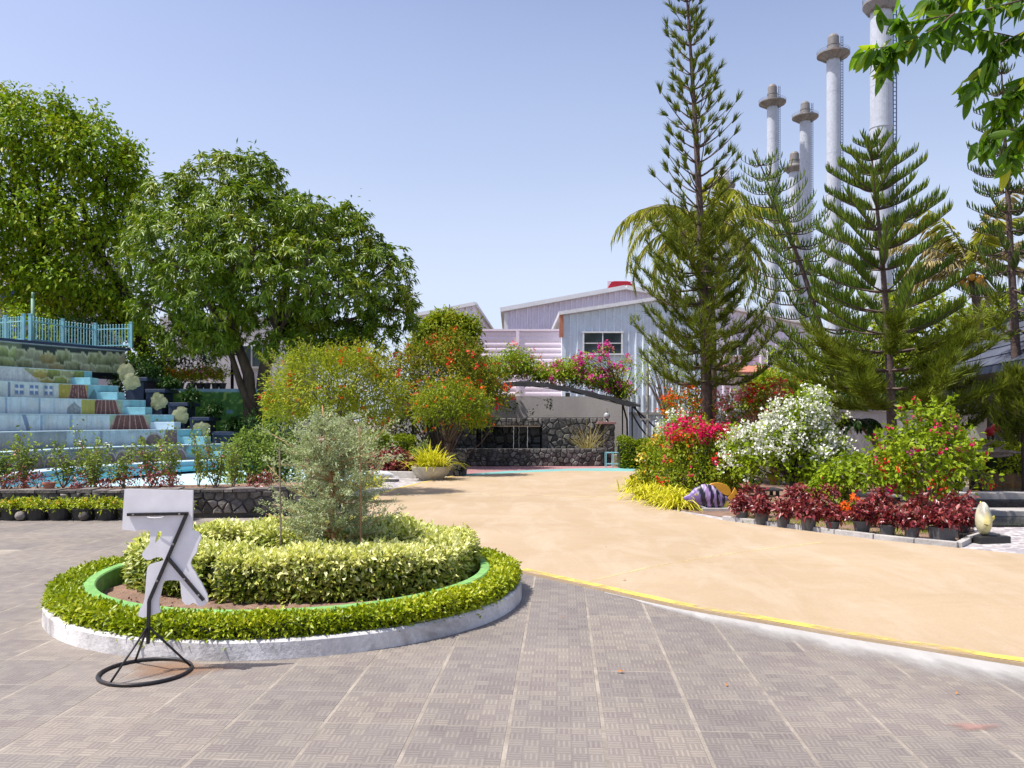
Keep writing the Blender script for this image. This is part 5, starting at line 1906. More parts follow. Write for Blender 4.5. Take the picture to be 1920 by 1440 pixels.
# green mural wall with potted plants on top, lamp post, building behind the mango tree
mw = thing('green_mural_wall', 'wall painted with green foliage and a pale blue top edge', 'wall', (-11, 28.5, 0))
x0, x1 = (320 - 960) / FOC * 28.5, (520 - 960) / FOC * 28.5
zt = at(0, 729, 28.5).z
NC, NR = 110, 60
vs, fs, cs = [], [], []
for j in range(NR + 1):
    for i in range(NC + 1):
        x, z = x0 + (x1 - x0) * i / NC, zt * j / NR
        vs.append((x, 28.5, z))
        n1, n2, n3 = vnoise(x * 1.6, z * 1.6), vnoise(x * 5, z * 5), vnoise(x * 11, z * 11)
        c = lerp((.03, .13, .02), (.12, .36, .04), n2 * .6 + n3 * .4)
        if n3 > .72: c = (.30, .50, .08)
        if n1 > .86 and z > zt * .45: c = lerp((.12, .28, .36), (.2, .4, .5), n2)
        if z > zt - .1: c = (.3, .5, .58)
        cs.append(c)
for j in range(NR):
    for i in range(NC):
        k = j * (NC + 1) + i; fs.append((k, k + 1, k + NC + 2, k + NC + 1))
mb = MB(); mb.add(vs, fs); mb.build('mural', M['paint'], mw, colors=cs)
mb = MB(); mb.box(((x0 + x1) / 2, 28.8, zt / 2 - .02), (x1 - x0 - .02, 0.55, zt)); mb.build('wall_body', M['ledge'], mw)
pot_spec = [(294, 705, 'magenta'), (318, 702, 'orange'), (338, 704, 'orange'), (360, 703, 'orange'), (375, 700, 'red'), (388, 698, 'red'), (404, 704, 'orange'), (417, 700, 'yellow')]
pot_lab = ['pot of magenta bougainvillea at the planter end of the mural wall', 'pot of orange leaved plant next to the magenta one on the mural wall', 'bushy orange and yellow potted plant, third along the mural wall', 'yellow potted plant mid way along the mural wall top',
           'potted plant with coral flowers right of the yellow ones', 'tall potted plant with bright pink red flower on the mural wall', 'thin young plant in a black pot near the lamp post', 'last small potted plant beside the black lamp post']
for k, (px, py, colr) in enumerate(pot_spec):
    c = at(px, 729, 28.7)
    t = thing('potted_plant', pot_lab[k], 'potted plant', (c.x, 28.7, zt - .02), 'potted plants along the green mural wall')
    zb = zt - 0.02
    mb = MB(); mb.lathe((c.x, 28.7, zb), [(0, 0), (0.10, 0), (0.135, 0.2), (0.15, 0.2), (0.15, 0.23), (0.12, 0.23), (0.11, 0.18), (0, .18)], 12); mb.build('pot', M['black_plastic'], t)
    zc = at(px, py, 28.7).z
    P_, O_ = lobe_points([(c.x, 28.7, zc, .30, .25, .26)], 45, .3, -.6); V, F = clump_leaves(P_, O_, 7, .06, .09, .045); npmesh('foliage', V, F, L['pomegranate' if colr != 'magenta' else 'midbush'], t)
    fm = {'magenta': 'f_crimson', 'orange': 'f_orange', 'red': 'f_pink', 'yellow': 'f_yellow'}[colr]
    V, F = blossoms(P_[RNG.choice(45, 14 if colr != 'yellow' else 5)], 5, .04, .07); npmesh('flowers', V, F, L[fm], t)
    mb = MB(); mb.tube([(c.x, 28.7, zb + .15), (c.x + .03, 28.7, zc)], .012, 5); limbs(mb, [(c.x + .03, 28.7, zc - .1)], P_[:6], .007, .003); mb.build('stem', M['twig'], t)
c = at(430, 730, 28.9)
lp = thing('lamp_post', 'black lamp post standing behind the mural wall', 'lamp post', (c.x, 28.95, 0))
mb = MB(); mb.tube([(c.x, 29.2, 0), (c.x, 29.2, at(430, 665, 29.2).z)], .06, 10); mb.build('post', M['black_metal'], lp, smooth=True)
mb = MB(); zt2 = at(430, 665, 29.2).z; mb.beam((c.x - .4, 29.2, zt2), (c.x + .4, 29.2, zt2), .05); mb.box((c.x - .36, 29.2, zt2 + .1), (.2, .2, .16)); mb.box((c.x + .36, 29.2, zt2 + .1), (.2, .2, .16)); mb.build('crossarm', M['black_metal'], lp)
b2 = thing('building', 'plain pale grey building wall with a window behind the mango tree', 'building', (-16, 44, 0))
mb = MB(); xa, xb = (300 - 960) / FOC * 44, (560 - 960) / FOC * 44; mb.box(((xa + xb) / 2, 46, 3.6), (xb - xa, 4, 7.2)); mb.build('wall', M['bldg_pale'], b2)
p = at(472, 668, 43.9); w_ = MB(); w_.box((p.x, 43.94, p.z), (1.3, .12, 1.3)); wf = w_.build('window', M['trim_white'], b2)
w_ = MB(); w_.box((p.x - .3, 43.86, p.z), (.5, .04, 1.1)); w_.box((p.x + .3, 43.86, p.z), (.5, .04, 1.1)); w_.build('pane', M['glass'], wf)
# ------------------------------------------------------------------ fountain
BY = 27.95
def X(px, Y): return (px - 960) / FOC * Y
fo = thing('stone_fountain', 'dark stone wall fountain with thin falling streams and a long basin', 'fountain', (0.5, BY, 0))
xl, xr = X(838, BY), X(1136, BY)
front = [(xl - 0.6, BY + 0.9), (xl, BY + .05), (xl + 0.5, BY), (xr - 0.25, BY), (xr, BY + 0.25), (xr, BY + 1.1)]
mb = MB(); wall_core(mb, front, -0.05, 0.60, 0.30); mb.build('basin_wall', M['mortar'], fo)
stones_on(fo, front, 0.0, 0.61, 0.155, M['stone_dark'], 220, gap=0.012, depth=(0.02, 0.07))
flat('water', [(xl + .1, BY + .25), (xr - .1, BY + .25), (xr - .1, BY + 1.3), (xl + .1, BY + 1.3)], 0.50, M['pondwater'], fo)
WY = 29.25
wx0, wx1 = X(800, WY), X(1131, WY)
rx0, rx1 = X(893, WY), X(1016, WY)           # the wet recess behind the spouts
mb = MB(); mb.box(((wx0 + rx0) / 2, WY + .35, .84), (rx0 - wx0, .7, 1.68)); mb.box(((rx1 + wx1) / 2, WY + .35, .84), (wx1 - rx1, .7, 1.68)); mb.box(((rx0 + rx1) / 2, WY + .52, .84), (rx1 - rx0 - .004, .36, 1.68))
mb.box(((rx0 + rx1) / 2, WY + .15, 1.53), (rx1 - rx0 - .004, .3, .30)); mb.build('back_wall', M['mortar'], fo)
stones_on(fo, [(wx0, WY), (rx0, WY)], 0.45, 1.22, 0.21, M['stone_dark'], 60)
stones_on(fo, [(rx1, WY), (wx1, WY)], 0.45, 1.22, 0.20, M['stone_dark'], 90)
stones_on(fo, [(rx0, WY), (rx1, WY)], 1.39, 0.28, 0.16, M['stone_dark'], 24)
stones_on(fo, [(rx0, WY + .33), (rx1, WY + .33)], 0.45, 0.92, 0.28, M['wet_stone'], 40)
mb = MB(); mb.box(((X(905, WY) + X(1013, WY)) / 2, WY - .02, 1.365), (X(1013, WY) - X(905, WY), .34, .045)); mb.build('spout_ledge', M['twig'], fo)
for px, r in ((963, .010), (989, .011), (904, .005), (973, .004)):
    x = X(px, WY); mb = MB(); pts = [(x + RNG.normal() * .006, WY - .2 - .05 * math.sin(t * 1.5), 1.36 - t * .86) for t in np.linspace(0, 1, 14)]
    mb.tube(pts, [r * (0.7 + 0.6 * RNG.random()) for _ in pts], 6); mb.build('water_stream', M['streamwater'], fo)
pd = thing('stone_pedestal', 'dark stone pedestal with a pinkish slab top at the end of the fountain', 'pedestal', (X(1142, WY), WY, 0))
pxa, pxb = X(1131, WY - .2) + .01, X(1151, WY - .2)
pyy = WY - .2
mb = MB(); mb.box(((pxa + pxb) / 2, pyy + .4, .72), (pxb - pxa, .8, 1.44)); mb.build('pier', M['mortar'], pd)
stones_on(pd, [(pxa, pyy), (pxb, pyy), (pxb, pyy + .7)], 0.0, 1.43, 0.2, M['stone_dark'], 40)
mb = MB(); mb.box(((pxa + pxb) / 2 - .08, pyy + .38, 1.485), (pxb - pxa + .3, .95, .09)); mb.build('slab', M['red_paving'], pd, bevel=.01)
p = at(1138, 790, pyy + .3)
gl = thing('garden_lamp', 'small glass jar lamp standing on the stone pedestal', 'lamp', (p.x, pyy + .3, 1.53))
mb = MB(); mb.lathe((p.x, pyy + .3, 1.53), [(0, 0), (.09, 0), (.05, .05), (.04, .10), (0, .10)], 14); mb.build('base', M['black_metal'], gl)
mb = MB(); mb.lathe((p.x, pyy + .3, 1.63), [(.04, 0), (.10, .04), (.115, .11), (.10, .18), (.05, .22), (.03, .25), (0.0, .25)], 16); mb.build('globe', M['streamwater'], gl, smooth=True)
mb = MB(); mb.lathe((p.x, pyy + .3, 1.88), [(.05, 0), (.05, .03), (.018, .05), (.012, .13), (0, .15)], 12); mb.build('cap', M['stack_steel'], gl)
# dry reed clump in the basin
q = at(1102, 845, BY + .9)
strap_grass('dry_reed', 'tall dry tan reed clump standing in the fountain basin', (q.x, BY + .9, 0.4), 90, 1.5, 0.02, 'palm_dry', spread=.06, arch=.12, cat_='reeds')

# block of stones and planter bowl at the corner of the court
c = gp(855, 893)
sb_ = thing('stone_block', 'short rough stone block beside the pale planter bowl', 'stone block', c)
xa, xb = X(836, c.y), X(867, c.y)
pth = [(xa, c.y), (xb, c.y), (xb, c.y + .7)]
mb = MB(); wall_core(mb, pth, -.03, .58, .28); mb.box(((xa + xb) / 2, c.y + .45, .28), (xb - xa - .3, .5, .55)); mb.build('mortar', M['mortar'], sb_)
stones_on(sb_, pth, 0.0, .6, .2, M['stone_dark'], 40, depth=(.03, .09))
for k in range(5):
    mb = MB(); mb.lathe((xa + .05 + k * .1, c.y + .12 + (k % 2) * .2, .56), [(0, 0), (.10, 0), (.11, .05), (.06, .11), (0, .12)], 7); mb.build('stone', M['stone'], sb_)
c = gp(806, 902)
c.y += .3
bw = thing('planter_bowl', 'pale stone bowl planter overflowing with yellow strap grass', 'planter', c)
mb = MB(); mb.lathe(c, [(0, 0), (.30, 0), (.33, .05), (.46, .18), (.53, .34), (.53, .37), (.47, .37), (.42, .28), (0, .28)], 28); mb.build('bowl', M['bowl'], bw, smooth=False)
strap_grass('', '', (c.x, c.y, .30), 260, 1.0, .036, root=bw, part='grass', spread=.16)
strap_grass('', '', (c.x, c.y, .30), 80, .95, .034, root=bw, part='grass', spread=.1, arch=.55)

# coleus bed with kerb and the white fish figure on a plank
c = gp(735, 890)
k0, k1 = gp(712, 896), gp(782, 898)
cb = thing('kerb_wall', 'low pale concrete kerb in front of the dark red plants', 'kerb', k0)
mb = MB(); mb.beam(k0 + Vector((-1.0, .8, .09)), k0 + Vector((0, .2, .09)), .18, .18); mb.beam(k0 + Vector((0, .2, .09)), k1 + Vector((0, .2, .09)), .18, .18); mb.build('kerb', M['concrete'], cb, bevel=.015)
q = at(730, 868, 23.0)
plant('red_leaf_bed', 'dense bed of dark red leaved plants behind the low concrete kerb', 'plant bed', (q.x, 23.0, .05), [(X(706, 23.0), 23.2, .30, .45, .35, .34), (X(735, 23.0), 22.9, .34, .5, .35, .36), (X(758, 23.0), 23.0, .30, .4, .35, .32), (X(690, 23.4), 23.6, .28, .35, .3, .3)],
      300, 11, .07, .12, .06, 'redleaf', stems=10, stem_r=.008, low=-.4)
q = gp(712, 903)
wf = thing('fish_figure', 'white fish figure lying on a dark plank in front of the kerb', 'figure', q)
mb = MB(); mb.box((q.x + .1, q.y, .03), (.75, .3, .05), rz=-.1); mb.build('plank', M['plank_dark'], wf)
mb = MB(); mb.lathe((0, 0, 0), [(0.0, 0.0), (.05, .06), (.085, .2), (.09, .35), (.06, .5), (.02, .6), (.0, .62)], 14)
for i, v in enumerate(mb.V): mb.V[i] = (q.x + .38 - v[2], q.y + v[0] * .8, .16 + v[1] + .1 * v[2])
mb.build('body', M['trim_white'], wf, smooth=True)
mb = MB(); mb.prism([(q.x + .30, q.y - .02), (q.x + .52, q.y - .08), (q.x + .45, q.y), (q.x + .52, q.y + .08)], .10, .125); mb.build('tail_fin', M['trim_white'], wf)
# topiary hedge block and small shrubs around it
ty = 25.5
hedge('topiary_hedge', 'clipped box hedge behind the dark red bed', [(X(703, ty), ty), (X(778, ty), ty)], False, .45, 1.05, .05, 5200, .08, .045, 'hedge', (X(740, ty), ty, 0))
for k, (px, py, r, lab) in enumerate([(690, 842, .42, 'loose green shrub left of the clipped box hedge'), (790, 850, .30, 'small grey green shrub right of the clipped box hedge'), (655, 850, .45, 'green shrub behind the silvery tree')]):
    q = at(px, py, 24.3)
    plant('green_shrub', lab, 'shrub', (q.x, 24.3, 0), [(q.x, 24.3, q.z, r, r, r * 1.2), (q.x + .2, 24.4, q.z - .3, r * .8, r, r)], 110, 8, .07, .085, .04, 'rose', stems=8, stem_r=.012, stem_m='twig', group='shrubs around the clipped box hedge')

# flowering trees and shrubs in the middle
q = at(625, 722, 17.5)
cx, cz, Y_ = q.x, q.z, 17.5
plant('pomegranate_tree', 'bright lime green bushy tree dotted with orange red flowers, mid left', 'tree', (cx, Y_, 0.0),
      [(cx, Y_, cz, 1.15, 1.0, .72), (cx - .82, Y_ + .1, cz - .15, .70, .7, .55), (cx + .85, Y_, cz - .2, .72, .7, .58), (cx - .45, Y_, cz + .30, .6, .6, .48), (cx + .45, Y_ - .1, cz + .30, .62, .6, .50), (cx - .1, Y_ - .4, cz - .35, .8, .6, .45), (cx + 1.0, Y_ + .1, cz - .55, .5, .5, .35), (cx - 1.0, Y_, cz - .5, .5, .5, .32)],
      1150, 15, .085, .092, .026, 'pomegranate', stems=34, stem_r=.018, trunk=([(0, 0, 0), (.02, 0, .7), (.03, 0, 1.5)], .07, .045), inner=.45, jitter=.8, droop=0.0,
      flowers=[('f_orange', 40, 6, .022, .05), ('f_red', 16, 7, .025, .055)])
# upright shoots on its crown
tp_ = bpy.data.objects['pomegranate_tree']
SP, SD = [], []
sm = MB()
for k in range(70):
    a = RNG.uniform(0, 2 * PI); r = RNG.uniform(.5, 1.45)
    b0 = np.array([cx + r * math.cos(a), Y_ + .75 * r * math.sin(a), cz + .62 * math.sqrt(max(.02, 1 - (r / 1.75) ** 2)) - .05])
    d = unit(np.array([math.cos(a) * .5 * r, math.sin(a) * .4 * r, 1.0]) + RNG.normal(size=3) * .15)
    ln = RNG.uniform(.22, .5)
    sm.tube([tuple(b0), tuple(b0 + d * ln)], [.006, .002], 4)
    for t in np.linspace(0.1, 1, 9):
        for s_ in range(2):
            SP.append(b0 + d * ln * t); SD.append(unit(d * .7 + rdir(1)[0] * .8))
V, F = leaf_arrays(np.array(SP), np.array(SD), .085, .026); npmesh('shoot_leaves', V, F, L['pomegranate'], tp_)
sm.build('shoots', M['twig'], tp_)

q = at(845, 764, 23.0); cx, cz, Y_ = q.x, q.z, 23.0
plant('small_tree', 'small round crowned tree with orange flowers beside the planter bowl', 'tree', (cx - .1, Y_, 0.1),
      [(cx, Y_, cz, .95, .85, .50), (cx - .45, Y_, cz + .18, .6, .6, .45), (cx + .5, Y_, cz + .05, .6, .6, .42), (cx + .65, Y_, cz - .3, .5, .5, .28), (cx - .6, Y_, cz - .22, .5, .5, .30), (cx, Y_ - .2, cz + .4, .5, .5, .35)],
      430, 14, .13, .095, .034, 'midbush', stems=26, stem_r=.022, stem_m='bark', trunk=([(0, 0, 0), (-.02, 0, .5), (.03, 0, .85)], .085, .07), inner=.4, shoot=(75, (.12, .42), ('f_orange', .18, 5, .03, .06)),
      flowers=[('f_orange', 40, 5, .03, .055), ('f_red', 8, 5, .03, .06)])
q = at(833, 706, 26.5); cx, cz, Y_ = q.x, q.z, 26.5
plant('bougainvillea', 'large sprawling olive green bougainvillea with scattered red flowers left of the pergola', 'bush', (cx, Y_, 0),
      [(cx, Y_, cz, 1.3, 1, .95), (cx - 1.05, Y_, cz - .05, .85, .8, .7), (cx + .95, Y_, cz - .35, .8, .8, .6), (cx + .1, Y_, cz + .75, .9, .8, .55), (cx + .6, Y_, cz + .45, .7, .7, .6), (cx - .6, Y_, cz + .45, .6, .7, .5), (cx - 1.0, Y_ + .3, cz - 1.0, .8, .7, .7), (cx + .2, Y_ + .4, cz - 1.0, 1.0, .7, .7), (cx - 1.5, Y_, cz + .1, .55, .5, .45), (cx + 1.3, Y_, cz - .15, .6, .6, .5), (cx + 1.5, Y_, cz - .7, .6, .6, .4), (cx + .35, Y_, cz + 1.15, .4, .4, .35), (cx - 1.1, Y_, cz + .6, .35, .4, .3)],
      1050, 14, .17, .105, .048, 'darkbush', stems=40, stem_r=.025, inner=.4, shoot=(130, (.2, .6), ('f_red', .14, 8, .05, .085)),
      flowers=[('f_red', 62, 9, .07, .085), ('f_orange', 26, 6, .05, .065)])
q = at(842, 615, 33.0); cx, cz, Y_ = q.x, q.z, 33.0
plant('leafy_tree', 'glossy dark green round topped tree in front of the small lilac roof', 'tree', (cx, Y_, 0),
      [(cx, Y_, cz, .95, .9, .6), (cx - .55, Y_, cz - .2, .7, .7, .6), (cx + .75, Y_, cz + .02, .45, .6, .38), (cx - .9, Y_, cz - .7, .7, .7, .7), (cx + .2, Y_, cz - .9, 1.0, .8, .8)],
      520, 16, .14, .19, .085, 'midbush', stems=14, stem_r=.03, trunk=([(0, 0, 0), (0, 0, 2.0), (0, 0, 3.4)], .12, .07), inner=.5)
# dim shrubs filling in between
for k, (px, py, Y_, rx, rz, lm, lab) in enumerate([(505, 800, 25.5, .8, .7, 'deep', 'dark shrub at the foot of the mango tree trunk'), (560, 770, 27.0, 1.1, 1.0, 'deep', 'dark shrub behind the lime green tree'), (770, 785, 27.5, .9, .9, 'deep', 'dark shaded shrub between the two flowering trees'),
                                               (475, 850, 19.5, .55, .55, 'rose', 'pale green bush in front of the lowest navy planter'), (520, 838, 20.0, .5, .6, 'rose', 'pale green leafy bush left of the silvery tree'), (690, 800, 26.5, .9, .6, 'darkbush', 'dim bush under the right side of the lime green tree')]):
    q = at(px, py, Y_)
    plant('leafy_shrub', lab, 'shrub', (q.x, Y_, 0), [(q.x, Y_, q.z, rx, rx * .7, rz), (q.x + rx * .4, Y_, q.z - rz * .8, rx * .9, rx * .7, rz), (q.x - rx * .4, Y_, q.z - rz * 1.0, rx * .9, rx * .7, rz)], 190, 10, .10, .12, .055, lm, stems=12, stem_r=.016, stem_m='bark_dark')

# ------------------------------------------------------------------ walls behind the fountain
gw = thing('rendered_wall', 'plain grey rendered wall behind the stone fountain', 'wall', (1, 33, 0))
xa, xb = X(740, 33), X(1178, 33)
zt = at(0, 743, 33).z
mb = MB(); mb.box(((xa + xb) / 2, 33.12, zt / 2), (xb - xa, .24, zt)); mb.build('wall', M['wall_grey'], gw)
def rib_wall(name, x0, x1, y, z0, ztop, pitch, depth, m, parent, horiz=False, rib=0.25):
    """profiled sheet facing the camera; ztop: number or function of x"""
    f = ztop if callable(ztop) else (lambda x: ztop)
    prof = [(0.0, 0.0), (1 - rib * 2, 0.0), (1 - rib * 1.5, 1.0), (1 - rib * .5, 1.0)]
    mb = MB()
    if not horiz:
        n = max(1, int(round((x1 - x0) / pitch)))
        pts = []
        for i in range(n):
            for a, b in prof:
                pts.append((x0 + (i + a) * (x1 - x0) / n, y - b * depth))
        pts.append((x1, y))
        vs = [(x, yy, z0) for x, yy in pts] + [(x, yy, f(x)) for x, yy in pts]
        k = len(pts)
        mb.add(vs, [(i, i + 1, k + i + 1, k + i) for i in range(k - 1)])
    else:
        zt_ = f(x0)
        n = max(1, int(round((zt_ - z0) / pitch)))
        pts = []
        for i in range(n):
            for a, b in [(0, 0), (.25, .85), (.5, 1), (.75, .85)]:
                pts.append((z0 + (i + a) * (zt_ - z0) / n, y - b * depth))
        pts.append((zt_, y))
        vs = [(x0, yy, z) for z, yy in pts] + [(x1, yy, z) for z, yy in pts]
        k = len(pts)
        mb.add(vs, [(i, k + i, k + i + 1, i + 1) for i in range(k - 1)])
    return mb.build(name, m, parent)
sw = thing('corrugated_fence', 'bluish grey corrugated sheet fence to the right of the rendered wall', 'fence', (X(1180, 33.2), 33.2, 0))
ztf = at(0, 741, 33.2).z
rib_wall('sheet', X(1179, 33.2), X(1420, 33.2), 33.2, 0, ztf, .21, .03, M['shed_blue'], sw)
mb = MB(); mb.beam((X(1179, 33.2), 33.16, ztf - .75), (X(1420, 33.2), 33.16, ztf - .75), .06, .10); mb.beam((X(1179, 33.2), 33.16, .6), (X(1420, 33.2), 33.16, .6), .06, .10); mb.build('rail', M['concrete'], sw)

# blue shed with the gable and window
SYD = 48.0
sh = thing('corrugated_shed', 'pale blue corrugated shed with a four pane window', 'shed', (X(1060, SYD), SYD, 0))
xe, xm, xr_ = X(1056, SYD), X(1262, SYD), X(1512, SYD)
ze, zm, zr = at(0, 592, SYD).z, at(0, 560, SYD).z, at(0, 612, SYD).z
def gable(x):
    return ze + (zm - ze) * (x - xe) / (xm - xe) if x < xm else zm + (zr - zm) * (x - xm) / (xr_ - xm)
xs = X(1345, SYD)
rib_wall('front_wall', xe + .05, xs, SYD, 0, gable, .44, .10, M['shed_blue'], sh, rib=.16)
rib_wall('side_wall', xs, xr_, SYD, 0, gable, .44, .10, M['shed_lilac'], sh, rib=.16)
mb = MB(); mb.box((xe + .04, SYD + .1, ze / 2), (.22, .3, ze - .02)); mb.box((xe + .04, SYD + 5, ze / 2 - .1), (.1, 9.5, ze - .3)); mb.build('corner_post', M['shed_blue'], sh)
mb = MB()
mb.slab([(xe - .25, SYD - .35, ze + .01), (xm, SYD - .35, zm + .02), (xm, SYD + 10, zm + .02), (xe - .25, SYD + 10, ze + .01)], .20)
mb.slab([(xm, SYD - .35, zm + .02), (xr_ + .3, SYD - .35, zr + .01), (xr_ + .3, SYD + 10, zr + .01), (xm, SYD + 10, zm + .02)], .20)
mb.build('roof', M['trim_white'], sh)
def window(px0, px1, py0, py1, Y, parent, nx=2, ny=2):
    a, b = at(px0, py1, Y), at(px1, py0, Y)
    fr = MB(); w, h = b.x - a.x, b.z - a.z; t = .09
    yf = Y - .16
    fr.box((a.x + w / 2, yf, a.z + t / 2), (w + .1, .12, t)); fr.box((a.x + w / 2, yf, b.z - t / 2), (w + .1, .12, t))
    fr.box((a.x + t / 2, yf, a.z + h / 2), (t, .10, h - 2 * t)); fr.box((b.x - t / 2, yf, a.z + h / 2), (t, .10, h - 2 * t))
    for i in range(1, nx): fr.box((a.x + w * i / nx, yf + .01, a.z + h / 2), (.055, .08, h - 2 * t))
    for j in range(1, ny): fr.box((a.x + w / 2, yf + .015, a.z + h * j / ny), (w - 2 * t, .07, .05))
    f_ = fr.build('window', M['trim_white'], parent)
    for i in range(nx):
        for j in range(ny):
            pn = MB(); pn.box((a.x + w * (i + .5) / nx, yf + .035, a.z + h * (j + .5) / ny), (w / nx - .07, .01, h / ny - .07)); pn.build('pane', M['glass'], f_)
window(1092, 1167, 622, 666, SYD, sh)
window(1362, 1402, 638, 669, SYD, sh)
mb = MB(); p = at(1052, 612, SYD); mb.box((p.x, SYD - .1, p.z), (.24, .3, 1.3)); mb.build('downpipe', M['terracotta'], sh)
mb = MB(); a, b = at(1366, 702, 46), at(1455, 702, 46); mb.slab([(a.x, 45.2, a.z), (b.x, 45.2, b.z), (b.x, SYD - .05, b.z + .55), (a.x, SYD - .05, a.z + .55)], .1); mb.build('awning', M['terracotta'], sh)
mb = MB(); mb.beam((a.x, 45.3, a.z - .15), (b.x, 45.3, b.z - .15), .1); mb.build('awning_beam', M['black_metal'], sh)

sc_ = thing('ribbed_screen', 'pink sheet screen with horizontal ribs beside the blue shed', 'fence', (X(900, 50), 50, 0))
zs = at(0, 621, 50).z
for a, b in ((893, 968), (973, 1054)):
    rib_wall('panel', X(a, 50), X(b, 50), 50, 2.0, zs, .34, .045, M['screen_pink'], sc_, horiz=True)
mb = MB(); mb.box((X(970.5, 50), 49.92, zs / 2), (.20, .14, zs - .02)); mb.build('post', M['screen_pink'], sc_)
mb = MB(); mb.box((X(973, 50), 49.96, zs + .06), (X(1054, 50) - X(893, 50), .2, .12)); mb.build('top_rail', M['screen_pink'], sc_)

# lilac hall far behind, with the red roof vent
HY = 74.0
hl = thing('corrugated_hall', 'large lilac corrugated hall with a white roof edge behind the blue shed', 'hall', (X(950, HY), HY, 0))
hx0, hxm, hx1 = X(950, HY), X(1172, HY), X(1330, HY)
hz0, hzm, hz1 = at(0, 585, HY).z, at(0, 544, HY).z, at(0, 572, HY).z
def hg(x): return hz0 + (hzm - hz0) * (x - hx0) / (hxm - hx0) if x < hxm else hzm + (hz1 - hzm) * (x - hxm) / (hx1 - hxm)
rib_wall('wall', hx0, hx1, HY, 0, hg, .50, .16, M['shed_lilac'], hl, rib=.2)
mb = MB()
mb.slab([(hx0 - .55, HY - .6, hz0 - .05), (hxm, HY - .6, hzm), (hxm, HY + 25, hzm), (hx0 - .55, HY + 25, hz0 - .05)], .38)
mb.slab([(hxm, HY - .6, hzm), (hx1, HY - .6, hz1), (hx1, HY + 25, hz1), (hxm, HY + 25, hzm)], .38)
mb.build('roof', M['trim_white'], hl)
mb = MB(); mb.box((hx0 - .05, HY + .05, hz0 / 2), (.35, .3, hz0 - .1)); mb.build('corner_trim', M['trim_white'], hl)
mb = MB()
va, vb = at(1138, 545, HY + 6), at(1190, 527, HY + 6)
n_ = 12
vs = []
for yy in (HY + 6, HY + 12):
    for i in range(n_ + 1):
        q = PI * i / n_
        w_ = (vb.x - va.x) / 2
        vs.append((va.x + w_ - w_ * math.cos(q) * (1.0 - .12 * math.sin(q)), yy, va.z - .2 + (vb.z - va.z + .2) * min(1, math.sin(q) * 1.35)))
mb.add(vs, [(i, i + 1, n_ + 2 + i, n_ + 1 + i) for i in range(n_)] + [tuple(range(n_, -1, -1))])
for k in range(5):
    zz = va.z + (vb.z - va.z) * (k + .5) / 5; mb.box(((va.x + vb.x) / 2, HY + 5.98, zz), ((vb.x - va.x) * .96, .06, .07))
mb.build('roof_vent', M['red_sheet'], hl)

# small lilac roofed building at the left of the hall
LY = 70.0
ls = thing('lilac_building', 'small lilac corrugated building with a sloping roof behind the dark green tree', 'building', (X(850, LY), LY, 0))
lx0, lx1 = X(775, LY), X(889, LY)
def lg(x): return at(0, 593, LY).z + (at(0, 571, LY).z - at(0, 593, LY).z) * (x - lx0) / (lx1 - lx0)
rib_wall('front_wall', lx0, lx1, LY, 0, lg, .55, .10, M['shed_lilac'], ls, rib=.2)
p1 = at(889, 571, LY); p2 = at(924, 622, LY + 16)
mb = MB(); mb.add([(lx1, LY, 0), (p2.x, LY + 16, 0), (p2.x, LY + 16, p2.z), (lx1, LY, p1.z)], [(0, 1, 2, 3)]); mb.build('side_wall', M['screen_pink'], ls)
mb = MB(); mb.beam((lx0, LY - .2, lg(lx0) + .05), (lx1 + .1, LY - .2, lg(lx1) + .05), .4, .28); mb.beam((lx1 + .05, LY - .2, p1.z + .05), (p2.x + .05, LY + 16, p2.z + .05), .3, .28); mb.build('roof_edge', M['trim_white'], ls)
tr_ = thing('tiled_roof', 'small terracotta tiled roof beside the pink ribbed screen', 'roof', (X(880, 46), 46, 0))
a, b = at(850, 646, 46), at(895, 623, 46)
for k in range(8):
    x = a.x + (b.x - a.x) * (k + .5) / 8
    mb = MB(); mb.tube([(x, 46, a.z), (x, 48.5, b.z)], .12, 8); mb.build('tile', M['terracotta'], tr_, smooth=True)
mb = MB(); mb.slab([(a.x, 46, a.z - .1), (b.x, 46, a.z - .1), (b.x, 48.5, b.z - .1), (a.x, 48.5, b.z - .1)], .1); mb.box(((a.x + b.x) / 2, 48, a.z / 2), (b.x - a.x - .1, 2, a.z - .2)); mb.build('body', M['terracotta'], tr_)

# shade-net pergola with flowering vine
pg = thing('pergola', 'arched black shade net pergola on slim black posts over the fountain', 'pergola', (0.9, 30.5, 0))
NX = 22
a_, b_2 = X(898, 30.5), X(1192, 30.5)
def ht(t): return float(np.interp(t, [0, .08, .16, .25, .34, .48, .62, .80, 1.0], [2.56, 2.74, 2.90, 2.97, 2.95, 2.84, 2.70, 2.44, 2.14]))
vs, fs = [], []
for j, yy in enumerate((29.4, 30.6, 32.2)):
    for i in range(NX + 1):
        t = i / NX
        vs.append((a_ + (b_2 - a_) * t, yy, ht(t) + (.10 if j == 1 else 0) + .02 * math.sin(i * 2.1)))
for j in range(2):
    for i in range(NX):
        k = j * (NX + 1) + i; fs.append((k, k + 1, k + NX + 2, k + NX + 1))
mb = MB(); mb.add(vs, fs); mb.build('shade_net', M['net'], pg)
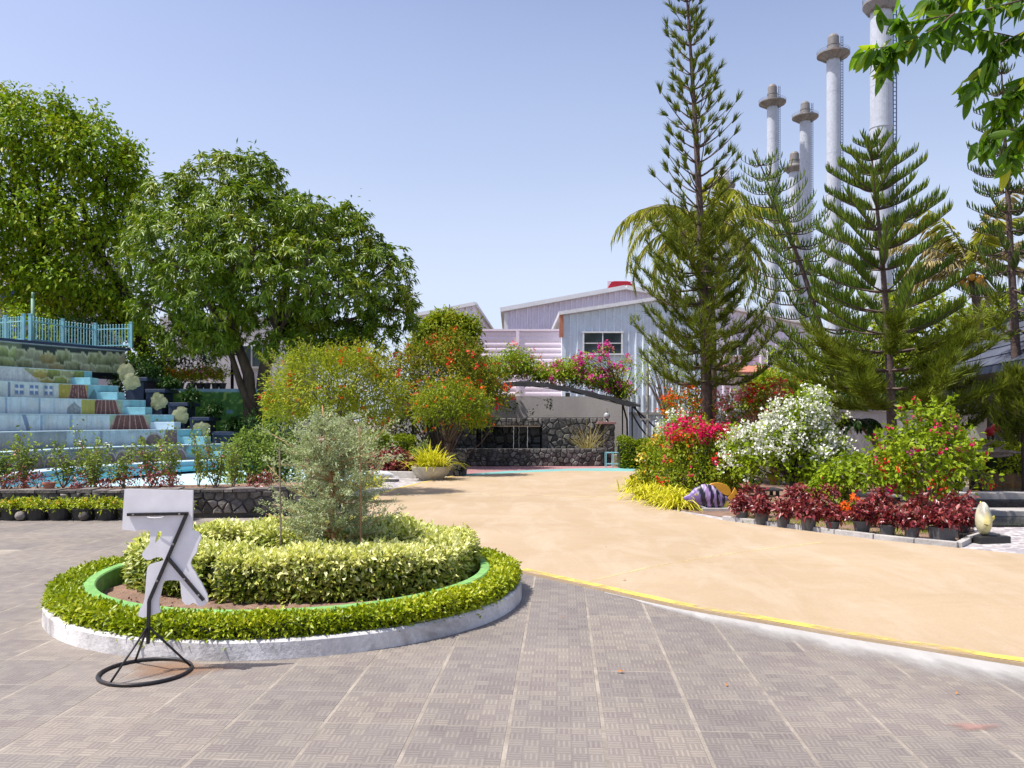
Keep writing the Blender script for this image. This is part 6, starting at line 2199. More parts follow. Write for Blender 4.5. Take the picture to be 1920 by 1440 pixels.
# hanging hem of the net
vs, fs = [], []
for i in range(NX + 1):
    t = i / NX
    vs += [(a_ + (b_2 - a_) * t, 29.39, ht(t)), (a_ + (b_2 - a_) * t, 29.37, ht(t) - .07 - .10 * abs(math.sin(PI * t * 5)))]
fs = [(2 * i, 2 * i + 1, 2 * i + 3, 2 * i + 2) for i in range(NX)]
mb = MB(); mb.add(vs, fs); mb.build('hem', M['net'], pg)
for yy in (29.5, 32.1):
    mb = MB(); mb.tube([(a_ + (b_2 - a_) * t, yy, ht(t) - .02) for t in np.linspace(0, 1, 14)], .014, 6); mb.build('hoop', M['black_metal'], pg)
for px in (905, 1178):
    for yy in (29.5, 32.1):
        x = X(px, 30.5); t = (x - a_) / (b_2 - a_)
        mb = MB(); mb.tube([(x, yy, 0), (x, yy, ht(t))], .028, 7); mb.build('post', M['black_metal'], pg)
for k, (x0_, y0_, x1_, y1_) in enumerate([(1176, 752, 1232, 805), (1184, 772, 1226, 826), (1190, 760, 1215, 800), (1228, 800, 1222, 832)]):
    a, b = at(x0_, y0_, 30.2), at(x1_, y1_, 30.2); mb = MB(); mb.tube(curved(a, b, wob=.05), .03, 6); mb.build('brace', M['black_metal'], pg)
mb = MB(); p = at(1064, 735, 29.4); mb.box((p.x, 29.32, p.z - .1), (.16, .14, .14)); mb.build('flood_lamp', M['black_metal'], pg)
vl = []
for px, py, r, rz in [(905, 702, .7, .5), (930, 690, .6, .45), (955, 688, .5, .45), (985, 684, .5, .45), (1010, 700, .5, .32), (1040, 700, .5, .33), (1075, 703, .5, .32), (1105, 708, .5, .33), (1140, 716, .5, .3), (880, 725, .6, .45), (965, 665, .3, .3), (1060, 690, .35, .25), (1085, 685, .3, .22), (1165, 733, .4, .22)]:
    q = at(px, py, 30.6); vl.append((q.x, 30.6, q.z, r, .8, rz))
q0 = at(905, 728, 30.3)
plant('flowering_vine', 'bougainvillea vine with pink and salmon flowers trailing over the shade net', 'vine', (q0.x, 30.3, 0), vl, 1150, 11, .12, .11, .055, 'boug', stems=60, stem_r=.012, forks=[(v[0], v[1], v[2] - .3) for v in vl], inner=.3, low=-.9,
      flowers=[('f_pink', 130, 8, .06, .085, lambda p: p[0] > X(955, 30)), ('f_magenta', 60, 9, .06, .085, lambda p: p[0] > X(1030, 30)), ('f_red', 8, 8, .05, .08, lambda p: p[0] < X(960, 30))])
ml = []
for px, py, r in [(1100, 672, .22), (1133, 655, .20), (1122, 664, .2), (1158, 695, .28), (1115, 702, .3), (1150, 726, .2), (1138, 685, .3), (1188, 745, .14), (1085, 690, .2), (1172, 680, .25)]:
    q = at(px, py, 30.1); ml.append((q.x, 30.1, q.z, r, r, r * .8))
q0 = at(1178, 840, 30.1)
plant('magenta_bougainvillea', 'bright magenta bougainvillea sprays rising in front of the shed window', 'vine', (q0.x, 30.1, 0), ml, 120, 7, .09, .10, .05, 'boug', stems=26, stem_r=.02, stem_m='bark_dark', inner=.3, low=-.9,
      trunk=([(0, 0, 0), (-.05, 0, 1.6), (-.3, 0, 2.5)], .04, .03), flowers=[('f_magenta', 48, 11, .055, .09), ('f_pink', 16, 7, .06, .08)])
tl = []
for px, py, rx, rz in [(925, 750, .35, .14), (960, 758, .22, .2), (1030, 755, .12, .2), (1000, 772, .15, .12)]:
    q = at(px, py, 29.9); tl.append((q.x, 29.9, q.z, rx, .3, rz))
plant('hanging_vine', 'thin green vine tendrils hanging below the shade net', 'vine', (tl[0][0], 29.9, 2.3), tl, 40, 5, .07, .10, .05, 'deep', stems=10, stem_r=.006, low=-1)

# young bare tree, prop pole, hedge and stand at the right of the fountain
q = at(1248, 838, 29.0)
yt = plant('young_tree', 'thin young tree with forked bare branches in front of the corrugated fence', 'tree', (q.x, 29.0, 0), [(X(1200, 29), 29, at(0, 700, 29).z, .6, .5, .7), (X(1270, 29), 29, at(0, 705, 29).z, .6, .5, .6), (X(1232, 29), 29, at(0, 670, 29).z, .6, .5, .5)],
           150, 6, .11, .12, .04, 'silver' if False else 'boug', stems=24, stem_r=.03, stem_m='twig', trunk=([(0, 0, 0), (0, 0, .8), (.02, 0, 1.55)], .055, .045), inner=.3, low=-.8)
mb = MB(); a = at(1214, 830, 29.4); mb.tube([(a.x, 29.4, 0), (a.x, 29.4, at(0, 690, 29.4).z)], .05, 8); mb.box((a.x, 29.36, at(0, 786, 29.4).z), (.55, .04, .06))
tag(mb.build('prop_pole', M['concrete'], smooth=False), 'grey pole with a short crosspiece in front of the corrugated fence', 'pole')
hedge('clipped_hedge', 'clipped green hedge right of the fountain pedestal', [(X(1160, 27), 27.0), (X(1262, 27), 27.0)], False, .5, .92, .0, 6500, .085, .05, 'hedge', (X(1200, 27), 27, 0))
q = gp(1156, 877)
stn = thing('metal_stand', 'small teal metal rail stand at the end of the fountain', 'stand', q)
mb = MB()
for dx in (-.34, -.1, .1, .34):
    for dy in (0, .35):
        mb.tube([(q.x + dx, q.y + dy, 0), (q.x + dx, q.y + dy, .52)], .014, 5)
for z_ in (.12, .5):
    for dy in (0, .35): mb.tube([(q.x - .34, q.y + dy, z_), (q.x + .34, q.y + dy, z_)], .013, 5)
mb.build('frame', M['aqua_metal'], stn)
mb = MB(); mb.box((q.x + .1, q.y + .8, .2), (.3, .3, .4)); mb.build('crate', M['bowl'], stn)

# ------------------------------------------------------------------ tall chimney stacks
def chimney(label, px0, px1, py_top, Y, plat_py=None, plat_w=None, cap=True, joint=None):
    cxp = (px0 + px1) / 2
    r = (px1 - px0) / 2 / FOC * Y
    x = X(cxp, Y)
    t = thing('chimney_stack', label, 'chimney', (x, Y, 0), 'tall grey chimney stacks of the power station')
    ztop = at(0, py_top, Y).z
    zp = at(0, plat_py, Y).z if plat_py is not None else ztop
    mb = MB(); prof = [(r * 1.06, 0)]
    seams = [zj for zj in np.arange(14.0, zp - 4, 9.0)]
    marks = sorted([(at(0, zj, Y).z, 1) for zj in (joint or [])] + [(z_, 0) for z_ in seams if all(abs(z_ - at(0, zj, Y).z) > 3 for zj in (joint or []))])
    for z_, big in marks:
        if not big:
            prof += [(r * 1.02, z_ - r * .05), (r * 1.035, z_ - r * .04), (r * 1.035, z_ + r * .04), (r * 1.015, z_ + r * .05)]
            continue
        prof += [(r * 1.04, z_ - r * .1), (r * 1.09, z_ - r * .08), (r * 1.09, z_ + r * .08), (r, z_ + r * .1)]
    prof += [(r, zp + r * .2), (0, zp + r * .2)]
    mb.lathe((x, Y, 0), prof, 32); mb.build('shaft', M['stack'], t, smooth=False)
    if plat_py is not None:
        R = plat_w / 2 / FOC * Y * .95
        mb = MB(); mb.lathe((x, Y, zp), [(r * 1.0, -r * .85), (r * 1.35, -r * .75), (R, -r * .10), (R, r * .12), (R * .93, r * .12), (r * 1.5, r * .25), (r * 1.3, r * .55), (r * .9, r * .7)], 32); mb.build('platform', M['stack_steel'], t)
        for k in range(8):
            q = k * PI / 4 + .2
            mb = MB(); d = Vector((math.cos(q), math.sin(q), 0)); c0 = Vector((x, Y, zp))
            mb.beam(c0 + d * r * 1.1 + Vector((0, 0, -r * .85)), c0 + d * R * .95 + Vector((0, 0, -r * .1)), r * .5, r * .25); mb.build('bracket', M['stack_steel'], t)
        if cap:
            mb = MB(); h = ztop - zp
            mb.lathe((x, Y, zp), [(r * .95, r * .6), (r * .92, h * .45), (r * .97, h * .45), (r * .97, h * .5), (r * .86, h * .5), (r * .84, h * .86), (r * .78, h * .90), (r * .6, h * .98), (r * .5, h), (0, h)], 28); mb.build('cap', M['stack_steel'] if 'white' not in label else M['trim_white'], t)
        mb = MB()
        for rr, dz in ((R * .99, .5), (R * .99, .28)):
            mb.tube([(x + rr * math.cos(q), Y + rr * math.sin(q), zp + r * dz * 1.1) for q in np.linspace(0, 2 * PI, 25)[:-1]], r * .025, 4, closed=True)
        mb.build('railing', M['stack_steel'], t)
    lx = x + r * 1.12
    mb = MB()
    zt_ = (ztop if plat_py is not None else ztop)
    for dx in (-.16 * r, .16 * r): mb.beam((lx + dx + .12 * r, Y - r * .25, 0), (lx + dx + .12 * r, Y - r * .25, zt_ - r * .3), .085 * r)
    nr = int(zt_ / (r * .42))
    for i in range(nr): mb.box((lx + .12 * r, Y - r * .25, i * r * .42), (.32 * r, .05 * r, .07 * r))
    mb.build('ladder', M['ladder'], t)
    return t
chimney('tall grey chimney stack with a round platform, leftmost of the far group', 1438.5, 1458, 159, 140, 193, 52, joint=[430])
chimney('grey chimney stack just right of the leftmost one, platform slightly lower', 1500, 1519.5, 191, 142, 220, 50)
chimney('shortest chimney stack of the group, partly behind its neighbour', 1479.5, 1499.5, 285, 158, 315, 40, joint=[470])
chimney('tall thick chimney stack standing highest with its platform fully in view', 1550.5, 1574.5, 65, 120, 103, 62, joint=[365])
chimney('nearest and widest chimney stack whose top runs out of the frame', 1633, 1671, -60, 74, 8, 68, cap=True, joint=[240, 545])
chimney('white domed chimney top showing behind the tall pine', 1344, 1369, 318, 150, 348, 46)
# ------------------------------------------------------------------ right garden bed
flat('bed_soil', RIGHT[1:3] + G([(1269, 957), (1362, 972), (1500, 990), (1640, 1008), (1796, 1023), (1830, 1008), (1815, 960), (1800, 905), (1500, 885), (1190, 880)]), 0.018, M['soil'], kind='structure', thick=.06)
kb = thing('concrete_kerb', 'low weathered concrete kerb in front of the row of red potted plants', 'kerb', gp(1640, 1010))
kp = [gp(1357, 975.5), gp(1500, 993.5), gp(1640, 1011.5), gp(1797, 1027.5), gp(1832, 1010)]
for a, b in zip(kp, kp[1:]):
    d = (b - a); n_ = max(1, int(d.length / .48))
    for i in range(n_):
        p0, p1 = a + d * ((i + .01) / n_), a + d * ((i + .99) / n_)
        mb = MB(); mb.beam(p0 + Vector((0, 0, .035)), p1 + Vector((0, 0, .035 + RNG.normal() * .002)), .085, .075); mb.build('kerb_stone', M['concrete'], kb, bevel=.006)
# lawn scraps behind the kerb
P = []
poly = G([(1390, 984), (1500, 990), (1640, 1008), (1796, 1023), (1815, 1000), (1600, 950), (1420, 940)])
while len(P) < 5200:
    x, y = RNG.uniform(2.5, 6.8), RNG.uniform(9.8, 16)
    if in_poly((x, y), poly) and vnoise(x * 2.2, y * 2.2) > .38: P.append((x, y, .02))
P = np.array(P)
V, F = leaf_arrays(P, rdir(len(P)) * .7 + UP, RNG.uniform(.03, .07, len(P)), .008, None)
o = npmesh('grass', V, F, L['boug']); o['kind'] = 'stuff'

# row of potted red plants
pots = [(1391, 979), (1428, 985), (1469, 990), (1516, 996), (1561, 1000), (1616, 1004), (1664, 1009), (1710, 1013), (1766, 1018), (1803, 1011)]
pl_ = ['grey pot of red leaved plant beside the striped fish tail, first of the row', 'second pot of the red row, darker plant beside the first', None, None, None, 'red leaved plant hiding its pot, in front of the orange flowers', None, None, 'squarish dark planter of red leaves near the end of the kerb', 'last red leaved pot, tucked in at the end of the kerb']
mids = {2: 'grey pot of red plant directly below the stems of the white bougainvillea', 3: 'grey pot of red plant right of the one under the white bougainvillea', 4: 'grey pot of red plant with pale pink leaves, left of the orange flowers', 6: 'grey pot of red plant just right of the orange flowers', 7: 'grey pot of red plant left of the squarish dark planter'}
protos = []
for k in range(3):
    t = thing('potted_red_plant', 'red plant in pot', 'potted plant', (0, 0, 0), 'red leaved pots along the kerb')
    mb = MB()
    if k < 2:
        mb.lathe((0, 0, 0), [(0, 0), (.088, 0), (.118, .165), (.128, .165), (.128, .19), (.112, .19), (.105, .15), (0, .15)], 20)
    else:
        mb.prism([(-.12, -.12), (.12, -.12), (.12, .12), (-.12, .12)], 0, .03); mb.lathe((0, 0, 0), [(.155, 0), (.18, .2), (.165, .2), (.15, .15), (0, .15)], 4, 0, PI / 4, PI / 4 + 2 * PI)
    mb.build('pot', M['grey_plastic'], t)
    P_, O_ = lobe_points([(0, 0, .285, .165, .165, .105), (.07, .05, .35, .11, .11, .10), (-.08, 0, .33, .10, .10, .09)], 52, .40, -.8)
    V, F = clump_leaves(P_, O_, 7, .034, .082, .046, droop=.35, jitter=1.3); npmesh('foliage', V, F, L['redleaf'], t)
    mb = MB(); limbs(mb, [(0, 0, .15)], P_[:14], .007, .003); mb.build('stem', M['cane'], t)
    protos.append(t)
used = set()
for k, (px, py) in enumerate(pots):
    c = gp(px, py); c.z = .02
    kind = 2 if k == 8 else k % 2
    lab = pl_[k] or mids[k]
    s = [.82, .92, .85, .96, .80, .98, .88, .84, .95, .92][k]
    if kind not in used:
        used.add(kind); o = protos[kind]; o.location = c; o.rotation_euler = (0, 0, k * .8); o.scale = (s,) * 3; o['label'] = lab
    else:
        dup_tree(protos[kind], c, k * .8, s, lab)
# second row of reds behind
for k, (px, py, Y, lab) in enumerate([(1402, 940, 13.2, 'dark red shrub between the striped fish tail and the bench'), (1490, 948, 13.0, 'maroon shrub under the white bougainvillea stems'), (1540, 950, 12.9, 'red leaved shrub behind the third and fourth pots'), (1640, 970, 12.0, 'red leaved shrub behind the orange flowers'), (1725, 972, 11.6, 'dark red shrub under the green bougainvillea'), (1790, 975, 11.5, 'dark red shrub left of the yellow fish')]):
    c = at(px, py, Y)
    plant('red_shrub', lab, 'shrub', (c.x, Y, 0), [(c.x, Y, .28, .22, .18, .20), (c.x + .1, Y, .40, .15, .14, .14)], 60, 7, .04, .075, .045, 'redleaf', stems=9, stem_r=.007, stem_m='cane', group='dark red shrubs behind the potted row')

# strap grass at the corner of the bed
for k, (px, py, Y, lab) in enumerate([(1200, 925, 16.2, 'yellow striped grass clump at the left tip of the bed'), (1222, 940, 15.2, 'yellow striped grass clump second from the bed tip'), (1250, 950, 14.6, 'yellow striped grass clump in the middle of the edge'), (1278, 957, 14.2, 'yellow striped grass clump nearest the striped fish head'), (1225, 915, 17.2, 'yellow striped grass clump behind the front ones'), (1258, 925, 16.2, 'yellow striped grass under the orange flowers'), (1360, 900, 16.0, 'spiky green grass clump right behind the striped fish')]):
    c = gp(px, py); c.z = .04
    strap_grass('ornamental_grass', lab, c + Vector((0, .25, 0)), 210 if k < 6 else 60, .86 if k < 6 else .9, .027, 'grass' if k < 6 else 'midbush', 'striped grass clumps at the bed corner', arch=1.45 if k < 6 else .6)

# striped fish figure
FY = 14.15
def fp1(x, y): return at(1260 + x / 12, 880 + y / 12, FY)
f1 = thing('fish_statue', 'purple and black striped fish statue with orange fins by the yellow grass', 'statue', (fp1(820, 900).x, FY, 0))
tx = [245, 300, 380, 450, 500, 560, 620, 680, 750, 820, 900, 960, 1000, 1050, 1100, 1150, 1190, 1230, 1262]
ty_ = [632, 600, 560, 485, 425, 385, 355, 338, 330, 336, 352, 382, 418, 468, 515, 560, 590, 610, 622]
by_ = [660, 700, 725, 752, 770, 788, 806, 828, 855, 874, 886, 890, 890, 884, 868, 830, 775, 705, 664]
xs_ = np.linspace(245, 1262, 90)
tt, bb = np.interp(xs_, tx, ty_), np.interp(xs_, tx, by_)
NS = 22
vs, fs, cs = [], [], []
LAV, DK = (.19, .12, .36), (.016, .015, .028)
for i, x in enumerate(xs_):
    a, b = fp1(x, tt[i]), fp1(x, bb[i])
    hz, cz = (a.z - b.z) / 2, (a.z + b.z) / 2
    th = hz * .55
    for k in range(NS):
        q = 2 * PI * k / NS
        p = Vector((a.x, FY - th * math.cos(q), cz + hz * math.sin(q)))
        vs.append(p)
        yi = tt[i] + (bb[i] - tt[i]) * (1 - (math.sin(q) + 1) / 2)
        u = x + (600 - yi) * (.30 if x < 780 else .12) + 14 * math.sin(yi * .02)
        bands = [(0, 610, LAV), (610, 735, DK), (735, 825, (.36, .22, .50)), (825, 905, DK), (905, 965, (.33, .21, .48)), (965, 1045, DK), (1045, 1105, (.30, .2, .48)), (1105, 1185, DK), (1185, 1400, (.24, .22, .50))]
        c = LAV
        for lo, hi, cc in bands:
            if lo <= u < hi: c = cc
        n = vnoise(x * .03, yi * .03)
        if c is not DK: c = lerp(c, (.66, .62, .74), .7 if (n > .62 and yi < 540) else .10 * n)  # pale highlights painted into the colour of the upper body
        elif n > .86: c = (.4, .38, .45)
        cs.append(c)
for i in range(len(xs_) - 1):
    for k in range(NS):
        k2 = (k + 1) % NS
        fs.append((i * NS + k, (i + 1) * NS + k, (i + 1) * NS + k2, i * NS + k2))
fs.append(tuple(range(NS))); fs.append(tuple((len(xs_) - 1) * NS + k for k in range(NS - 1, -1, -1)))
mb = MB(); mb.add(vs, fs); mb.build('body', M['fishpaint'], f1, smooth=True, colors=cs)
def fin(name, pts, m, parent, fn, y, t=.03):
    P_ = [fn(*p) for p in pts]
    n = len(P_)
    cen = sum((Vector((p.x, 0, p.z)) for p in P_), Vector()) / n
    vs = []
    for yy, sc in ((y - t / 2, .94), (y - t * .2, 1.0), (y + t * .2, 1.0), (y + t / 2, .94)):
        for p in P_:
            vs.append((cen.x + (p.x - cen.x) * sc, yy, cen.z + (p.z - cen.z) * sc))
    fs = [tuple(range(n))[::-1], tuple(range(3 * n, 4 * n))]
    for r in range(3): fs += [(r * n + i, r * n + (i + 1) % n, (r + 1) * n + (i + 1) % n, (r + 1) * n + i) for i in range(n)]
    mb = MB(); mb.add(vs, fs); return mb.build(name, m, parent)
fin('dorsal_fin', [(820, 345), (880, 315), (960, 298), (1040, 296), (1120, 308), (1200, 340), (1270, 390), (1312, 450), (1330, 510), (1315, 560), (1280, 590), (1230, 590), (1150, 560), (1060, 500), (980, 430), (900, 380)], M['orange_paint'], f1, fp1, FY)
fin('tail_fin', [(1255, 625), (1310, 560), (1350, 520), (1410, 408), (1445, 460), (1472, 525), (1492, 580), (1500, 640), (1498, 720), (1480, 800), (1440, 835), (1390, 780), (1330, 720), (1262, 665)], M['orange_paint'], f1, fp1, FY, .035)
fin('anal_fin', [(1090, 885), (1140, 800), (1190, 740), (1235, 700), (1270, 745), (1310, 790), (1345, 830), (1335, 882)], M['yellow_paint'], f1, fp1, FY)
fin('pectoral_fin', [(600, 795), (640, 805), (760, 850), (860, 892), (845, 905), (740, 880), (620, 825)], M['trim_white'], f1, fp1, FY - .10)
p = fp1(497, 552); mb = MB(); mb.lathe((0, 0, 0), [(0.024, 0), (0.024, .006), (.012, .008), (.012, .012), (0, .013)], 12)
for i, v in enumerate(mb.V): mb.V[i] = (p.x + v[0], FY - .135 - v[2], p.z + v[1])
mb.build('eye', M['yellow_paint'], f1)
mb = MB(); b0 = gp(1370, 958); mb.box((fp1(1030, 920).x, FY + .05, .035), (.60, .36, .07)); mb.build('base', M['concrete'], f1, bevel=.008)

# pale yellow fish facing the camera
F2 = 10.55
def fp2(x, y): return at(1760 + x / 5.144, 780 + y / 5.144, F2)
f2 = thing('fish_statue', 'pale yellow fish statue facing forward on a black base', 'statue', (fp2(430, 1150).x, F2, 0))
st = [(0.0, 1030, 14, 410, .12), (.05, 1015, 50, 408, .45), (.14, 1005, 105, 412, .72), (.28, 990, 150, 420, .95), (.42, 985, 165, 428, 1.0), (.56, 985, 150, 436, .9), (.70, 988, 110, 446, .62), (.85, 995, 55, 455, .3), (1.0, 1000, 30, 462, .12)]
vs, fs, cs = [], [], []
NS = 20
for (t, cy, hh, cxp, wd) in st:
    c = fp2(cxp, cy)
    y = F2 - .19 + t * .44
    hz = hh / 5.144 / FOC * F2
    for k in range(NS):
        q = 2 * PI * k / NS
        vs.append((c.x + .098 * wd * math.cos(q) * (1 - .12 * math.sin(q)), y, c.z + hz * math.sin(q)))
        n = vnoise(k * .9, t * 9)
        col = lerp((.62, .58, .30), (.66, .64, .52), .5 + .5 * math.sin(q))
        if math.sin(q) > .5 and n > .5: col = (.34, .32, .26)
        if t < .1: col = (.6, .52, .2)
        cs.append(col)
m_ = len(st)
for i in range(m_ - 1):
    for k in range(NS):
        k2 = (k + 1) % NS; fs.append((i * NS + k, i * NS + k2, (i + 1) * NS + k2, (i + 1) * NS + k))
fs.append(tuple(range(NS - 1, -1, -1))); fs.append(tuple((m_ - 1) * NS + k for k in range(NS)))
mb = MB(); mb.add(vs, fs); bo = mb.build('body', M['fishpaint'], f2, smooth=True, colors=cs)
sm_ = bo.modifiers.new('subdivision', 'SUBSURF'); sm_.levels = 1; sm_.render_levels = 2
fin('pectoral_fin', [(478, 1040), (485, 1010), (520, 975), (545, 962), (552, 975), (540, 1005), (510, 1035)], M['yellow_paint'], f2, fp2, F2 + .02, .016)
fin('dorsal_fin', [(430, 825), (455, 850), (478, 905), (494, 915), (498, 960), (470, 940), (440, 880), (420, 840)], M['yellow_paint'], f2, fp2, F2 + .06, .016)
fin('ventral_fin', [(450, 1125), (470, 1090), (500, 1075), (520, 1100), (538, 1140), (510, 1130), (490, 1148), (460, 1142)], M['yellow_paint'], f2, fp2, F2 + .08, .016)
for sx in (372, 448):
    p = fp2(sx, 985); mb = MB(); mb.lathe((p.x, F2 - .07, p.z), [(0, -.012), (.010, -.006), (.012, 0), (.010, .006), (0, .012)], 10); mb.build('eye', M['black_plastic'], f2, smooth=True)
p = fp2(388, 1033); mb = MB(); mb.tube([(p.x - .03, F2 - .170, p.z + .004), (p.x, F2 - .182, p.z - .004), (p.x + .05, F2 - .172, p.z)], .006, 6); mb.build('mouth', M['black_plastic'], f2)
bx = fp2(450, 1190); mb = MB(); mb.box((bx.x, F2 + .02, .05), (.46, .38, .10), rz=.2); mb.build('base', M['black_plastic'], f2, bevel=.01)
mb = MB(); mb.beam((bx.x - .28, F2 - .1, .085), (bx.x + .02, F2 + .05, .13), .05, .03); mb.beam((bx.x + .25, F2 - .05, .09), (bx.x - .02, F2 + .1, .13), .05, .03); mb.build('strut', M['concrete'], f2)

# bougainvilleas of the bed
q = at(1312, 850, 16.6); cx, cz, Y_ = q.x, q.z, 16.6
top_ = cz + .30
plant('bougainvillea', 'bougainvillea bush topped with deep crimson flowers behind the striped fish', 'bush', (cx, Y_, 0),
      [(cx, Y_, cz, .62, .55, .5), (cx - .15, Y_, cz + .32, .48, .45, .32), (cx + .38, Y_, cz + .22, .40, .4, .32), (cx - .5, Y_ + .2, cz - .1, .36, .4, .36), (cx + .1, Y_ - .2, cz - .45, .75, .55, .4), (cx + .6, Y_ + .1, cz - .4, .45, .45, .45), (cx - .45, Y_ - .1, cz - .45, .5, .45, .36)],
      620, 13, .075, .075, .036, 'midbush', stems=34, stem_r=.013, inner=.45, shoot=(60, (.1, .3), ('f_crimson', .3, 9, .04, .055)),
      flowers=[('f_crimson', 80, 16, .055, .058, lambda p: p[2] > top_), ('f_orange', 40, 8, .05, .055, lambda p: p[2] > cz - .25), ('f_red', 14, 9, .04, .055, lambda p: p[2] < cz)])
q = at(1232, 855, 17.8)
plant('yellow_flower_shrub', 'shrub with golden orange flowers at the left end of the bed', 'shrub', (q.x, 17.8, 0), [(q.x, 17.8, q.z, .36, .35, .38), (q.x + .2, 17.8, q.z + .15, .3, .3, .28), (q.x - .05, 17.8, q.z - .4, .4, .35, .35)], 170, 8, .06, .09, .05, 'midbush', stems=12, stem_r=.01,
      flowers=[('f_yellow', 34, 9, .04, .06), ('f_white', 5, 6, .03, .06)])
q = at(1272, 800, 19.0)
plant('white_bougainvillea', 'small white flowered bush behind the crimson bougainvillea', 'bush', (q.x, 19.0, 0), [(q.x, 19, q.z, .45, .4, .26), (q.x - .25, 19, q.z - .35, .4, .4, .3), (q.x + .2, 19, q.z - .5, .5, .4, .45)], 150, 8, .07, .08, .04, 'boug', stems=16, stem_r=.012, flowers=[('f_white', 70, 8, .05, .06, lambda p: p[2] > q.z - .3)])
q = at(1470, 840, 14.6); cx, cz, Y_ = q.x, q.z, 14.6
plant('white_bougainvillea', 'large white flowered bougainvillea on dark twisted stems above the potted row', 'bush', (cx + .05, Y_ - .3, 0),
      [(cx, Y_, cz, .68, .6, .45), (cx + .25, Y_, cz + .42, .48, .42, .36), (cx + .42, Y_, cz + .75, .28, .28, .24), (cx - .62, Y_, cz + .02, .38, .4, .26), (cx + .62, Y_, cz - .05, .42, .45, .36), (cx - .35, Y_ - .2, cz - .32, .55, .45, .26), (cx + .42, Y_ - .2, cz - .35, .50, .45, .24)],
      440, 12, .11, .085, .05, 'boug', shoot=(80, (.12, .38), ('f_white', .8, 12, .05, .055)), stems=40, stem_r=.017, stem_m='bark_dark', trunk=([(0, 0, 0), (.03, 0, .25), (-.02, 0, .55)], .06, .05), inner=.5,
      flowers=[('f_white', 290, 17, .06, .056, lambda p: p[2] > cz - .18), ('f_white', 26, 10, .05, .05)])
q = at(1728, 850, 12.9); cx, cz, Y_ = q.x, q.z, 12.9
plant('bougainvillea', 'open bright green bougainvillea with scattered red and pink flowers near the yellow fish', 'bush', (cx, Y_ - .2, 0),
      [(cx, Y_, cz, .60, .55, .36), (cx - .42, Y_, cz - .12, .42, .42, .26), (cx + .42, Y_, cz + .05, .40, .42, .30), (cx + .12, Y_, cz + .30, .42, .4, .22), (cx - .75, Y_ + .1, cz - .36, .38, .4, .20), (cx - .1, Y_ - .2, cz - .38, .65, .5, .28), (cx + .52, Y_ - .1, cz - .3, .38, .4, .28), (cx + .22, Y_, cz + .58, .12, .12, .22)],
      270, 11, .10, .098, .058, 'boug', stems=44, stem_r=.014, stem_m='twig', inner=.35, shoot=(95, (.12, .42), ('f_crimson', .25, 8, .03, .05)),
      flowers=[('f_crimson', 34, 8, .035, .048), ('f_red', 30, 9, .04, .048, lambda p: p[2] < cz + .1), ('f_magenta', 10, 8, .03, .045)])
q = at(1580, 890, 13.6)
plant('green_shrub', 'low light green leafy shrub between the white and the green bougainvillea', 'shrub', (q.x, 13.6, 0), [(q.x, 13.6, q.z, .40, .35, .22), (q.x + .35, 13.6, q.z + .02, .35, .35, .2), (q.x - .2, 13.6, q.z - .25, .35, .3, .25)], 170, 10, .06, .085, .05, 'boug', stems=14, stem_r=.012)
q = at(1597, 945, 12.6)
plant('orange_flowers', 'bright orange flower cluster among the red potted plants', 'flowers', (q.x, 12.6, 0), [(q.x, 12.6, q.z - .1, .14, .12, .16)], 22, 6, .03, .07, .035, 'midbush', stems=8, stem_r=.006, flowers=[('f_orange', 26, 9, .035, .05)])
# farther flowering shrubs in front of the grey wall
for k, (px, py, Y, rx, rz, fl, lab) in enumerate([(1400, 770, 20.5, .9, .5, 'f_pink', 'red flowering bush right behind the tall pine trunk'), (1450, 755, 20.2, .7, .45, 'f_red', 'bush with red flowers in front of the right grey wall'), (1290, 770, 21.0, .55, .6, 'f_orange', 'green climber with orange flowers left of the tall pine trunk')]):
    q = at(px, py, Y)
    plant('flowering_shrub', lab, 'shrub', (q.x, Y, 0), [(q.x, Y, q.z, rx, .6, rz), (q.x + .3, Y, q.z - rz, rx * .8, .6, rz), (q.x - .3, Y, q.z - rz * 1.6, rx * .7, .5, rz)], 260, 9, .10, .085, .045, 'midbush', stems=24, stem_r=.016, flowers=[(fl, 62, 9, .06, .07, lambda p, z=q.z - .2: p[2] > z)])
q = at(1452, 790, 19.6)
plant('dry_shrub', 'dry brown shrub with bare twigs above the white bougainvillea', 'shrub', (q.x, 19.6, 0), [(q.x - .2, 19.6, q.z, .6, .4, .25), (q.x + .2, 19.6, q.z + .55, .35, .3, .4)], 200, 8, .09, .07, .02, 'dry', stems=40, stem_r=.014, stem_m='cane')
q = at(1355, 880, 18.0)
plant('deep_green_shrub', 'dark green leafy shrub between the crimson and the white bougainvillea', 'shrub', (q.x, 18.0, 0), [(q.x, 18, q.z, .5, .5, .5), (q.x + .3, 18, q.z - .25, .5, .5, .4), (q.x, 18, q.z - .6, .6, .5, .4)], 220, 9, .08, .10, .055, 'deep', stems=12, stem_r=.014)
q = at(1545, 750, 17.5)
plant('white_bougainvillea', 'spray of white bougainvillea hanging in the pine boughs', 'bush', (q.x, 17.5, 0), [(q.x, 17.5, q.z, .30, .25, .3), (q.x + .2, 17.5, q.z - .45, .3, .25, .22), (q.x - .2, 17.5, q.z - .3, .3, .3, .25)], 130, 8, .07, .075, .045, 'boug', stems=16, stem_r=.014, flowers=[('f_white', 55, 9, .05, .055)])

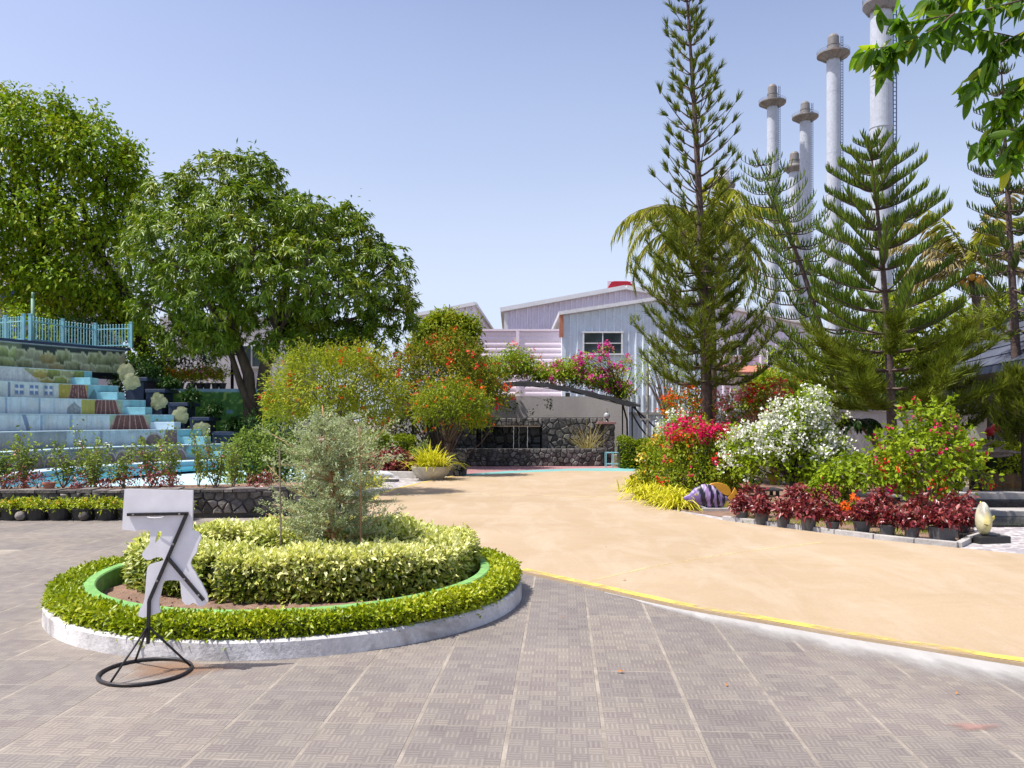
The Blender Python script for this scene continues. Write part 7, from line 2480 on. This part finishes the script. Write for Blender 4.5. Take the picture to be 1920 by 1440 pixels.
# benches, low wall, grey wall
for k, (px, py, Y, w_, lab) in enumerate([(1418, 917, 16.8, .95, 'slatted dark bench behind the striped fish tail'), (1590, 928, 14.8, 1.7, 'long slatted grey bench behind the orange flowers')]):
    q = at(px, py, Y)
    t = thing('bench', lab, 'bench', (q.x, Y, 0))
    for i in range(5):
        mb = MB(); mb.box((q.x, Y - .24 + i * .12, q.z), (w_, .09, .035)); mb.build('slat', M['plank'] if k else M['plank_dark'], t)
    for sx in (-1, 1):
        for sy in (-.2, .2):
            mb = MB(); mb.box((q.x + sx * (w_ / 2 - .1), Y + sy, q.z / 2 - .01), (.06, .06, q.z - .02)); mb.build('leg', M['black_metal'], t)
rw = thing('rendered_wall', 'long grey rendered wall behind the pines at the right', 'wall', (X(1600, 22.5), 22.5, 0))
zt = at(0, 772, 22.5).z
mb = MB(); mb.box(((X(1365, 22.5) + X(1850, 22.5)) / 2, 22.6, zt / 2), (X(1850, 22.5) - X(1365, 22.5), .22, zt)); mb.build('wall', M['wall_grey'], rw)
mb = MB(); mb.box(((X(1365, 22.5) + X(1850, 22.5)) / 2, 22.6, zt + .03), (X(1850, 22.5) - X(1365, 22.5), .30, .06)); mb.build('coping', M['concrete'], rw)

# pond with stepped stone edge, wet wall and hedge
po = thing('garden_pond', 'dark stepped pond edge with stone slabs at the right picture edge', 'pond', (7.2, 12.6, 0))
def slabrow(px0, py, Y, L_, z, t, m, name, d=.35):
    x0 = X(px0, Y); mb = MB(); mb.box((x0 + L_ / 2, Y + d / 2, z - t / 2), (L_, d, t)); mb.build(name, m, po, bevel=.008)
slabrow(1782, 0, 14.4, 5.0, .30, .12, M['concrete'], 'edge_slab')
slabrow(1782, 0, 14.3, 5.0, .175, .13, M['wet_stone'], 'dark_band', .35)
slabrow(1780, 0, 13.2, 5.0, .115, .09, M['concrete'], 'edge_slab', .5)
slabrow(1780, 0, 13.1, 5.0, .03, .06, M['wet_stone'], 'dark_band', .5)
flat('water', [(X(1785, 14.75), 14.78), (X(1785, 14.75) + 5, 14.78), (X(1785, 14.75) + 5, 16.6), (X(1785, 14.75), 16.6)], .22, M['pondwater'], po)
flat('water', [(X(1780, 12.3), 12.0), (X(1780, 12.3) + 5, 12.0), (X(1780, 12.3) + 5, 13.08), (X(1780, 12.3), 13.08)], .032, M['pondwater'], po)
mb = MB(); mb.box((X(1832, 16.8) + 2.2, 16.95, .42), (4.4, .3, .84)); mb.build('wet_wall', M['wet_orange'], po)
hedge('pond_hedge', 'thick clipped hedge hanging over the wet orange pond wall', [(X(1840, 17.0), 17.0), (X(1840, 17) + 4.2, 17.0)], False, .5, .58, .48, 9000, .075, .042, 'border', (X(1840, 17.0), 17, .4))
p = at(1826, 924, 15.6)
kf = thing('koi_figure', 'orange koi fish figure leaping at the pond edge', 'figure', (p.x, 15.6, .22))
mb = MB(); mb.lathe((0, 0, 0), [(0, 0), (.03, .03), (.055, .12), (.06, .24), (.04, .38), (.015, .46), (0, .47)], 12)
for i, v in enumerate(mb.V): mb.V[i] = (p.x - .2 + v[2], 15.6 + v[0], p.z + v[1] - .04 * v[2])
mb.build('body', M['orange_paint'], kf, smooth=True)
mb = MB(); mb.tube([(p.x, 15.6, .2), (p.x, 15.6, p.z)], .012, 6); mb.build('support', M['black_metal'], kf)
# driftwood table
q = at(1832, 850, 16.2)
dw = thing('driftwood', 'tangled grey driftwood on a dark stump above the pond', 'driftwood', (q.x, 16.2, 0))
mb = MB(); mb.tube([(q.x - .02, 16.2, 0), (q.x, 16.2, .5), (q.x + .03, 16.2, q.z - .05)], [.13, .10, .12], 9); mb.build('stump', M['bark_dark'], dw, smooth=True)
for k, (ax, bx_, az, bz, r) in enumerate([(-.55, .75, -.02, .04, .045), (-.5, .35, .05, -.03, .05), (-.1, -.16, .0, .34, .035), (.05, .35, .04, .27, .03), (.1, .5, .02, .18, .03), (-.6, -.1, .10, .0, .035), (.2, .95, .0, .02, .035), (-.35, .2, -.05, .08, .04), (.3, .8, -.06, -.04, .04), (-.2, .6, .06, .05, .03)]):
    mb = MB(); mb.tube(curved((q.x + ax, 16.2 + RNG.uniform(-.2, .2), q.z + az), (q.x + bx_, 16.2 + RNG.uniform(-.2, .2), q.z + bz), wob=.08, n=7), [r * .6, r, r, r * .9, r * .8, r * .6, r * .3], 6); mb.build('branch', M['drift'], dw, smooth=True)
# little white egret by the hedge
p = at(1908, 863, 16.9)
eg = thing('bird_statue', 'white bird statue behind the pond hedge at the right edge', 'statue', (p.x, 16.9, 1.0))
mb = MB(); mb.lathe((0, 0, 0), [(0, 0), (.03, .02), (.06, .09), (.05, .18), (.02, .25), (0, .27)], 12)
for i, v in enumerate(mb.V): mb.V[i] = (p.x - .1 + v[2], 16.9 + v[0], p.z + v[1] * .8 + .02)
mb.build('body', M['trim_white'], eg, smooth=True)
mb = MB(); mb.tube([(p.x - .08, 16.9, p.z + .02), (p.x - .13, 16.9, p.z + .09), (p.x - .10, 16.9, p.z + .15), (p.x - .13, 16.9, p.z + .17)], [.02, .014, .013, .016], 8); mb.tube([(p.x, 16.9, p.z - .02), (p.x, 16.9, .95)], .01, 5); mb.build('neck', M['trim_white'], eg, smooth=True)

# pavilion with slate roof at the right edge
pv = thing('pavilion', 'open pavilion with a dark blue slate hip roof at the right edge', 'pavilion', (15, 22, 0))
A = Vector((X(1722, 26), 26.0, at(0, 712, 26).z)); B = Vector((X(1922, 17.6), 17.6, at(0, 674, 17.6).z))
B = A + (B - A) * 1.25
Ct, D_ = B + Vector((13, 3.6, 0)), A + Vector((13, 3.6, 0))
ap0, ap1 = Vector((17.3, 22.5, 6.65)), Vector((22.4, 23.8, 6.65))
n_ = 13
for face in ((A, B, ap0, ap0), (D_, A, ap0, ap1)):
    p0, p1, t1, t0 = face
    for i in range(n_):
        u0, u1 = i / n_, (i + 1.12) / n_
        u1 = min(u1, 1.0)
        l0, r0 = p0 + (t0 - p0) * u0, p1 + (t1 - p1) * u0
        l1, r1 = p0 + (t0 - p0) * u1, p1 + (t1 - p1) * u1
        nrm = (r0 - l0).cross(l1 - l0).normalized()
        if nrm.z < 0: nrm = -nrm
        off_ = nrm * .03
        mb = MB(); mb.add([l0 + off_, r0 + off_, r1, l1, l0 - nrm * .02, r0 - nrm * .02], [(0, 1, 2, 3), (4, 5, 1, 0)]); mb.build('roof_course', M['roof_slate'], pv)
mb = MB()
mb.add([A, B, Ct, D_], [(3, 2, 1, 0)]); mb.add([p - Vector((0, 0, .14)) for p in (A, B, Ct, D_)], [(0, 1, 2, 3)])
mb.build('soffit', M['plank_dark'], pv)
mb = MB(); mb.beam(A - Vector((0, 0, .09)), B - Vector((0, 0, .09)), .06, .16); mb.beam(A - Vector((0, 0, .09)), D_ - Vector((0, 0, .09)), .06, .16); mb.build('fascia', M['navy'], pv)
mb = MB(); mb.tube([A + Vector((0, 0, .03)), ap0 + Vector((0, 0, .05))], .06, 6); mb.build('hip_cap', M['roof_slate'], pv)
for p in (A + Vector((1.0, -.7, 0)), A + Vector((.6, -4.3, 0)), B + Vector((.7, 1.0, 0)), A + Vector((5.8, 1.4, 0))):
    mb = MB(); mb.box((p.x, p.y, A.z / 2), (.16, .16, A.z - .05)); mb.build('post', M['plank_dark'], pv)
mb = MB(); mb.box((A.x + 6.6, A.y + 1.3, 1.4), (11.5, .15, 2.75)); mb.build('back_wall', M['plank_dark'], pv)
for k in range(4):
    x_ = A.x + 1.3 + k * .32; mb = MB(); mb.box((x_, A.y + .3, 1.3), (.07, .07, 2.6)); mb.build('screen_post', M['green_pole'], pv)
for k in range(14):
    mb = MB(); mb.beam((A.x + 2.26, A.y + .3, .4 + k * .16), (A.x + 2.58, A.y + .3, .58 + k * .16), .02); mb.build('lattice_bar', M['green_pole'], pv)
p = at(1862, 806, 17.2)
rl = thing('red_ornament', 'bright red double ball ornament on a dark post under the pavilion', 'ornament', (p.x, 17.2, 0))
mb = MB(); mb.tube([(p.x, 17.2, 0), (p.x, 17.2, p.z)], .03, 8); mb.build('post', M['black_metal'], rl)
for dx, dz in ((-.07, -.04), (.06, .04)):
    mb = MB(); mb.lathe((p.x + dx, 17.2, p.z + dz), [(0, -.10), (.07, -.075), (.10, 0), (.07, .075), (0, .10)], 14); mb.build('ball', M['red_sheet'], rl, smooth=True)
# cycad leaning by the wall
q = at(1650, 850, 17.5); h = at(1612, 792, 17.5)
palm_tree('cycad', 'small dark cycad leaning in front of the right grey wall', (q.x, 17.5, .4), (h.x, 17.5, h.z), .10, [(a, .35 + .2 * (i % 2), 1) for i, a in enumerate(np.linspace(0, 6.0, 11))], 'deep', .55, leaflet=.12, droopy=1.2, crown_m='bark_dark')
bpy.data.objects['cycad']['category'] = 'cycad'
# ------------------------------------------------------------------ big trees at the left
def Lb(px, py, Y, rx, rz, ry=None, dy=0.0):
    q = at(px, py, Y)
    return (q.x, Y + dy, q.z, rx, ry if ry else rx * .9, rz)
Y1 = 31.0
broad_tree('shade_tree', 'tall yellowish green shade tree rising behind the aqua picket fence', 'tree', (X(215, Y1), Y1, 2.0),
           [([(X(285, Y1), Y1, 2.0), (X(270, Y1), Y1, 4.2), (X(235, Y1), Y1, 6.4), (X(180, Y1), Y1, 8.0)], .28, .16), ([(X(270, Y1), Y1, 4.2), (X(150, Y1), Y1 + .3, 6.5), (X(70, Y1), Y1, 8.2)], .18, .10)],
           [Lb(60, 250, Y1, 1.9, 1.35), Lb(-40, 300, Y1, 1.8, 1.6), Lb(150, 290, Y1, 1.9, 1.3), Lb(200, 330, Y1, 1.4, 1.1), Lb(30, 400, Y1, 2.3, 1.5), Lb(140, 420, Y1, 2.2, 1.5), Lb(215, 430, Y1, 1.1, 1.1), Lb(20, 500, Y1, 1.9, 1.2), Lb(150, 530, Y1, 2.0, 1.1), Lb(70, 560, Y1, 1.7, .8, dy=.5), Lb(215, 560, Y1, 1.2, .9), Lb(20, 185, Y1, .6, .7), Lb(240, 600, Y1, .9, .7), Lb(175, 225, Y1, .6, .5), Lb(110, 200, Y1, .6, .45), Lb(245, 290, Y1, .5, .5), Lb(262, 400, Y1, .5, .5), Lb(255, 345, Y1, .35, .3)],
           'yellowgreen', 1050, 26, .21, .10, 'clump', fill=420, spread=.21, limb_n=70, limb_r=.075, bark='bark_dark', droop=.45)
Y2 = 28.5
xt = X(474, Y2)
broad_tree('mango_tree', 'broad dense dark green mango tree with long drooping leaves', 'tree', (xt, Y2, 0),
           [([(xt - .1, Y2, 0), (xt - .08, Y2, 2.0), (xt - .15, Y2, 3.2), (xt - .55, Y2, 4.3)], .30, .15), ([(xt + .35, Y2 + .2, 0), (xt + .25, Y2 + .2, 2.2), (xt + .35, Y2 + .2, 3.4), (xt + .9, Y2, 4.6)], .30, .16), ([(xt + .3, Y2 - .1, 1.3), (xt - .35, Y2 - .2, 2.8), (xt - .7, Y2 - .2, 3.9)], .16, .09)],
           [Lb(430, 350, Y2, 1.75, 1.2), Lb(330, 400, Y2, 1.5, 1.4), Lb(275, 480, Y2, 1.0, 1.3), Lb(300, 580, Y2, 1.1, 1.1), Lb(365, 480, Y2, 1.9, 1.6, 2.6, -.6), Lb(480, 430, Y2, 1.9, 1.5, 2.8, -.5), Lb(560, 440, Y2, 1.4, 1.3), Lb(640, 460, Y2, 1.4, 1.3), Lb(700, 520, Y2, 1.5, 1.4), Lb(730, 580, Y2, 1.15, 1.0), Lb(640, 560, Y2, 1.7, 1.3, 2.4, -.5), Lb(540, 560, Y2, 1.7, 1.3, 2.6, -.8), Lb(430, 580, Y2, 1.5, 1.3, 2.4, -.8), Lb(355, 635, Y2, 1.1, .9), Lb(600, 620, Y2, 1.5, .8), Lb(700, 630, Y2, 1.0, .75), Lb(470, 330, Y2, 1.2, .85), Lb(400, 640, Y2, .9, .6), Lb(655, 410, Y2, .8, .6), Lb(545, 395, Y2, 1.0, .7), Lb(590, 425, Y2, 1.1, .8, 2.0, -.4), Lb(500, 500, Y2, 1.6, 1.2, 1.6, -2.0), Lb(600, 520, Y2, 1.4, 1.1, 1.4, -2.0), Lb(410, 540, Y2, 1.5, 1.1, 1.4, -2.0), Lb(560, 655, Y2, 1.2, .6, 1, -1.4), Lb(640, 665, Y2, 1.1, .6), Lb(430, 640, Y2, .8, .5, 1, -1.5)],
           'mango', 2900, 17, .235, .056, 'rosette', fill=520, limb_n=90, limb_r=.08, bark='bark', droop=.5)
# lower greenery behind the fence and under the trees
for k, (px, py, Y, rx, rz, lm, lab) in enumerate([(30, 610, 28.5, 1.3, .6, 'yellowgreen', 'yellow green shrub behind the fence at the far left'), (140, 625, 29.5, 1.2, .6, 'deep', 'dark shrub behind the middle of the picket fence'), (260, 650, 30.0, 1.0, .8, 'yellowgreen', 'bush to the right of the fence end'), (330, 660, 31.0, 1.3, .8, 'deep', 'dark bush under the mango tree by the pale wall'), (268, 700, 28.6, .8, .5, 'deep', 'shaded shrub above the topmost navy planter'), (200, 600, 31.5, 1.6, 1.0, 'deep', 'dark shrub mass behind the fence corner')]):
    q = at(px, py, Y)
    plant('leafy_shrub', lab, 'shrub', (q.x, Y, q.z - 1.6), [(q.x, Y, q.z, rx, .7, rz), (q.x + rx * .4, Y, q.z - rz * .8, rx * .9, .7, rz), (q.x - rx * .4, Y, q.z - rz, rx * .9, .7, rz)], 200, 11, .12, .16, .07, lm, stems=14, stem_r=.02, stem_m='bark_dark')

# ------------------------------------------------------------------ pines and palms at the right
YT = 20.5
pu = [.0, .16, .21, .26, .34, .45, .56, .63, .70, .80, .90, .97, 1.0]
pr = [1.6, 1.75, 1.85, 1.75, 1.5, 1.35, 1.2, 1.02, .80, .66, .48, .38, .2]
bt, tt_ = Vector((X(1329, YT), YT, 0)), at(1283, -75, YT)
wh = list(np.arange(.195, .60, .030)) + list(np.arange(.612, .99, .028))
tufted_pine('tall_pine', 'very tall slender pine with brush like needle tufts and a dark trunk', bt, tt_, .17, lambda u: float(np.interp(u, pu, pr)), wh, 'pine', tuft_per=27, needle=.225, nw=.019, dense_below=.50, ntuft=(3, 11), nb=6, lean=(.10, 0))
YL = 25.0
comb_pine('leaning_pine', 'leaning pine with a curved dark trunk in front of the far chimneys', Vector((X(1590, YL), YL, 0)), at(1414, 282, YL), .16, lambda u: float(np.interp(u, [.2, .4, .6, .75, .88, .97, 1], [2.3, 2.3, 2.0, 1.5, 1.0, .5, .15])), list(np.arange(.24, .99, .042)), 'norfolk', finger=.30, nb=5, lean=(.45, 0), fw=.020, tuft_below=.0, step=.10, rise=.35)
YN = 15.8
comb_pine('star_pine', 'symmetrical star pine with fan like tiers and upright branchlets', Vector((X(1676, YN), YN, 0)), at(1630, 256, YN), .115, lambda u: float(np.interp(u, [.1, .3, .45, .58, .70, .80, .90, .96, 1.0], [1.95, 1.95, 1.6, 1.36, 1.16, .97, .70, .40, .12])), [.265, .31, .36, .41, .46, .52, .575, .635, .69, .745, .80, .85, .895, .935, .968], 'norfolk', finger=.235, nb=6, lean=(.10, 0), fw=.0125, tuft_below=.43, needle_m='pine', step=.026, rise=.46, droop=.10, pw=1.15)
YR = 18.5
comb_pine('dark_pine', 'dark pine with horizontal tiers at the right picture edge', Vector((X(1918, YR), YR, 0)), at(1876, 100, YR), .14, lambda u: float(np.interp(u, [.1, .3, .5, .7, .85, 1.0], [1.9, 1.8, 1.0, .78, .6, .1])), list(np.arange(.37, .98, .045)), 'pine_dark', finger=.24, nb=6, fw=.017, tuft_below=.42, needle_m='pine', step=.06, rise=.22, droop=.22)
q = at(1798, 870, 17.0); tq = at(1788, 690, 17.0)
tufted_pine('small_pine', 'small dark pine with a forked trunk near the pavilion', Vector((q.x, 17.0, 0)), tq, .085, lambda u: float(np.interp(u, [.3, .6, .9, 1], [.8, .85, .6, .2])), list(np.arange(.56, .99, .10)), 'pine', tuft_per=22, nw=.017, needle=.24, dense_below=1.1, ntuft=(4, 7), bark='bark_dark')
q = at(1880, 870, 15.5)
tufted_pine('small_pine', 'low bushy pine hanging over the pond at the right edge', Vector((X(1925, 15.5), 15.5, 0)), at(1915, 692, 15.5), .085, lambda u: float(np.interp(u, [.3, .6, .9, 1], [.85, .8, .55, .2])), list(np.arange(.48, .97, .08)), 'pine', tuft_per=22, nw=.017, needle=.24, dense_below=1.1, ntuft=(4, 8), bark='bark_dark')

YP = 31.0
hd = at(1322, 425, YP)
fr = [(PI - .15, .75, 1.0), (PI + .25, .35, 1.0), (PI - .3, .15, .98), (PI + .1, -.15, .9), (PI + .5, .6, 1), (.1, .75, 1.0), (-.3, .35, 1.0), (.3, .1, .95), (-.1, -.2, .9), (-.6, .6, 1), (-1.4, .8, .95), (-1.9, .3, .95), (-1.2, .1, .9), (1.5, .9, 1), (1.2, .5, 1), (2.0, .4, 1), (-1.6, 1.2, .8), (PI - .6, .9, 1.0), (.6, .9, 1), (-2.4, -.1, .9), (-.8, -.2, .85)]
palm_tree('coconut_palm', 'coconut palm with broad drooping fronds behind the tall pine', (X(1330, YP), YP, 0), tuple(hd), .2, fr, 'palm', 4.3, droopy=1.35, leaflet=.62)
YQ = 24.5
hd = at(1822, 512, YQ)
fr = [(PI - .4, 1.15, 1.0), (PI + .2, 1.25, 1.0, 'palm'), (.3, 1.2, 1, 'palm'), (-1.4, 1.35, .95), (PI, .75, .95), (PI + .3, .45, .85), (PI - .2, .2, .75), (-.2, .8, 1.0), (.2, .4, .9), (1.5, 1.0, 1, 'palm'), (-1.8, .9, .9, 'palm'), (-1.1, .6, .9), (0.9, .2, .8)]
cp = palm_tree('coconut_palm', 'coconut palm with dry tan fronds and orange coconuts at the right', (X(1842, YQ), YQ, 0), tuple(hd), .16, fr, 'palm_dry', 3.0, droopy=.75, leaflet=.5)
for k in range(9):
    a = k * .7; c = hd + Vector((.26 * math.cos(a), .26 * math.sin(a), -.16 - .12 * (k % 3)))
    mb = MB(); mb.lathe(c, [(0, -.12), (.08, -.08), (.105, 0), (.08, .08), (0, .11)], 10); mb.build('coconut', M['orange_paint'], cp, smooth=True)
# background greenery at the right
YB = 29.0
broad_tree('leafy_tree', 'bright green broadleaf tree behind the star pine', 'tree', (X(1735, YB), YB, 0), [([(X(1735, YB), YB, 0), (X(1735, YB), YB, 2.2), (X(1730, YB), YB, 3.6)], .2, .12)],
           [Lb(1700, 590, YB, 1.3, .9), Lb(1760, 620, YB, 1.6, 1.0), Lb(1650, 660, YB, 1.4, 1.0), Lb(1820, 640, YB, 1.5, 1.0), Lb(1740, 700, YB, 1.9, 1.1), Lb(1880, 660, YB, 1.4, 1.1), Lb(1600, 690, YB, 1.0, .8), Lb(1900, 590, YB, 1.2, .8)],
           'midbush', 820, 15, .20, .10, 'clump', spread=.22, limb_n=40, limb_r=.06, droop=.3)
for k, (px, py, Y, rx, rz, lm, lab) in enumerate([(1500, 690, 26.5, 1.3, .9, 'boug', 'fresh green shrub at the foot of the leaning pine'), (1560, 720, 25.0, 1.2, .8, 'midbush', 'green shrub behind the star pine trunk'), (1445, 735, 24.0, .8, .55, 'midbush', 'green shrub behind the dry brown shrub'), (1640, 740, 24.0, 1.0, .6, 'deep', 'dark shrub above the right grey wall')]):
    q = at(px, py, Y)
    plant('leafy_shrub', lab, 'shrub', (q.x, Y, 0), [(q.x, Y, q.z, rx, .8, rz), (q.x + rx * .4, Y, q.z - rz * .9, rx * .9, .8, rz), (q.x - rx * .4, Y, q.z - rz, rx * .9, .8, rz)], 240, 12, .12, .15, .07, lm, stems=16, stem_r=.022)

# ------------------------------------------------------------------ overhanging branch, upper right: every large leaf an object
ob = thing('overhanging_branch', 'leafy branch with large glossy leaves hanging in from the upper right corner', 'tree branch', tuple(at(2150, 40, 5.3)))
BY_ = 5.2
def B(px, py, dy=0.0): return np.array(at(px, py, BY_ + dy))
twigs = [
    ([(2240, 60), (2080, 20), (1940, -6), (1850, 18), (1770, 30), (1705, 42), (1684, 37)], .010, .003, 0.0),
    ([(1790, 24), (1765, 45), (1738, 62), (1712, 76), (1682, 82), (1660, 88), (1632, 92)], .006, .002, -.05),
    ([(2200, 40), (2050, 40), (1940, 50), (1880, 80), (1850, 120), (1828, 160)], .009, .003, .1),
    ([(2200, 80), (2040, 90), (1950, 130), (1900, 170), (1878, 215), (1850, 262)], .009, .003, .0),
    ([(2180, 20), (2020, -10), (1900, -20), (1800, -12), (1740, 0)], .009, .003, .2),
    ([(2200, 120), (2060, 160), (1960, 210), (1915, 250), (1890, 300)], .009, .003, .15),
    ([(1940, 55), (1905, 70), (1870, 62), (1835, 55), (1800, 60)], .006, .002, .1),
    ([(1690, 80), (1672, 100), (1660, 118)], .004, .002, -.05)]
tw = MB()
LP, LD = [], []
for pts, r0, r1, dy in twigs:
    p3 = [B(x, y, dy + .02 * math.sin(i * 1.7)) for i, (x, y) in enumerate(pts)]
    tw.tube([tuple(p) for p in p3], list(np.linspace(r0, r1, len(p3))), 6)
    pa = np.array(p3)
    long_ = np.linalg.norm(np.diff(pa, axis=0), axis=1).sum()
    n_ = int(long_ / .0135)
    for t in np.linspace(.10, 1.0, n_):
        px = 960 + tr_at(pa, t)[0] / tr_at(pa, t)[1] * FOC
        if px > 2040 and RNG.random() < .65: continue
        d = unit(tr_at(pa, min(1, t + .04)) - tr_at(pa, t - .05))
        if 1690 < px < 1790 and t > .5 and len(pts) == 7 and RNG.random() < .55: continue
        LP.append(tr_at(pa, t)); LD.append(unit(d * .40 + RNG.normal(size=3) * np.array([.42, .5, .30]) + np.array([0, 0, -.75])))
# terminal sprays
for (x, y, k_) in [(1665, 105, 14), (1650, 95, 6), (1625, 92, 4), (1690, 60, 6), (1850, 262, 10), (1890, 300, 8), (1828, 160, 10), (1790, 55, 10), (1640, 8, 3), (1850, 130, 8), (1880, 190, 10), (1760, 70, 6), (1690, 5, 3)]:
    for j in range(k_):
        LP.append(B(x, y) + RNG.normal(size=3) * .028); LD.append(unit(np.array([RNG.normal() * .45 - .1, RNG.normal() * .4, -.75 + RNG.normal() * .35])))
tw.build('twigs', M['bark'], ob, smooth=True)
# the tree the branch grows from, outside the frame
tb = Vector((4.6, 5.6, 0))
mb = MB(); mb.tube([tuple(tb), tuple(tb + Vector((.05, 0, 2.0))), tuple(tb + Vector((0, -.1, 3.6))), tuple(tb + Vector((-.3, -.2, 4.6)))], [.16, .13, .11, .06], 10)
for pts, *_ in twigs:
    if pts[0][0] > 2100: mb.tube([tuple(tb + Vector((0, -.1, 3.5))), tuple(B(pts[0][0] + 60, pts[0][1])), tuple(B(*pts[0]))], [.05, .02, .010], 6)
mb.build('trunk', M['bark'], ob, smooth=True)
def big_leaf(w, curl):
    K = 7
    vs, fs = [], []
    for i in range(K):
        t = i / (K - 1)
        hw = w * (math.sin(PI * min(1, t * .93 + .035)) ** .8) * (1 - .25 * t) * .5
        if i == 0: hw = .006
        if i == K - 1: hw = .004
        z = -curl * t * t
        e = .03 * math.sin(t * 9 + w * 30) * .25
        vs += [(-hw, t, z + hw * .45 + e), (0, t, z), (hw, t, z + hw * .45 - e)]
    for i in range(K - 1):
        for j in range(2): fs.append((i * 3 + j, i * 3 + j + 1, i * 3 + 4 + j, i * 3 + 3 + j))
    me = bpy.data.meshes.new('leaf'); me.from_pydata(vs, [], fs); me.materials.append(L['big_single']); me.polygons.foreach_set('use_smooth', [True] * len(me.polygons)); me.update(); return me
def bigleafmat():
    m, nt, b = _nt('single_leaf')
    oi = nt.nodes.new('ShaderNodeObjectInfo')
    tc = nt.nodes.new('ShaderNodeTexCoord'); sp = nt.nodes.new('ShaderNodeSeparateXYZ'); nt.links.new(tc.outputs['Object'], sp.inputs[0])
    c = _ramp(nt, oi.outputs['Random'], [(0, (.07, .16, .010)), (.55, (.125, .24, .014)), (.85, (.21, .32, .016)), (1, (.35, .38, .03))])
    rib = _math(nt, 'LESS_THAN', _math(nt, 'ABSOLUTE', sp.outputs[0]), .012)
    c = _mix(nt, 'MIX', _math(nt, 'MULTIPLY', rib, .5), c, (.24, .33, .08))
    n = _noise(nt, 14, 3, .6); c = _mix(nt, 'MULTIPLY', .4, c, _ramp(nt, n, [(.3, .75), (.7, 1.15)]))
    nt.links.new(c, b.inputs['Base Color']); b.inputs['Roughness'].default_value = .38
    t = nt.nodes.new('ShaderNodeBsdfTranslucent'); nt.links.new(_mix(nt, 'MULTIPLY', 1.0, c, (1.5, 1.5, .6)), t.inputs[0])
    mx = nt.nodes.new('ShaderNodeMixShader'); mx.inputs[0].default_value = .6
    nt.links.new(b.outputs[0], mx.inputs[1]); nt.links.new(t.outputs[0], mx.inputs[2]); nt.links.new(mx.outputs[0], nt.nodes['Material Output'].inputs[0])
    return m
L['big_single'] = bigleafmat()
leafs = [big_leaf(.36, .10), big_leaf(.33, .22), big_leaf(.40, .05), big_leaf(.34, .32)]
order = list(range(len(LP)))
RNG.shuffle(order)
wl = wloc(ob)
rest = []
for c_, i in enumerate(order):
    p, d = Vector(LP[i]), Vector(LD[i])
    s = RNG.uniform(.115, .19)
    a = d.orthogonal().normalized()
    a = (Matrix.Rotation(RNG.uniform(0, 2 * PI), 3, d) @ a)
    up_ = d.cross(a)
    R = Matrix((a, d, up_)).transposed().to_4x4()
    if c_ < 298:
        o = link_mesh('leaf', leafs[c_ % 4], ob)
        o.matrix_basis = Matrix.Translation(p - wl) @ R @ Matrix.Scale(s, 4)
    else:
        rest.append((p, R.to_3x3() * s, c_ % 4))
if rest:
    mb = MB()
    for p, R, k in rest:
        me = leafs[k]; mb.add([p + R @ v.co for v in me.vertices], [tuple(f.vertices) for f in me.polygons])
    o = mb.build('leaves', L['big_single'], ob, smooth=True); o['kind'] = 'stuff'
print('leaves', len(LP))
